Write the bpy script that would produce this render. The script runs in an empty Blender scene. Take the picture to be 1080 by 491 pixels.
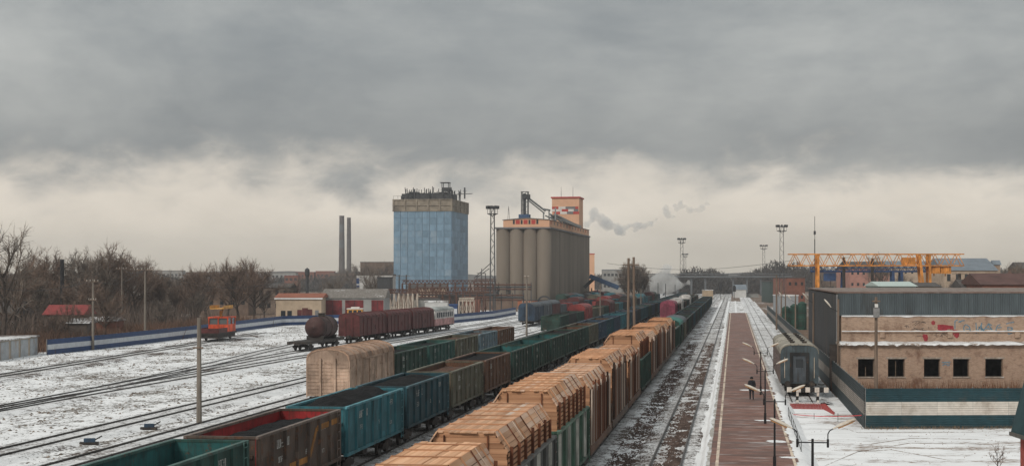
import bpy, math, random
from mathutils import Vector, noise as mnoise
R = math.radians
random.seed(7)
SC = bpy.context.scene
COL = SC.collection

# ------------------------------------------------------------------ camera
CAM_H = 9.8                 # eye height above the rail heads (footbridge)
YAW = math.atan(234 / 1600)
cam_data = bpy.data.cameras.new('camera')
cam = bpy.data.objects.new('camera', cam_data)
COL.objects.link(cam)
cam.location = (0, 0, CAM_H)
cam.rotation_euler = (R(90), 0, YAW)
cam_data.sensor_width = 36
cam_data.lens = 1600 / 1080 * 36
cam_data.shift_y = 46.5 / 1080
cam_data.clip_start = 0.5
cam_data.clip_end = 9000
SC.camera = cam

# ------------------------------------------------------------------ world: overcast
SUN_EL, SUN_AZ = R(38), R(205)       # azimuth measured from +Y clockwise
wd = bpy.data.worlds.new('World')
SC.world = wd
wd.use_nodes = True
nt = wd.node_tree
nt.nodes.clear()
def wn(t, **kw):
    n = nt.nodes.new(t)
    for k, v in kw.items():
        setattr(n, k, v)
    return n
def wl(a, b): nt.links.new(a, b)
def wmath(op, a, b=None, clamp=False):
    n = wn('ShaderNodeMath', operation=op)
    n.use_clamp = clamp
    for i, x in enumerate((a, b)):
        if x is None: continue
        if isinstance(x, (int, float)): n.inputs[i].default_value = x
        else: wl(x, n.inputs[i])
    return n.outputs[0]
def wmix(f, a, b):
    n = wn('ShaderNodeMix', data_type='RGBA')
    for s, x in ((n.inputs[0], f), (n.inputs[6], a), (n.inputs[7], b)):
        if isinstance(x, (int, float)): s.default_value = x
        elif isinstance(x, tuple): s.default_value = x + (1,)
        else: wl(x, s)
    return n.outputs[2]
def wsmooth(x, lo, hi, o0=0.0, o1=1.0):
    n = wn('ShaderNodeMapRange', interpolation_type='SMOOTHSTEP')
    wl(x, n.inputs[0])
    for i, v in enumerate((lo, hi, o0, o1)): n.inputs[i + 1].default_value = v
    return n.outputs[0]
def wnoise(vec, scale, detail, rough=0.5, dist=0.0):
    n = wn('ShaderNodeTexNoise')
    wl(vec, n.inputs['Vector'])
    n.inputs['Scale'].default_value = scale
    n.inputs['Detail'].default_value = detail
    n.inputs['Roughness'].default_value = rough
    n.inputs['Distortion'].default_value = dist
    return n.outputs[0]
tc = wn('ShaderNodeTexCoord')
sep = wn('ShaderNodeSeparateXYZ'); wl(tc.outputs['Generated'], sep.inputs[0])
ez = sep.outputs[2]
den = wmath('ADD', wmath('MAXIMUM', ez, 0.0), 0.05)
comb = wn('ShaderNodeCombineXYZ')                # where the view ray meets a flat cloud deck
wl(wmath('DIVIDE', sep.outputs[0], den), comb.inputs[0])
wl(wmath('DIVIDE', sep.outputs[1], den), comb.inputs[1])
deck = comb.outputs[0]
map2 = wn('ShaderNodeMapping'); wl(tc.outputs['Generated'], map2.inputs[0]); map2.inputs['Scale'].default_value = (7, 7, 17)
n_edge = wnoise(map2.outputs[0], 1.0, 8, 0.58, 0.25)
map3 = wn('ShaderNodeMapping'); wl(tc.outputs['Generated'], map3.inputs[0]); map3.inputs['Scale'].default_value = (3.4, 3.4, 8.5)
map3.inputs['Location'].default_value = (1.3, 4.0, .6)
n_big = wnoise(map3.outputs[0], 1.0, 7, 0.55, 0.35)
n_deck = wnoise(deck, 0.45, 6, 0.55, 0.4)
map4 = wn('ShaderNodeMapping'); wl(tc.outputs['Generated'], map4.inputs[0]); map4.inputs['Scale'].default_value = (24, 24, 44)
n_puff = wnoise(map4.outputs[0], 1.0, 8, 0.6, 0.3)
jig = wmath('ADD', wmath('MULTIPLY', wmath('SUBTRACT', n_edge, 0.5), 0.095), wmath('MULTIPLY', wmath('SUBTRACT', n_puff, 0.5), 0.06))
cover = wsmooth(wmath('ADD', ez, jig), 0.041, 0.088)
tone = wmath('ADD', wmath('ADD', wmath('MULTIPLY', n_big, 0.6), wmath('MULTIPLY', n_deck, 0.15)), wmath('ADD', wmath('MULTIPLY', n_edge, 0.13), wmath('MULTIPLY', n_puff, .12)))
cl = wmix(wsmooth(tone, 0.33, 0.68), (0.180, 0.198, 0.208), (0.365, 0.372, 0.360))
base_dark = wsmooth(wmath('ADD', ez, wmath('MULTIPLY', wmath('SUBTRACT', n_big, .5), .05)), 0.065, 0.17, 0.80, 1.10)
vm = wn('ShaderNodeVectorMath', operation='SCALE'); wl(cl, vm.inputs[0]); wl(base_dark, vm.inputs[3])
up = wsmooth(ez, 0.16, 1.0, 1.0, 1.6)            # an overcast sky brightens towards the zenith
vm2 = wn('ShaderNodeVectorMath', operation='SCALE'); wl(vm.outputs[0], vm2.inputs[0]); wl(up, vm2.inputs[3])
gap = wmix(wsmooth(ez, 0.0, 0.055), (0.475, 0.430, 0.360), (0.67, 0.60, 0.515))
gap_n = wsmooth(n_edge, 0.3, 0.7, 0.84, 1.06)
vm3 = wn('ShaderNodeVectorMath', operation='SCALE'); wl(gap, vm3.inputs[0]); wl(gap_n, vm3.inputs[3])
skyt = wn('ShaderNodeTexSky', sky_type='NISHITA')
skyt.sun_disc = False
skyt.sun_elevation = SUN_EL
skyt.sun_rotation = SUN_AZ
sky_s = wn('ShaderNodeVectorMath', operation='SCALE'); wl(skyt.outputs[0], sky_s.inputs[0]); sky_s.inputs[3].default_value = 0.06
gap2 = wmix(0.12, vm3.outputs[0], sky_s.outputs[0])
final = wmix(cover, gap2, vm2.outputs[0])
bg = wn('ShaderNodeBackground'); wl(final, bg.inputs[0]); bg.inputs[1].default_value = 1.0
wo = wn('ShaderNodeOutputWorld'); wl(bg.outputs[0], wo.inputs[0])

# ------------------------------------------------------------------ sun behind the cloud
sd = bpy.data.lights.new('sun', 'SUN')
sd.energy = 1.5
sd.angle = R(16)
sd.color = (1.0, 0.93, 0.84)
sun = bpy.data.objects.new('sun', sd)
COL.objects.link(sun)
sdir = Vector((math.sin(SUN_AZ) * math.cos(SUN_EL), math.cos(SUN_AZ) * math.cos(SUN_EL), math.sin(SUN_EL)))
sun.rotation_euler = sdir.to_track_quat('Z', 'Y').to_euler()
sun.location = (0, -30, 60)

SC.view_settings.view_transform = 'Standard'
SC.view_settings.look = 'None'
SC.view_settings.gamma = 1
SC.view_settings.use_curve_mapping = False
SC.view_settings.exposure = 0.42
SC.cycles.use_denoising = True
SC.cycles.max_bounces = 5
SC.cycles.volume_bounces = 1

# ------------------------------------------------------------------ places
GZ = -0.30                   # open ground, with the rail heads at 0
cY, sY = math.cos(YAW), math.sin(YAW)
def spot(u, v, d):
    """survey note -> world point: photograph column/row and distance in metres"""
    xc = (u - 540) / 1600 * d
    return Vector((xc * cY - d * sY, d * cY + xc * sY, CAM_H - (v - 292) / 1600 * d))
def onground(u, v, h=GZ):
    return spot(u, v, 1600 * (CAM_H - h) / (v - 292))

# ------------------------------------------------------------------ materials
MATS = {}
def _new(name):
    m = bpy.data.materials.new(name)
    m.use_nodes = True
    t = m.node_tree
    b = t.nodes['Principled BSDF']
    MATS[name] = m
    return m, t, b
def nd(t, typ, **kw):
    n = t.nodes.new(typ)
    for k, v in kw.items(): setattr(n, k, v)
    return n
def coords(t, scale, kind='Object', rnd=True):
    c = nd(t, 'ShaderNodeTexCoord')
    mp = nd(t, 'ShaderNodeMapping')
    t.links.new(c.outputs[kind], mp.inputs[0])
    mp.inputs['Scale'].default_value = scale
    if rnd:
        oi = nd(t, 'ShaderNodeObjectInfo')
        ml = nd(t, 'ShaderNodeMath', operation='MULTIPLY')
        t.links.new(oi.outputs['Random'], ml.inputs[0]); ml.inputs[1].default_value = 37.0
        t.links.new(ml.outputs[0], mp.inputs['Location'])
    return mp.outputs[0]
def nnoise(t, vec, scale, detail=5, rough=.55):
    n = nd(t, 'ShaderNodeTexNoise')
    t.links.new(vec, n.inputs['Vector'])
    n.inputs['Scale'].default_value = scale; n.inputs['Detail'].default_value = detail; n.inputs['Roughness'].default_value = rough
    return n.outputs[0]
def ramp(t, f, lo, hi, o0=0., o1=1.):
    n = nd(t, 'ShaderNodeMapRange', interpolation_type='SMOOTHSTEP')
    t.links.new(f, n.inputs[0])
    for i, v in enumerate((lo, hi, o0, o1)): n.inputs[i + 1].default_value = v
    return n.outputs[0]
def mix(t, f, a, b, blend='MIX'):
    n = nd(t, 'ShaderNodeMix', data_type='RGBA', blend_type=blend)
    for s, x in ((n.inputs[0], f), (n.inputs[6], a), (n.inputs[7], b)):
        if isinstance(x, (int, float)): s.default_value = x
        elif isinstance(x, tuple): s.default_value = x + (1,)
        else: t.links.new(x, s)
    return n.outputs[2]
def mathn(t, op, a, b):
    n = nd(t, 'ShaderNodeMath', operation=op)
    for i, x in enumerate((a, b)):
        if isinstance(x, (int, float)): n.inputs[i].default_value = x
        else: t.links.new(x, n.inputs[i])
    return n.outputs[0]
def bump(t, b, h, strength, dist=0.05):
    n = nd(t, 'ShaderNodeBump')
    n.inputs['Strength'].default_value = strength; n.inputs['Distance'].default_value = dist
    t.links.new(h, n.inputs['Height']); t.links.new(n.outputs[0], b.inputs['Normal'])

def plain(name, col, var=.18, scale=3.0, rough=.75, metal=0., stretch=(1, 1, 1), spec=.3, dirt=None, dirt_amt=.5, each=0.):
    """one real colour with natural unevenness and, if asked, dirt"""
    if name in MATS: return MATS[name]
    m, t, b = _new(name)
    v = coords(t, stretch)
    n = nnoise(t, v, scale, 6, .6)
    lo = tuple(c * (1 - var) for c in col); hi = tuple(min(1, c * (1 + var)) for c in col)
    c = mix(t, ramp(t, n, .3, .7), lo, hi)
    if dirt:
        n2 = nnoise(t, v, scale * .37, 7, .65)
        c = mix(t, ramp(t, n2, .62 - .25 * dirt_amt, .85 - .25 * dirt_amt), c, dirt)
    if each:
        oi = nd(t, 'ShaderNodeObjectInfo'); k = ramp(t, oi.outputs['Random'], 0, 1, 1 - each, 1 + each)
        sc = nd(t, 'ShaderNodeVectorMath', operation='SCALE'); t.links.new(c, sc.inputs[0]); t.links.new(k, sc.inputs[3]); c = sc.outputs[0]
    t.links.new(c, b.inputs['Base Color'])
    b.inputs['Roughness'].default_value = rough
    b.inputs['Metallic'].default_value = metal
    b.inputs['Specular IOR Level'].default_value = spec
    return m

PAINTCOL = {}
def paint(name, col, rust=.35, rough=.62, grime=(.035, .028, .022)):
    """weathered railway paint: fading, vertical streaks, rust blooms"""
    if name in MATS: return MATS[name]
    PAINTCOL[name] = col
    m, t, b = _new(name)
    v = coords(t, (1, 1, 1))
    vs = coords(t, (4.5, 4.5, .35))
    fade = ramp(t, nnoise(t, v, .9, 5), .3, .7, .72, 1.25)
    sc = nd(t, 'ShaderNodeVectorMath', operation='SCALE')
    sc.inputs[0].default_value = col; t.links.new(fade, sc.inputs[3])
    streak = ramp(t, nnoise(t, vs, 1.6, 6, .65), .46, .74)
    c = mix(t, mathn(t, 'MULTIPLY', streak, .75), sc.outputs[0], grime)
    vo = nd(t, 'ShaderNodeTexVoronoi', distance='CHEBYCHEV'); t.links.new(v, vo.inputs['Vector']); vo.inputs['Scale'].default_value = .62
    sg = nd(t, 'ShaderNodeSeparateColor'); t.links.new(vo.outputs['Color'], sg.inputs[0])
    pk = ramp(t, sg.outputs[0], 0, 1, .80, 1.22)
    ps = nd(t, 'ShaderNodeVectorMath', operation='SCALE'); t.links.new(c, ps.inputs[0]); t.links.new(pk, ps.inputs[3]); c = ps.outputs[0]
    rn = nnoise(t, v, 2.3, 9, .7)
    rmask = ramp(t, rn, .70 - rust * .32, .80 - rust * .30)
    rc = mix(t, ramp(t, nnoise(t, v, 9, 4), .35, .65), (.055, .026, .015), (.15, .065, .03))
    c = mix(t, mathn(t, 'MULTIPLY', rmask, .8), c, rc)
    t.links.new(c, b.inputs['Base Color'])
    b.inputs['Roughness'].default_value = rough
    b.inputs['Specular IOR Level'].default_value = .25
    bump(t, b, rn, .25, .02)
    return m

def snow_mix(name, soil, lo, hi, stretch=(1, .35, 1), scale=1.2, snow=(.78, .79, .80), soil2=None, fine=7.0, fine_amt=.45, rough=.9):
    """snow lying thin over soil: the soil shows where the cover is broken"""
    if name in MATS: return MATS[name]
    m, t, b = _new(name)
    v = coords(t, stretch, rnd=False)
    n1 = nnoise(t, v, scale, 8, .62)
    n2 = nnoise(t, v, scale * fine, 5, .7)
    n3 = nnoise(t, v, scale * .13, 4, .5)
    s = mathn(t, 'ADD', mathn(t, 'MULTIPLY', n1, 1 - fine_amt), mathn(t, 'MULTIPLY', n2, fine_amt))
    s = mathn(t, 'ADD', s, mathn(t, 'MULTIPLY', mathn(t, 'SUBTRACT', n3, .5), .45))
    mask = ramp(t, s, lo, hi)
    sl = mix(t, ramp(t, n2, .35, .65), soil, soil2 or tuple(c * 1.9 for c in soil))
    sn = mix(t, ramp(t, n1, .3, .7), tuple(c * .84 for c in snow), snow)
    t.links.new(mix(t, mask, sl, sn), b.inputs['Base Color'])
    b.inputs['Roughness'].default_value = rough
    b.inputs['Specular IOR Level'].default_value = .2
    bump(t, b, s, .7, .12)
    return m

def glass(name='dark_glass', col=(.02, .025, .03)):
    if name in MATS: return MATS[name]
    m, t, b = _new(name)
    b.inputs['Base Color'].default_value = col + (1,)
    b.inputs['Roughness'].default_value = .12
    return m

# ------------------------------------------------------------------ mesh builder
class MB:
    def __init__(s): s.v, s.f, s.m = [], [], []
    def add(s, vs, fs, mi=0):
        o = len(s.v)
        s.v += [tuple(p) for p in vs]
        s.f += [tuple(i + o for i in f) for f in fs]
        s.m += [mi] * len(fs)
        return s
    def box(s, x0, y0, z0, x1, y1, z1, mi=0):
        return s.add([(x0, y0, z0), (x1, y0, z0), (x1, y1, z0), (x0, y1, z0), (x0, y0, z1), (x1, y0, z1), (x1, y1, z1), (x0, y1, z1)],
                     [(0, 3, 2, 1), (4, 5, 6, 7), (0, 1, 5, 4), (1, 2, 6, 5), (2, 3, 7, 6), (3, 0, 4, 7)], mi)
    def bar(s, a, b, w, h, mi=0, up=(0, 0, 1)):
        """square bar from a to b"""
        a, b, up = Vector(a), Vector(b), Vector(up)
        d = (b - a).normalized()
        if abs(d.dot(up)) > .99: up = Vector((0, 1, 0))
        r = d.cross(up).normalized() * w / 2
        q = r.cross(d).normalized() * h / 2
        P = [a - r - q, a + r - q, a + r + q, a - r + q, b - r - q, b + r - q, b + r + q, b - r + q]
        return s.add(P, [(0, 1, 2, 3), (4, 7, 6, 5), (0, 4, 5, 1), (1, 5, 6, 2), (2, 6, 7, 3), (3, 7, 4, 0)], mi)
    def cyl(s, a, b, r0, r1=None, n=8, mi=0, caps=True):
        a, b = Vector(a), Vector(b)
        r1 = r0 if r1 is None else r1
        d = (b - a).normalized()
        up = Vector((0, 0, 1)) if abs(d.z) < .95 else Vector((1, 0, 0))
        x = d.cross(up).normalized(); y = d.cross(x).normalized()
        P = []
        for c, r in ((a, r0), (b, r1)):
            for k in range(n):
                t = 2 * math.pi * k / n
                P.append(c + x * math.cos(t) * r + y * math.sin(t) * r)
        F = [(k, (k + 1) % n, n + (k + 1) % n, n + k) for k in range(n)]
        F = [f[::-1] for f in F]
        if caps: F += [tuple(range(n)), tuple(range(2 * n - 1, n - 1, -1))]
        return s.add(P, F, mi)
    def prism(s, prof, y0, y1, mi=0, axis='y', caps=True):
        """profile of (x, z) pairs (counter-clockwise seen from -y) pushed along y (or (y, z) along x)"""
        n = len(prof)
        if axis == 'y': P = [(p[0], y0, p[1]) for p in prof] + [(p[0], y1, p[1]) for p in prof]
        else: P = [(y0, p[0], p[1]) for p in prof] + [(y1, p[0], p[1]) for p in prof]
        F = [(k, k + n, (k + 1) % n + n, (k + 1) % n) for k in range(n)]
        if caps: F += [tuple(range(n)), tuple(range(2 * n - 1, n - 1, -1))]
        return s.add(P, F, mi)
    def plate(s, poly, z0, z1, mi=0):
        """flat outline (x, y) with thickness"""
        n = len(poly)
        P = [(p[0], p[1], z0) for p in poly] + [(p[0], p[1], z1) for p in poly]
        F = [tuple(range(n - 1, -1, -1)), tuple(range(n, 2 * n))] + [(k, (k + 1) % n, (k + 1) % n + n, k + n) for k in range(n)]
        return s.add(P, F, mi)
    def mesh(s, name, mats):
        me = bpy.data.meshes.new(name)
        me.from_pydata(s.v, [], s.f)
        for mm in (mats if isinstance(mats, (list, tuple)) else [mats]): me.materials.append(mm)
        if any(s.m): me.polygons.foreach_set('material_index', s.m)
        me.update()
        return me
    def build(s, name, mats, parent=None, loc=(0, 0, 0), rz=0):
        return put(name, s.mesh(name, mats), parent, loc, rz)

def put(name, me, parent=None, loc=(0, 0, 0), rz=0, mats=None):
    o = bpy.data.objects.new(name, me)
    COL.objects.link(o)
    o.location = loc
    if rz: o.rotation_euler = (0, 0, rz)
    if parent: o.parent = parent
    if mats:
        for i, m in enumerate(mats):
            if m is None: continue
            o.material_slots[i].link = 'OBJECT'
            o.material_slots[i].material = m
    return o
def tag(o, label, cat, group=None):
    o['label'] = label; o['category'] = cat
    if group: o['group'] = group
    return o
def thing(name, label, cat, loc=(0, 0, 0), rz=0, group=None):
    o = bpy.data.objects.new(name, None)
    COL.objects.link(o)
    o.location = loc; o.rotation_euler = (0, 0, rz)
    o.empty_display_size = .3
    return tag(o, label, cat, group)
def structure(o):
    o['kind'] = 'structure'; return o
def stuff(o, label=None, cat=None):
    o['kind'] = 'stuff'
    if label: tag(o, label, cat)
    return o
def smooth(o):
    for p in o.data.polygons: p.use_smooth = True
    return o
def copy_tree(o, parent=None):
    c = o.copy(); COL.objects.link(c); c.parent = parent
    for ch in o.children: copy_tree(ch, c)
    return c
# ================================================================== GROUND AND TRACKS
M_snow = snow_mix('snow_ground', (.075, .065, .056), .42, .50, stretch=(1, .6, 1), scale=1.1, soil2=(.28, .25, .22), fine=4, fine_amt=.55, snow=(.86, .87, .88))
M_bed = snow_mix('track_bed_snow', (.050, .040, .033), .40, .49, stretch=(1, .7, 1), scale=1.3, soil2=(.13, .09, .07), fine=5, fine_amt=.6)
M_bed_dark = snow_mix('track_bed_cinder', (.050, .037, .030), .465, .525, stretch=(1, .7, 1), scale=1.5, soil2=(.12, .085, .065), fine=5, fine_amt=.6)
M_field = snow_mix('field_snow', (.22, .16, .13), .415, .50, stretch=(.5, 1, 1), scale=.6, snow=(.86, .87, .88), soil2=(.48, .42, .38), fine=6, fine_amt=.4)
M_pure = snow_mix('clean_snow', (.30, .28, .26), .24, .38, snow=(.86, .87, .88), stretch=(1, .4, 1), scale=.9, fine_amt=.4)
M_waste = snow_mix('wasteland_snow', (.11, .075, .055), .54, .68, stretch=(1, 1, 1), scale=.12, soil2=(.17, .11, .07), fine=8, fine_amt=.5)
M_rail = plain('rail_steel', (.045, .037, .033), .25, 4, .45, .3)
M_sleeper = plain('sleeper_timber', (.05, .042, .036), .3, 6, .9, dirt=(.62, .62, .62), dirt_amt=1.15)

def sheet(name, x0, x1, y0, y1, z, mat, ny=1, nx=1, relief=0):
    mb = MB()
    V, F = [], []
    for j in range(ny + 1):
        for i in range(nx + 1):
            x = x0 + (x1 - x0) * i / nx; y = y0 + (y1 - y0) * j / ny
            h = 0
            if relief and 0 < i < nx: h = relief * (mnoise.noise(Vector((x * .8, y * .25, 3))) + .5 * mnoise.noise(Vector((x * 2.1, y * .7, 9))))
            V.append((x, y, z + h))
    for j in range(ny):
        for i in range(nx):
            a = j * (nx + 1) + i
            F.append((a, a + 1, a + nx + 2, a + nx + 1))
    mb.add(V, F)
    return mb.build(name, mat)
structure(sheet('ground', -2400, 2400, -300, 3000, GZ, M_waste))
structure(smooth(sheet('yard_ground', -92, 3.4, -60, 640, GZ + .03, M_snow, 320, 100, .05)))
structure(sheet('yard_ground', 3.4, 8.5, 128, 640, GZ + .012, M_snow))
# the left yard widens along the fence
mb = MB(); mb.add([(-120, 40, GZ + .008), (-62, 20, GZ + .008), (-62, 420, GZ + .008), (-70, 345, GZ + .008), (-93, 312, GZ + .008), (-88, 184, GZ + .008), (-96, 150, GZ + .008)], [(0, 1, 2, 3, 4, 5, 6)])
structure(mb.build('yard_ground', M_snow))
# snow field in front of the green fence on the right
mb = MB(); mb.add([(3.6, 40, GZ + .020), (60, 40, GZ + .020), (60, 130, GZ + .020), (3.6, 130, GZ + .020)], [(0, 1, 2, 3)])
structure(mb.build('snow_field', M_field))

def rail_line(mb, pts, off):
    """an I-section rail following pts, shifted sideways"""
    prof = [(-.065, -.18), (.065, -.18), (.065, -.165), (.012, -.14), (.012, -.05), (.036, -.035), (.036, 0), (-.036, 0), (-.036, -.035), (-.012, -.05), (-.012, -.14), (-.065, -.165)]
    n = len(prof); V = []; F = []
    L = len(pts)
    for i, p in enumerate(pts):
        a = Vector(pts[max(0, i - 1)]); b = Vector(pts[min(L - 1, i + 1)])
        d = (b - a).normalized(); r = Vector((d.y, -d.x))
        for q in prof:
            V.append((p[0] + r.x * (off + q[0]), p[1] + r.y * (off + q[0]), q[1]))
    for i in range(L - 1):
        for k in range(n):
            F.append((i * n + k, (i + 1) * n + k, (i + 1) * n + (k + 1) % n, i * n + (k + 1) % n))
    F.append(tuple(range(n))); 
    mb.add(V, F)
TRN = [0]
def track(pts, bed=None, bed_half=1.75, far_sleepers=260, first=0.0, fill=-.115):
    TRN[0] += 1; zo = .004 * (TRN[0] % 6)
    t = bpy.data.objects.new('railway_track', None); COL.objects.link(t); structure(t)
    t.location = (pts[0][0], pts[0][1], 0)
    pts = [(p[0] - pts[0][0], p[1] - pts[0][1]) for p in pts]
    for off in (-.797, .797):
        mb = MB(); rail_line(mb, pts, off)
        mb.build('rail', M_rail, t)
    mb = MB()
    dist = 0.0; nxt = first
    for i in range(len(pts) - 1):
        a, b = Vector(pts[i]), Vector(pts[i + 1]); d = (b - a); L = d.length; d.normalize()
        r = Vector((d.y, -d.x))
        while nxt <= dist + L and nxt < far_sleepers:
            c = a + d * (nxt - dist)
            w = 1.37 + random.uniform(-.04, .04)
            mb.bar((c.x - r.x * w, c.y - r.y * w, fill - .056 + zo), (c.x + r.x * w, c.y + r.y * w, fill - .056 + zo), .25, .12)
            nxt += .55
        dist += L
    sl = mb.build('sleepers', M_sleeper, t); sl['kind'] = 'stuff'
    mb = MB(); V = []; F = []
    L = len(pts)
    for i, p in enumerate(pts):
        a = Vector(pts[max(0, i - 1)]); b = Vector(pts[min(L - 1, i + 1)]); d = (b - a).normalized(); r = Vector((d.y, -d.x))
        for o_, zz in ((-bed_half - 1.0, GZ - .05), (-bed_half, fill + zo), (bed_half, fill + zo), (bed_half + 1.0, GZ - .05)):
            V.append((p[0] + r.x * o_, p[1] + r.y * o_, zz))
    for i in range(L - 1):
        for k in range(3): F.append((i * 4 + k, i * 4 + k + 1, i * 4 + k + 5, i * 4 + k + 4))
    mb.add(V, F)
    mb.build('ballast_bed', bed or M_bed, t)
    return t
TX = dict(main=-3.57, timber=-8.6, third=-14.3, coal=-20.2, beige=-29.4, sixth=-35.0, seventh=-41.0, maroon=-54.2, coach=5.35)
def straight(x, y0, y1, n=2): return [(x, y0 + (y1 - y0) * i / n) for i in range(n + 1)]
track(straight(TX['main'], 10, 900), M_bed_dark, 1.6, fill=-.165)
track(straight(TX['timber'], 10, 900), M_bed_dark, fill=-.16)
track(straight(TX['third'], 10, 900), M_bed_dark)
track(straight(TX['coal'], 10, 900), M_bed_dark)
track(straight(TX['beige'], 10, 900), M_bed)
track(straight(TX['sixth'], 10, 900), M_bed)
track(straight(TX['seventh'], 10, 900), M_bed)
track([(-54.4, 20), (-54.3, 120), (-53.2, 180), (-50.5, 250), (-48.0, 300), (-47.0, 340), (-47.0, 900)], M_bed)
track(straight(TX['coach'], 122, 900), M_bed, far_sleepers=180)
# turnout tracks fanning out to the left
def bez(p0, p1, p2, n=24):
    return [((1 - t) ** 2 * p0[0] + 2 * t * (1 - t) * p1[0] + t * t * p2[0], (1 - t) ** 2 * p0[1] + 2 * t * (1 - t) * p1[1] + t * t * p2[1]) for t in [i / n for i in range(n + 1)]]
track(bez((-54.5, 84), (-54.8, 105), (-55.7, 128), 10) + [(-56.6, 155), (-57.4, 190), (-57.2, 205), (-53.5, 283), (-52.6, 320), (-52.6, 900)], M_bed, first=75)
track(bez((-55.9, 130), (-57.2, 155), (-62.0, 195)) + [(-65.5, 240), (-67.0, 280), (-67.0, 420)], M_bed, first=45)
track([(-69.5, 60), (-70.5, 110)] + bez((-71.6, 125), (-74, 160), (-80.5, 230)) + [(-83.5, 262)], M_bed_dark, 2.6)

# muddy wheel ruts between main and timber tracks, snow shoulder by the platform
structure(sheet('clinker_strip', TX['timber'] + 1.7, TX['main'] - 1.6, 10, 640, -.200, snow_mix('clinker_snow', (.065, .042, .036), .465, .515, stretch=(1, .8, 1), scale=1.5, soil2=(.16, .10, .08), fine=3.2, fine_amt=.5, snow=(.86, .87, .88)), 260, 8, .03))
structure(sheet('snow_shoulder', TX['main'] + 1.45, -1.58, 10, 640, -.165, M_pure, 300, 6, .03))
# far track throat: white lanes of trodden snow between the rails
for x in (-4.9, -2.0, .6, 3.9, 6.9):
    structure(sheet('snow_lane', x - .32, x + .32, 330, 640, -.150, M_pure, 60, 4, .03))

# ================================================================== PLATFORM
PZ = .20
M_slab = None
def slab_mat():
    m, t, b = _new('platform_asphalt')
    g = nd(t, 'ShaderNodeNewGeometry')
    def pos(sc):
        mp = nd(t, 'ShaderNodeMapping'); t.links.new(g.outputs['Position'], mp.inputs[0]); mp.inputs['Scale'].default_value = sc
        return mp.outputs[0]
    v = pos((1, 1, 1)); vx = pos((.22, .8, 1)); vx2 = pos((.5, 2.6, 1))
    n = nnoise(t, v, 1.4, 6, .6)
    c = mix(t, ramp(t, n, .3, .7), (.150, .066, .046), (.235, .112, .080))
    wet = ramp(t, nnoise(t, vx, 1.0, 5, .6), .44, .60)
    c = mix(t, mathn(t, 'MULTIPLY', wet, .7), c, (.095, .054, .042))
    ice = ramp(t, nnoise(t, vx2, .8, 7, .65), .54, .68)
    c = mix(t, mathn(t, 'MULTIPLY', ice, .65), c, (.52, .50, .49))
    t.links.new(c, b.inputs['Base Color']); b.inputs['Roughness'].default_value = .6; b.inputs['Specular IOR Level'].default_value = .35
    bump(t, b, n, .2, .02)
    return m
M_slab = slab_mat()
M_kerb = plain('kerb_concrete', (.36, .34, .31), .2, 3, .9, dirt=(.7, .7, .7), dirt_amt=.7)
M_line = plain('worn_line_paint', (.60, .50, .40), .25, 2, .8, stretch=(1, .5, 1), dirt=(.14, .08, .06), dirt_amt=.45)
plat = bpy.data.objects.new('platform', None); COL.objects.link(plat); structure(plat)
plat.location = (1.05, 20, 0)
XL, XR = -1.5, 3.6
slab_w = XR - XL
mb = MB(); mb.box(-slab_w / 2 + .26, 0, -.5, slab_w / 2 - .26, 2.97, PZ)
slab_me = mb.mesh('slab', M_slab)
mb = MB(); mb.box(-.13, .01, -.5, .13, 2.96, PZ + .015)
kerb_me = mb.mesh('kerb', M_kerb)
y = 0.0
while y < 394:
    s = put('slab', slab_me, plat, (0, y, random.uniform(-.008, .008)))
    s.scale.y = .9985
    if y < 240:
        put('kerb', kerb_me, plat, (-slab_w / 2 + .13 + random.uniform(-.02, .02), y, random.uniform(-.02, .004)))
        put('kerb', kerb_me, plat, (slab_w / 2 - .13, y, random.uniform(-.02, .004)))
    else:
        for sx in (-1, 1):
            k = put('kerb', kerb_me, plat, (sx * (slab_w / 2 - .13), y, 0))
    y += 2.985
# the two worn edge lines, painted on the slabs
for xl, w in ((-.86, .16), (3.12, .15)):
    mb = MB(); V = []; F = []
    n = 240
    for i in range(n + 1):
        yy = 20 + 393.6 * i / n
        ww = w * (1 + .25 * mnoise.noise(Vector((xl, yy * .4, 0))))
        V += [(xl - ww / 2, yy, PZ + .014), (xl + ww / 2, yy, PZ + .014)]
        if i: F.append((2 * i - 2, 2 * i - 1, 2 * i + 1, 2 * i))
    mb.add(V, F); structure(mb.build('platform_line', M_line))

def snow_patch(cx, cy, rx, ry, z, h=.03, seed=0, mat=None):
    """a thin lens of snow with a ragged rim"""
    mb = MB(); n = 40; V = [(cx, cy, z + h)]; F = []
    rnd = random.Random(seed)
    for ring, (rr, hh) in enumerate(((.55, .85), (.85, .5), (1.0, -.05))):
        for k in range(n):
            a = 2 * math.pi * k / n
            q = 1 + (.45 * mnoise.noise(Vector((math.cos(a) * 1.7 + seed * 3.1, math.sin(a) * 1.7, seed))) + .25 * mnoise.noise(Vector((math.cos(a) * 5 + seed, math.sin(a) * 5, seed * 2))))
            V.append((cx + math.cos(a) * rx * rr * q, cy + math.sin(a) * ry * rr * q, z + h * hh))
    for k in range(n): F.append((0, 1 + k, 1 + (k + 1) % n))
    for ring in range(2):
        o = 1 + ring * n
        for k in range(n): F.append((o + k, o + n + k, o + n + (k + 1) % n, o + (k + 1) % n))
    mb.add(V, F)
    o = mb.build('snow_patch', mat or M_pure); smooth(o)
    return structure(o)
seed = 1
for (u, v, rx, ry) in ((818, 465, .6, .6), (806, 443, .6, .4), (798, 411, 1.4, .9), (834, 482, .55, .4)):
    p = onground(u, v, PZ); snow_patch(p.x, p.y, rx, ry, PZ + .012, .03, seed); seed += 1
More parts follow.
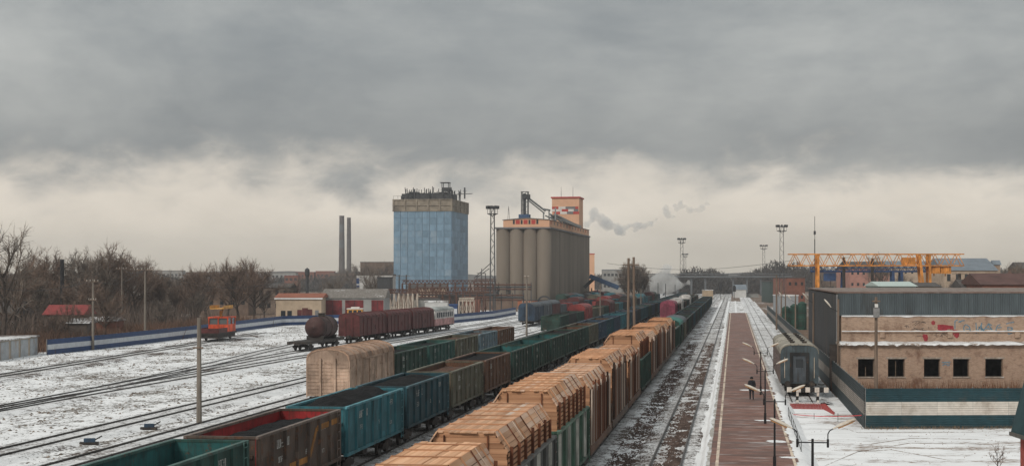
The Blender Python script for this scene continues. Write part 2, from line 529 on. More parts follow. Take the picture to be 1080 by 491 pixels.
# ragged snow bank along the right edge, sloping down to the field
mb = MB(); V = []; F = []; n = 320
for i in range(n + 1):
    yy = 40 + 110 * i / n
    q = .5 * mnoise.noise(Vector((yy * .35, 1, 0))) + .35 * mnoise.noise(Vector((yy * 1.1, 4, 0))) + .15 * mnoise.noise(Vector((yy * 3.1, 7, 0)))
    xl = 3.25 - .75 * max(-.3, q)
    V += [(xl, yy, PZ + .008), (xl + .12, yy, PZ + .035), (3.62, yy, PZ + .055), (3.9 + .1 * q, yy, PZ - .1), (4.5 + .2 * q, yy, GZ + .015)]
    if i:
        o = 5 * (i - 1)
        for k in range(4): F.append((o + k, o + k + 1, o + k + 6, o + k + 5))
mb.add(V, F); structure(smooth(mb.build('snow_bank', M_pure)))
mb = MB(); V = []; F = []; n = 420
for i in range(n + 1):
    yy = 30 + 260 * i / n
    q = .5 * mnoise.noise(Vector((yy * .3, 21, 0))) + .4 * mnoise.noise(Vector((yy * .9, 24, 0))) + .25 * mnoise.noise(Vector((yy * 2.7, 27, 0)))
    xr = -1.42 + .42 * max(-.15, q)
    V += [(-1.75, yy, -.15), (-1.56, yy, PZ + .03), (xr - .05, yy, PZ + .045), (xr, yy, PZ + .004)]
    if i:
        o = 4 * (i - 1)
        for k in range(3): F.append((o + k, o + k + 1, o + k + 5, o + k + 4))
mb.add(V, F); structure(smooth(mb.build('snow_bank', M_pure)))

# wheel ruts pressed through the snow of the right hand field
M_rut = snow_mix('rut_snow', (.20, .15, .12), .46, .56, stretch=(1, 1, 1), scale=1.2, soil2=(.36, .31, .28), fine=4)
for pts, off in ((((905, 470), (960, 462), (1030, 463), (1100, 470)), 0), (((905, 476), (960, 467), (1030, 468), (1100, 476)), 0), (((870, 491), (905, 476), (940, 474), (1000, 485)), 0), (((880, 448), (905, 456), (950, 456), (1060, 455)), 0)):
    P = [onground(u, v) for (u, v) in pts]; mb = MB(); V = []; F = []; n = 60
    for i in range(n + 1):
        f = i / n * 3; k = min(2, int(f)); q = P[k].lerp(P[k + 1], f - k)
        w = .16 + .08 * mnoise.noise(Vector((i * .35, pts[0][0], 0)))
        V += [(q.x, q.y - w, GZ + .024), (q.x, q.y + w, GZ + .024)]
        if i: F.append((2 * i - 2, 2 * i - 1, 2 * i + 1, 2 * i))
    mb.add(V, [f_[::-1] for f_ in F]); structure(mb.build('wheel_rut', M_rut))

# loose ballast and clods breaking through the snow
def scatter(name, label, cat, n, x0, x1, y0, y1, z, size, mat, seed, clump=.5, flat=.5, keep=lambda x, y: True):
    rnd = random.Random(seed); mb = MB(); c = 0
    while c < n:
        y = y0 + (y1 - y0) * rnd.random() ** 1.6; x = rnd.uniform(x0, x1)
        if not keep(x, y): continue
        if mnoise.noise(Vector((x * .9, y * .5, seed))) + .5 * mnoise.noise(Vector((x * .2, y * .08, seed + 3))) < rnd.uniform(-.5, .9) * clump: continue
        s = size * rnd.uniform(.5, 1.6); a = rnd.random() * 6.3
        P = []
        for k in range(4): P.append((x + s * math.cos(a + k * 1.57) * rnd.uniform(.6, 1.2), y + s * math.sin(a + k * 1.57) * rnd.uniform(.6, 1.2), z - .03))
        P.append((x + rnd.uniform(-.3, .3) * s, y + rnd.uniform(-.3, .3) * s, z + s * flat * rnd.uniform(.5, 1.2)))
        mb.add(P, [(0, 1, 4), (1, 2, 4), (2, 3, 4), (3, 0, 4)]); c += 1
    return stuff(mb.build(name, mat), label, cat)
M_stone = plain('ballast_stone', (.085, .060, .050), .5, 2.0, .95)
M_clod = plain('frozen_clod', (.16, .13, .105), .5, 1.0, .95)
xm = TX['main']
scatter('ballast_stones', 'brown ballast stones showing between the rails of the clear track', 'ballast', 9000, xm - .72, xm + .72, 36, 230, -.13, .085, M_stone, 5, .7, .5, lambda x, y: random.random() < (.25 if x < xm - .1 else 1))
scatter('ballast_stones', 'reddish clinker between the timber train and the clear track', 'ballast', 12000, TX['timber'] + 1.75, xm - 1.0, 36, 230, -.19, .10, M_stone, 6, .9, .45)
scatter('frozen_clods', 'dark frozen clods and dry stalks in the snow of the left yard', 'soil', 9000, -88, -30, 60, 300, GZ + .03, .15, M_clod, 7, .9, .5)
scatter('frozen_clods', 'brown clods in the snow before the green fence', 'soil', 2500, 4.6, 24, 48, 103, GZ + .015, .07, plain('field_clod', (.22, .16, .125), .4, 1, .95), 9, .9, .4)
ONES = ['', 'first', 'second', 'third', 'fourth', 'fifth', 'sixth', 'seventh', 'eighth', 'ninth', 'tenth', 'eleventh', 'twelfth', 'thirteenth', 'fourteenth', 'fifteenth', 'sixteenth', 'seventeenth', 'eighteenth', 'nineteenth']
def nth(n):
    if n < 20: return ONES[n]
    t = {2: 'twent', 3: 'thirt', 4: 'fort', 5: 'fift'}[n // 10]
    return t + 'ieth' if n % 10 == 0 else t + 'y ' + ONES[n % 10]
# ================================================================== ROLLING STOCK: shared shapes
M_steel_dark = plain('bogie_iron', (.035, .030, .027), .3, 5, .7, .2, dirt=(.16, .12, .09), dirt_amt=.4)
M_wheel = plain('wheel_steel', (.06, .052, .048), .3, 6, .5, .4)
M_coal = None
def coal_mat():
    m, t, b = _new('coal')
    v = coords(t, (1, 1, 1))
    n = nnoise(t, v, 14, 4, .7)
    c = mix(t, ramp(t, n, .35, .75), (.006, .006, .0065), (.022, .022, .023))
    t.links.new(c, b.inputs['Base Color']); b.inputs['Roughness'].default_value = .8; b.inputs['Specular IOR Level'].default_value = .15
    bump(t, b, n, 1.0, .08)
    return m
M_coal = coal_mat()
M_scrap = plain('rusty_scrap', (.10, .05, .032), .5, 6, .9, dirt=(.03, .025, .02), dirt_amt=.8)
M_white_mark = plain('stencil_white', (.42, .42, .40), .3, 8, .8, dirt=(.08, .08, .075), dirt_amt=.5)

GL, GW = 12.75, 3.13         # gondola body
GB, GT = 1.22, 3.48
# --- meshes shared by every gondola
def side_mesh(sx):
    mb = MB()
    xo, xi = sx * GW / 2 - sx * .08, sx * GW / 2 - sx * .14
    y0, y1 = -GL / 2, GL / 2
    # outer skin (slot 0) and inner skin (slot 1)
    mb.box(min(xo, (xo + xi) / 2), y0, GB, max(xo, (xo + xi) / 2), y1, GT - .1, 0)
    mb.box(min(xi, (xo + xi) / 2), y0, GB, max(xi, (xo + xi) / 2), y1, GT - .1, 1)
    return mb.mesh('side_wall', [M_steel_dark, M_steel_dark])
def top_rail_mesh(sx):
    mb = MB(); x = sx * (GW / 2 - .1)
    mb.box(x - .09, -GL / 2, GT - .1, x + .09, GL / 2, GT)
    return mb.mesh('top_rail', M_steel_dark)
def sill_mesh(sx):
    mb = MB(); x = sx * (GW / 2 - .09)
    mb.box(x - .1, -GL / 2, GB - .16, x + .1, GL / 2, GB)
    return mb.mesh('side_sill', M_steel_dark)
def rib_mesh():
    mb = MB()
    mb.add([(-.005, -.13, GB), (.005, -.13, GB), (.115, -.06, GB), (.115, .06, GB), (.005, .13, GB), (-.005, .13, GB),
            (-.005, -.13, GT - .1), (.005, -.13, GT - .1), (.115, -.06, GT - .1), (.115, .06, GT - .1), (.005, .13, GT - .1), (-.005, .13, GT - .1)],
           [(0, 1, 7, 6), (1, 2, 8, 7), (2, 3, 9, 8), (3, 4, 10, 9), (4, 5, 11, 10), (5, 0, 6, 11), (5, 4, 3, 2, 1, 0), (6, 7, 8, 9, 10, 11)])
    return mb.mesh('rib', M_steel_dark)
def end_mesh(sy):
    mb = MB(); y = sy * (GL / 2 - .05); w = GW / 2 - .15
    mb.box(-w, min(y, y - sy * .05), GB, w, max(y, y - sy * .05), GT - .1, 0)
    mb.box(-w, min(y - sy * .05, y - sy * .1), GB, w, max(y - sy * .05, y - sy * .1), GT - .1, 1)
    mb.box(-w - .02, min(y - sy * .12, y + sy * .06), GT - .1, w + .02, max(y - sy * .12, y + sy * .06), GT + .002, 0)
    for z in (GB + .45, GB + .95, GB + 1.45):
        mb.box(-w + .1, min(y, y + sy * .09), z - .07, w - .1, max(y, y + sy * .09), z + .07, 0)
    return mb.mesh('end_wall', [M_steel_dark, M_steel_dark])
def floor_mesh():
    mb = MB(); mb.box(-GW / 2 + .16, -GL / 2 + .16, GB + .0, GW / 2 - .16, GL / 2 - .16, GB + .06)
    return mb.mesh('floor', M_scrap)
def frame_mesh(L=GL):
    mb = MB()
    mb.box(-.28, -L / 2 - .05, .72, .28, L / 2 + .05, GB - .02)
    for y in (-L / 2 + .1, -L * .34, 0, L * .34, L / 2 - .1):
        mb.box(-1.4, y - .12, .9, -.285, y + .12, GB - .165); mb.box(.285, y - .12, .9, 1.4, y + .12, GB - .165)
    mb.cyl((-.9, -.9, .75), (-.9, .9, .75), .22, n=8); mb.box(.6, -1.4, .6, 1.1, -.5, .88)
    return mb.mesh('underframe', M_steel_dark)
def bogie_mesh():
    mb = MB()
    for sx in (-1, 1):
        x = sx * 1.02
        prof = [(-1.2, .42), (-.95, .32), (-.5, .36), (-.3, .22), (.3, .22), (.5, .36), (.95, .32), (1.2, .42), (1.15, .62), (.7, .66), (.35, .80), (-.35, .80), (-.7, .66), (-1.15, .62)]
        n = len(prof)
        P = [(x - .08, p[0], p[1]) for p in prof] + [(x + .08, p[0], p[1]) for p in prof]
        F = [(k, (k + 1) % n, (k + 1) % n + n, k + n) for k in range(n)] + [tuple(range(n - 1, -1, -1)), tuple(range(n, 2 * n))]
        mb.add(P, F)
    mb.box(-.93, -.2, .42, .93, .2, .70)
    for y in (-.925, .925): mb.cyl((-.7, y, .475), (.7, y, .475), .08, n=6)
    return mb.mesh('bogie', M_steel_dark)
def wheel_mesh():
    mb = MB()
    mb.cyl((-.065, 0, 0), (.065, 0, 0), .475, n=16); mb.cyl((-.1, 0, 0), (-.0651, 0, 0), .50, n=16); mb.cyl((.0651, 0, 0), (.13, 0, 0), .14, n=8)
    return mb.mesh('wheel', M_wheel)
def coupler_mesh(L=GL):
    mb = MB(); mb.box(-.12, L / 2 + .055, .92, .12, L / 2 + .5, 1.18); mb.box(-.2, L / 2 + .34, .88, .2, L / 2 + .56, 1.22)
    return mb.mesh('coupler', M_steel_dark)
G_SIDE = {s: side_mesh(s) for s in (-1, 1)}; G_TOP = {s: top_rail_mesh(s) for s in (-1, 1)}; G_SILL = {s: sill_mesh(s) for s in (-1, 1)}
G_RIB = rib_mesh(); G_END = {s: end_mesh(s) for s in (-1, 1)}; G_FLOOR = floor_mesh(); G_FRAME = frame_mesh(); BOGIE = bogie_mesh(); WHEEL = wheel_mesh(); G_COUP = coupler_mesh()
def far_body_mesh():
    mb = MB()
    for s in (-1, 1):
        x0, x1 = sorted((s * GW / 2 - s * .08, s * GW / 2 - s * .14))
        mb.box(x0, -GL / 2, GB - .16, x1, GL / 2, GT - .1)
        x = s * (GW / 2 - .1); mb.box(x - .09, -GL / 2, GT - .1, x + .09, GL / 2, GT)
        y = s * (GL / 2 - .05); mb.box(-GW / 2 + .15, min(y, y - s * .1), GB, GW / 2 - .15, max(y, y - s * .1), GT - .02)
        for k in range(8):
            yy = -GL / 2 + .2 + (GL - .4) * k / 7
            a, b = sorted((s * (GW / 2 - .079), s * GW / 2)); mb.box(a, yy - .1, GB, b, yy + .1, GT - .1)
    return mb.mesh('body', M_steel_dark)
G_FAR = far_body_mesh()
def add_bogies(w, base, detailed, wheels=True):
    for sy in (-1, 1):
        b = put('bogie', BOGIE, w, (0, sy * base, 0))
        if detailed:
            for wy in (-.925, .925):
                for sx in (-1, 1):
                    h = put('wheel', WHEEL, b, (sx * .79, wy, .475))
                    if sx < 0: h.rotation_euler = (0, 0, math.pi)
                    h.parent = b
def marks_mesh(seed):
    """worn stencil lettering: small broken strokes in two rows"""
    rnd = random.Random(seed); mb = MB()
    for (y, z, n, hh) in ((-3.7, 2.70, 8, .36), (-3.5, 2.1, 4, .24), (3.0, 2.8, 5, .28), (.5, 2.0, 3, .22), (3.2, 1.75, 4, .18), (-.9, 2.9, 2, .3)):
        for k in range(n):
            y0 = y + k * hh * .62
            for st in range(3):
                a = rnd.random()
                if a < .5: mb.box(-.003, y0 + st * hh * .18, z, .003, y0 + st * hh * .18 + hh * .11, z + hh)
                else:
                    zz = z + rnd.choice((0, .45, .88)) * hh; mb.box(-.0025, y0, zz, .0035, y0 + hh * .46, zz + hh * .13)
    return mb.mesh('stencil_marking', M_white_mark)
MARKS = [marks_mesh(s) for s in range(3)]
def edge_of(m):
    """the same paint rubbed pale along the top edge"""
    c = PAINTCOL[m.name]
    return paint(m.name + '_edge', tuple(v * 1.5 + .035 for v in c), .45)
mb = MB()
for yy in (-.22, .22): mb.box(.0, yy - .02, .75, .03, yy + .02, GT)
for k in range(7): mb.box(.005, -.22, .85 + k * .4, .028, .22, .88 + k * .4)
LADDER = mb.mesh('ladder', M_steel_dark)
def gondola(x, y, outer, label, group, inner=None, near=True, floor=None, mark=None, scale_z=1.0):
    w = thing('gondola_wagon', label, 'wagon', (x, y, 0), 0, group)
    inner = inner or outer
    if not near:
        put('body', G_FAR, w, mats=[outer]); put('floor', G_FLOOR, w, mats=[floor or M_scrap])
        put('underframe', G_FRAME, w); add_bogies(w, 4.33, False)
        return w
    for s in (-1, 1):
        sw = put('side_wall', G_SIDE[s], w, mats=[outer, inner])
        for k in range(8):
            yy = -GL / 2 + .16 + (GL - .32) * k / 7
            r = put('rib', G_RIB, sw, (s * (GW / 2 - .085), yy, 0), mats=[outer])
            if s < 0: r.rotation_euler = (0, 0, math.pi)
        put('top_rail', G_TOP[s], w, mats=[edge_of(outer)]); put('side_sill', G_SILL[s], w, mats=[outer])
        put('end_wall', G_END[s], w, mats=[outer, inner])
        c = put('coupler', G_COUP, w)
        if s < 0: c.rotation_euler = (0, 0, math.pi)
    put('ladder', LADDER, w, (GW / 2 + .04, GL / 2 - .62, 0), mats=[edge_of(outer)])
    put('floor', G_FLOOR, w, mats=[floor or M_scrap]); put('underframe', G_FRAME, w)
    if mark is not None: put('stencil_marking', MARKS[mark % 3], w, (GW / 2 - .072, 0, 0))
    add_bogies(w, 4.33, True)
    return w
# --- loads of coal
def coal_mesh(seed, top, sag=.0):
    mb = MB(); nx, ny = 14, 56; V = []; F = []
    w, l = GW / 2 - .17, GL / 2 - .17
    for j in range(ny + 1):
        for i in range(nx + 1):
            a = i / nx * 2 - 1; b = j / ny * 2 - 1
            crown = (1 - abs(a) ** 2.2) * (1 - abs(b) ** 6)
            lump = .55 + .45 * math.sin(b * 5.2 + seed) ** 2
            z = GT - .32 + top * crown * lump + .10 * mnoise.noise(Vector((a * 3, b * 9, seed))) + .05 * mnoise.noise(Vector((a * 14, b * 50, seed)))
            V.append((a * w, b * l, z))
    for j in range(ny):
        for i in range(nx): q = j * (nx + 1) + i; F.append((q, q + 1, q + nx + 2, q + nx + 1))
    mb.add(V, F)
    return mb.mesh('coal_heap', M_coal)
COAL = [coal_mesh(1, .62), coal_mesh(2, .42), coal_mesh(3, .28), coal_mesh(4, .12)]
def coal(x, y, k, label, group='coal loads', dz=0, mat=None):
    o = put('coal_heap', COAL[k], None, (x, y, dz), mats=[mat] if mat else None)
    return tag(o, label, 'coal', group)

# --- covered wagons
def arch(w, eave, top, n=9):
    """roof outline from right eave over the crown to the left eave"""
    return [(w * math.cos(math.pi * k / n), eave + (top - eave) * math.sin(math.pi * k / n) ** .8) for k in range(n + 1)]
BXC = {}
def boxcar_meshes(L, W, eave, top):
    key = (L, W, eave, top)
    if key in BXC: return BXC[key]
    d = {}
    h = W / 2
    for s in (-1, 1):
        mb = MB()
        a, b = sorted((s * h, s * (h - .06))); mb.box(a, -L / 2 + .06, 1.1, b, L / 2 - .06, eave)
        d['side%d' % s] = mb.mesh('side_wall', M_steel_dark)
    for s in (-1, 1):
        mb = MB()
        y = s * L / 2
        prof = [(-h, 1.1), (h, 1.1)] + arch(h, eave, top - .02)
        mb.prism(prof, min(y, y - s * .06), max(y, y - s * .06))
        zc = 1.35
        while zc < eave - .1:
            a, b = sorted((y, y + s * .035)); mb.box(-h + .05, a, zc, h - .05, b, zc + .17); zc += .26
        for x in (-.55, .55):
            a, b = sorted((y, y + s * .16)); mb.box(x - .08, a, 1.0, x + .08, b, eave + .1)
        d['end%d' % s] = mb.mesh('end_wall', M_steel_dark)
    mb = MB()
    a = arch(h + .05, eave, top); ai = arch(h - .02, eave - .03, top - .07)
    mb.prism(a + ai[::-1], -L / 2 - .05, L / 2 + .05)
    d['roof'] = mb.mesh('roof', M_steel_dark)
    mb = MB()
    a = arch(h + .10, eave, top + .07); ai = arch(h + .052, eave, top + .002)
    mb.prism(a + ai[::-1], -.09, .09)
    d['rroof'] = mb.mesh('roof_rib', M_steel_dark)
    mb = MB(); mb.box(0, -.06, 1.0, .07, .06, eave); d['post'] = mb.mesh('side_post', M_steel_dark)
    mb = MB(); mb.box(0, -1.15, 1.15, .09, 1.15, eave - .15)
    for z in (1.5, 2.1, 2.7, 3.3): mb.box(.09, -1.05, z, .12, 1.05, z + .08)
    mb.box(.09, .85, 1.9, .16, .92, 2.6)
    d['door'] = mb.mesh('door', M_steel_dark)
    mb = MB(); mb.box(0, -2.7, eave - .12, .14, 2.7, eave - .02); d['track'] = mb.mesh('door_track', M_steel_dark)
    d['frame'] = frame_mesh(L)
    d['coup'] = coupler_mesh(L)
    BXC[key] = d
    return d
def boxcar(x, y, body, roof, label, group=None, L=14.7, W=3.15, eave=3.85, top=4.65, rz=0, near=True, name='covered_wagon'):
    w = thing(name, label, 'wagon', (x, y, 0), rz, group)
    d = boxcar_meshes(L, W, eave, top)
    for s in (-1, 1):
        put('side_wall', d['side%d' % s], w, mats=[body]); put('end_wall', d['end%d' % s], w, mats=[body])
    rf = put('roof', d['roof'], w, mats=[roof])
    if near:
        for k in range(9): put('roof_rib', d['rroof'], rf, (0, -L / 2 + .15 + (L - .3) * k / 8, 0), mats=[roof])
    for s in (-1, 1):
        for k in range(8):
            yy = -L / 2 + .08 + (L - .16) * k / 7
            if abs(yy) < 1.4: continue
            p = put('side_post', d['post'], w, (s * W / 2, yy, 0), math.pi if s < 0 else 0, mats=[body])
        put('door', d['door'], w, (s * W / 2, 0, 0), math.pi if s < 0 else 0, mats=[body])
        put('door_track', d['track'], w, (s * W / 2, 0, 0), math.pi if s < 0 else 0, mats=[body])
        if near: put('coupler', d['coup'], w, (0, 0, 0), math.pi if s < 0 else 0)
    put('underframe', d['frame'], w)
    add_bogies(w, L / 2 - 2.4, near)
    return w
def hopper_cover_mesh(L=12.4, h=1.5):
    mb = MB(); mb.prism([(-h, 3.3), (h, 3.3)] + arch(h, 3.3, 4.5), -L / 2, L / 2)
    return mb.mesh('tarp_cover', M_steel_dark)

# colours of the wagons
P_teal = paint('wagon_teal', (.030, .135, .165), .25)
P_dteal = paint('wagon_dark_teal', (.016, .058, .075), .25)
P_green = paint('wagon_green', (.022, .072, .062), .35)
P_dgreen = paint('wagon_dark_green', (.018, .046, .036), .4)
P_brown = paint('wagon_brown', (.085, .062, .050), .6)
P_olive = paint('wagon_olive', (.095, .092, .066), .5)
P_rust = paint('wagon_rust', (.10, .055, .036), .8)
P_inred = paint('wagon_inner_red', (.30, .022, .024), .2)
P_inteal = paint('wagon_inner_teal', (.020, .105, .105), .45)
P_bluegrey = paint('wagon_blue_grey', (.11, .16, .19), .55)
P_maroon = paint('wagon_maroon', (.085, .020, .020), .45)
P_red = paint('wagon_red', (.22, .036, .034), .25)
P_magenta = paint('wagon_magenta', (.22, .045, .075), .2)
P_beige = paint('wagon_beige', (.40, .285, .215), .42, grime=(.15, .09, .055))
P_beige_roof = paint('wagon_beige_roof', (.34, .225, .16), .35, grime=(.12, .07, .04))
P_blue = paint('wagon_blue', (.028, .052, .085), .3)
P_slate = paint('wagon_slate', (.075, .09, .105), .3)
P_black = paint('wagon_black', (.020, .022, .024), .4)
P_white = paint('wagon_white', (.52, .50, .48), .25)
P_pinkred = paint('van_red', (.42, .23, .22), .3)
# ================================================================== TIMBER TRAIN
def wood_mat(name, c0, c1, stretch=(5.5, .25, 5.5), rand=.22):
    m, t, b = _new(name)
    v = coords(t, stretch)
    n = nnoise(t, v, 1.0, 6, .6)
    c = mix(t, ramp(t, n, .3, .7), c0, c1)
    oi = nd(t, 'ShaderNodeObjectInfo')
    k = ramp(t, oi.outputs['Random'], 0, 1, 1 - rand, 1 + rand)
    sc = nd(t, 'ShaderNodeVectorMath', operation='SCALE'); t.links.new(c, sc.inputs[0]); t.links.new(k, sc.inputs[3])
    t.links.new(sc.outputs[0], b.inputs['Base Color'])
    b.inputs['Roughness'].default_value = .8; b.inputs['Specular IOR Level'].default_value = .2
    bump(t, b, n, .3, .01)
    return m
W_top = wood_mat('sawn_pine', (.53, .275, .145), (.70, .42, .255), rand=.15)
W_end = wood_mat('sawn_pine_ends', (.33, .165, .09), (.47, .26, .15), (.5, 4, 9))
W_topb = wood_mat('sawn_pine_tan', (.46, .25, .145), (.60, .37, .235), rand=.17)
W_topc = wood_mat('sawn_pine_pale', (.55, .34, .22), (.72, .50, .36), rand=.13)
W_slope = wood_mat('slope_board', (.52, .33, .23), (.68, .50, .38), rand=.15)
W_pale = wood_mat('pale_board', (.50, .37, .28), (.68, .55, .45))
W_stake = wood_mat('bark_stake', (.075, .027, .015), (.18, .07, .037), (6, 6, .6))
W_rust = wood_mat('rust_stake', (.13, .055, .028), (.26, .115, .06), (6, 6, .6))
W_grey = wood_mat('weathered_stake', (.33, .26, .21), (.52, .45, .39), (6, 6, .6))
W_dark = wood_mat('dark_stake', (.02, .014, .011), (.05, .03, .022), (6, 6, .6))
W_core = plain('stack_core', (.13, .065, .035), .3, 3, .9)
BLEN = 5.65
mb = MB(); mb.box(-.092, -BLEN / 2, -.022, .092, BLEN / 2, .022); BOARD = mb.mesh('board', W_top)
mb = MB(); mb.box(-.5, -.04, -.02, .5, .04, .02); BATTEN = mb.mesh('batten', W_end)
mb = MB(); mb.box(-.5, -.022, -.085, .5, .022, .085); ENDB = mb.mesh('end_board', W_end)
mb = MB(); mb.box(-.05, -.055, 0, .05, .055, 1.0); STAKE = mb.mesh('stake', W_stake)
mb = MB(); mb.cyl((0, 0, 0), (0, 0, 1.0), .055, .05, 6); POLE_ST = mb.mesh('stake', W_rust)
stack_n = [0]
def timber_stack(x, y, zb, hw, zc, zt, label, near, dense=False, seed=0):
    rnd = random.Random(seed)
    s = thing('timber_stack', label, 'timber', (x, y, zb), 0, 'loads of sawn timber')
    tw = hw - .44; zc -= zb; zt -= zb
    top_m = (W_top, W_topb, W_top, W_topc)[seed % 4]
    core = MB(); core.prism([(-hw + .03, .02), (hw - .03, .02), (hw - .03, zc), (tw - .02, zt - .05), (-tw + .02, zt - .05), (-hw + .03, zc)], -5.62, 5.62)
    core.build('core', W_core, s)
    def boards(place):
        if near:
            for (p, ry) in place:
                o = put('board', BOARD, s, p, mats=[(W_slope if rnd.random() < .6 else top_m) if ry else (top_m if rnd.random() < .88 else rnd.choice([W_end, W_slope, W_pale]))]); o.rotation_euler = (0, ry, 0)
        else:
            mb = MB()
            for (p, ry) in place:
                c, q = math.cos(ry), math.sin(ry)
                V = [(p[0] + vx * c + vz * q, p[1] + vy, p[2] - vx * q + vz * c) for vx in (-.088, .088) for vy in (-BLEN / 2, BLEN / 2) for vz in (-.022, .022)]
                mb.add(V, [(0, 1, 3, 2), (4, 6, 7, 5), (0, 4, 5, 1), (2, 3, 7, 6), (0, 2, 6, 4), (1, 5, 7, 3)])
            o = mb.build('boards', top_m, s); o['kind'] = 'stuff'
    L = []
    nt_ = max(6, int(2 * tw / .187))
    for seg in (-1, 1):
        for i in range(nt_):
            L.append(((-tw + (i + .5) * 2 * tw / nt_, seg * (BLEN / 2 + .03) + rnd.uniform(-.02, .16) * seg, zt - .022 + rnd.uniform(-.012, .012)), 0))
        slope = math.atan2(zt - zc, hw - tw); sl = math.hypot(zt - zc, hw - tw); nb = max(3, int(sl / .185))
        for sx in (-1, 1):
            for i in range(nb):
                f = (i + .5) / nb
                L.append(((sx * (hw - (hw - tw) * f), seg * (BLEN / 2 + .03) + rnd.uniform(-.03, .2) * seg, zc + (zt - zc) * f + rnd.uniform(-.01, .01)), sx * slope))
    boards(L)
    # side boards above the wagon wall, front and rear board ends
    if near:
        z = zt - .10
        zlow = max(.2, zc - 1.1)
        while z > zlow:
            w = hw if z < zc else hw - (hw - tw) * (z - zc) / (zt - zc)
            o = put('end_board', ENDB, s, (rnd.uniform(-.02, .02), -5.66, z)); o.scale.x = 2 * w - .06
            z -= .178
        for xx in (-hw * .52, hw * .52):
            o = put('end_batten', BATTEN, s, (xx, -5.72, (zlow + zt) / 2 - .05)); o.rotation_euler = (0, R(90), 0); o.scale.x = zt - zlow - .15
            o.material_slots[0].link = 'OBJECT'; o.material_slots[0].material = W_stake
    else:
        mb = MB(); mb.prism([(-hw + .06, .1), (hw - .06, .1), (hw - .06, zc), (tw - .05, zt - .08), (-tw + .05, zt - .08), (-hw + .06, zc)], -5.66, -5.62); mb.build('end_boards', W_end, s)
    nb = 7
    for i in range(nb):
        yy = -5.1 + 10.2 * i / (nb - 1) + rnd.uniform(-.15, .15)
        b = put('batten', BATTEN, s, (0, yy, zt + .02)); b.scale.x = 2 * tw + .1
        sl = math.hypot(zt - zc, hw - tw)
        if near:
            for sx in (-1, 1):
                b2 = put('batten', BATTEN, s, (sx * ((hw + tw) / 2 + .04), yy, (zc + zt) / 2 + .035)); b2.rotation_euler = (0, sx * math.atan2(zt - zc, hw - tw), 0); b2.scale.x = sl; b2.scale.y = .4
                b2.material_slots[0].link = 'OBJECT'; b2.material_slots[0].material = W_stake if i % 2 else W_end
    if rnd.random() < .45 and near:
        # tar paper strip turned pale along the rear edge
        mb = MB(); mb.box(-tw, 5.35, zt + .012, tw, 5.75, zt + .03); mb.build('pale_strip', W_pale, s)
    # pale wrapping boards lying on the right slope
    for i in range(6 if near else 4):
        yy = rnd.uniform(-5.2, 5.2); sl = math.hypot(zt - zc, hw - tw)
        o = put('slope_lath', BATTEN, s, ((hw + tw) / 2 + .03, yy, (zc + zt) / 2 + .028)); o.rotation_euler = (0, math.atan2(zt - zc, hw - tw), rnd.uniform(-.1, .1)); o.scale = (sl * .95, .8, .4)
        o.material_slots[0].link = 'OBJECT'; o.material_slots[0].material = W_pale
    # upright stakes down both sides
    pal = [W_stake, W_stake, W_rust, W_grey, W_grey, W_dark, W_dark, W_stake]
    if dense:
        n = 46
        for i in range(n):
            yy = -5.5 + 11 * i / (n - 1) + rnd.uniform(-.12, .12)
            o = put('stake', STAKE, s, (hw + .055, yy, -.2 + rnd.uniform(0, .3))); o.scale = (rnd.uniform(.5, 1.3), rnd.uniform(.4, 1.3), zc + .1 + rnd.uniform(-.25, .35))
            o.material_slots[0].link = 'OBJECT'; o.material_slots[0].material = rnd.choice(pal)
        if near:
            for i in range(9):
                z = zc * (i + .5) / 9
                o = put('side_board', BATTEN, s, (hw + .012, rnd.uniform(-.1, .1), z)); o.rotation_euler = (0, 0, R(90)); o.scale = (11.1, .25, 2.6)
                o.material_slots[0].link = 'OBJECT'; o.material_slots[0].material = rnd.choice([W_rust, W_stake, W_end])
    else:
        n = 7
        for i in range(n):
            yy = -5.3 + 10.6 * i / (n - 1) + rnd.uniform(-.15, .15)
            for sx in (-1, 1):
                if sx < 0 and i % 2: continue
                o = put('stake', STAKE, s, (sx * (hw + .055), yy, zc - 1.35)); o.scale = (1, 1.1, 1.45 + rnd.uniform(-.1, .15))
                o.material_slots[0].link = 'OBJECT'; o.material_slots[0].material = W_stake
        for i in range(6):
            z = zc - 1.0 + i * .178
            o = put('side_board', BATTEN, s, (hw - .005, 0, z)); o.rotation_euler = (0, 0, R(90)); o.scale = (11.2, .3, 2.7)
            o.material_slots[0].link = 'OBJECT'; o.material_slots[0].material = W_end
    return s
# flat wagon carrying stakes
mb = MB(); mb.box(-1.5, -6.6, 1.12, 1.5, 6.6, 1.32)
for sx in (-1, 1): mb.box(sx * 1.5 - .05, -6.6, .92, sx * 1.5 + .05, 6.6, 1.325)
FLAT = mb.mesh('deck', M_steel_dark)
mb = MB(); mb.box(-1.5, -.08, 1.325, 1.5, .08, 2.35); mb.box(-1.5, -.12, 2.2, 1.5, .12, 2.35); mb.box(-.7, -.11, 1.325, -.55, .11, 2.2); mb.box(.55, -.11, 1.325, .7, .11, 2.2)
FLAT_END = mb.mesh('end_rack', M_steel_dark)
F_FRAME = frame_mesh(13.2); F_COUP = coupler_mesh(13.2)
def stake_wagon(x, y, col, label, group, near=True):
    w = thing('stake_wagon', label, 'wagon', (x, y, 0), 0, group)
    put('deck', FLAT, w, mats=[col]); put('underframe', F_FRAME, w)
    for s in (-1, 1):
        put('end_rack', FLAT_END, w, (0, s * 6.45, 0), mats=[col])
        put('coupler', F_COUP, w, (0, 0, 0), math.pi if s < 0 else 0)
    add_bogies(w, 4.6, near)
    return w
P_tgrey = paint('timber_wagon_grey', (.055, .060, .058), .3)
P_tgreen = paint('timber_wagon_green', (.040, .085, .060), .3)
ribpale = paint('rib_pale', (.36, .36, .33), .25)
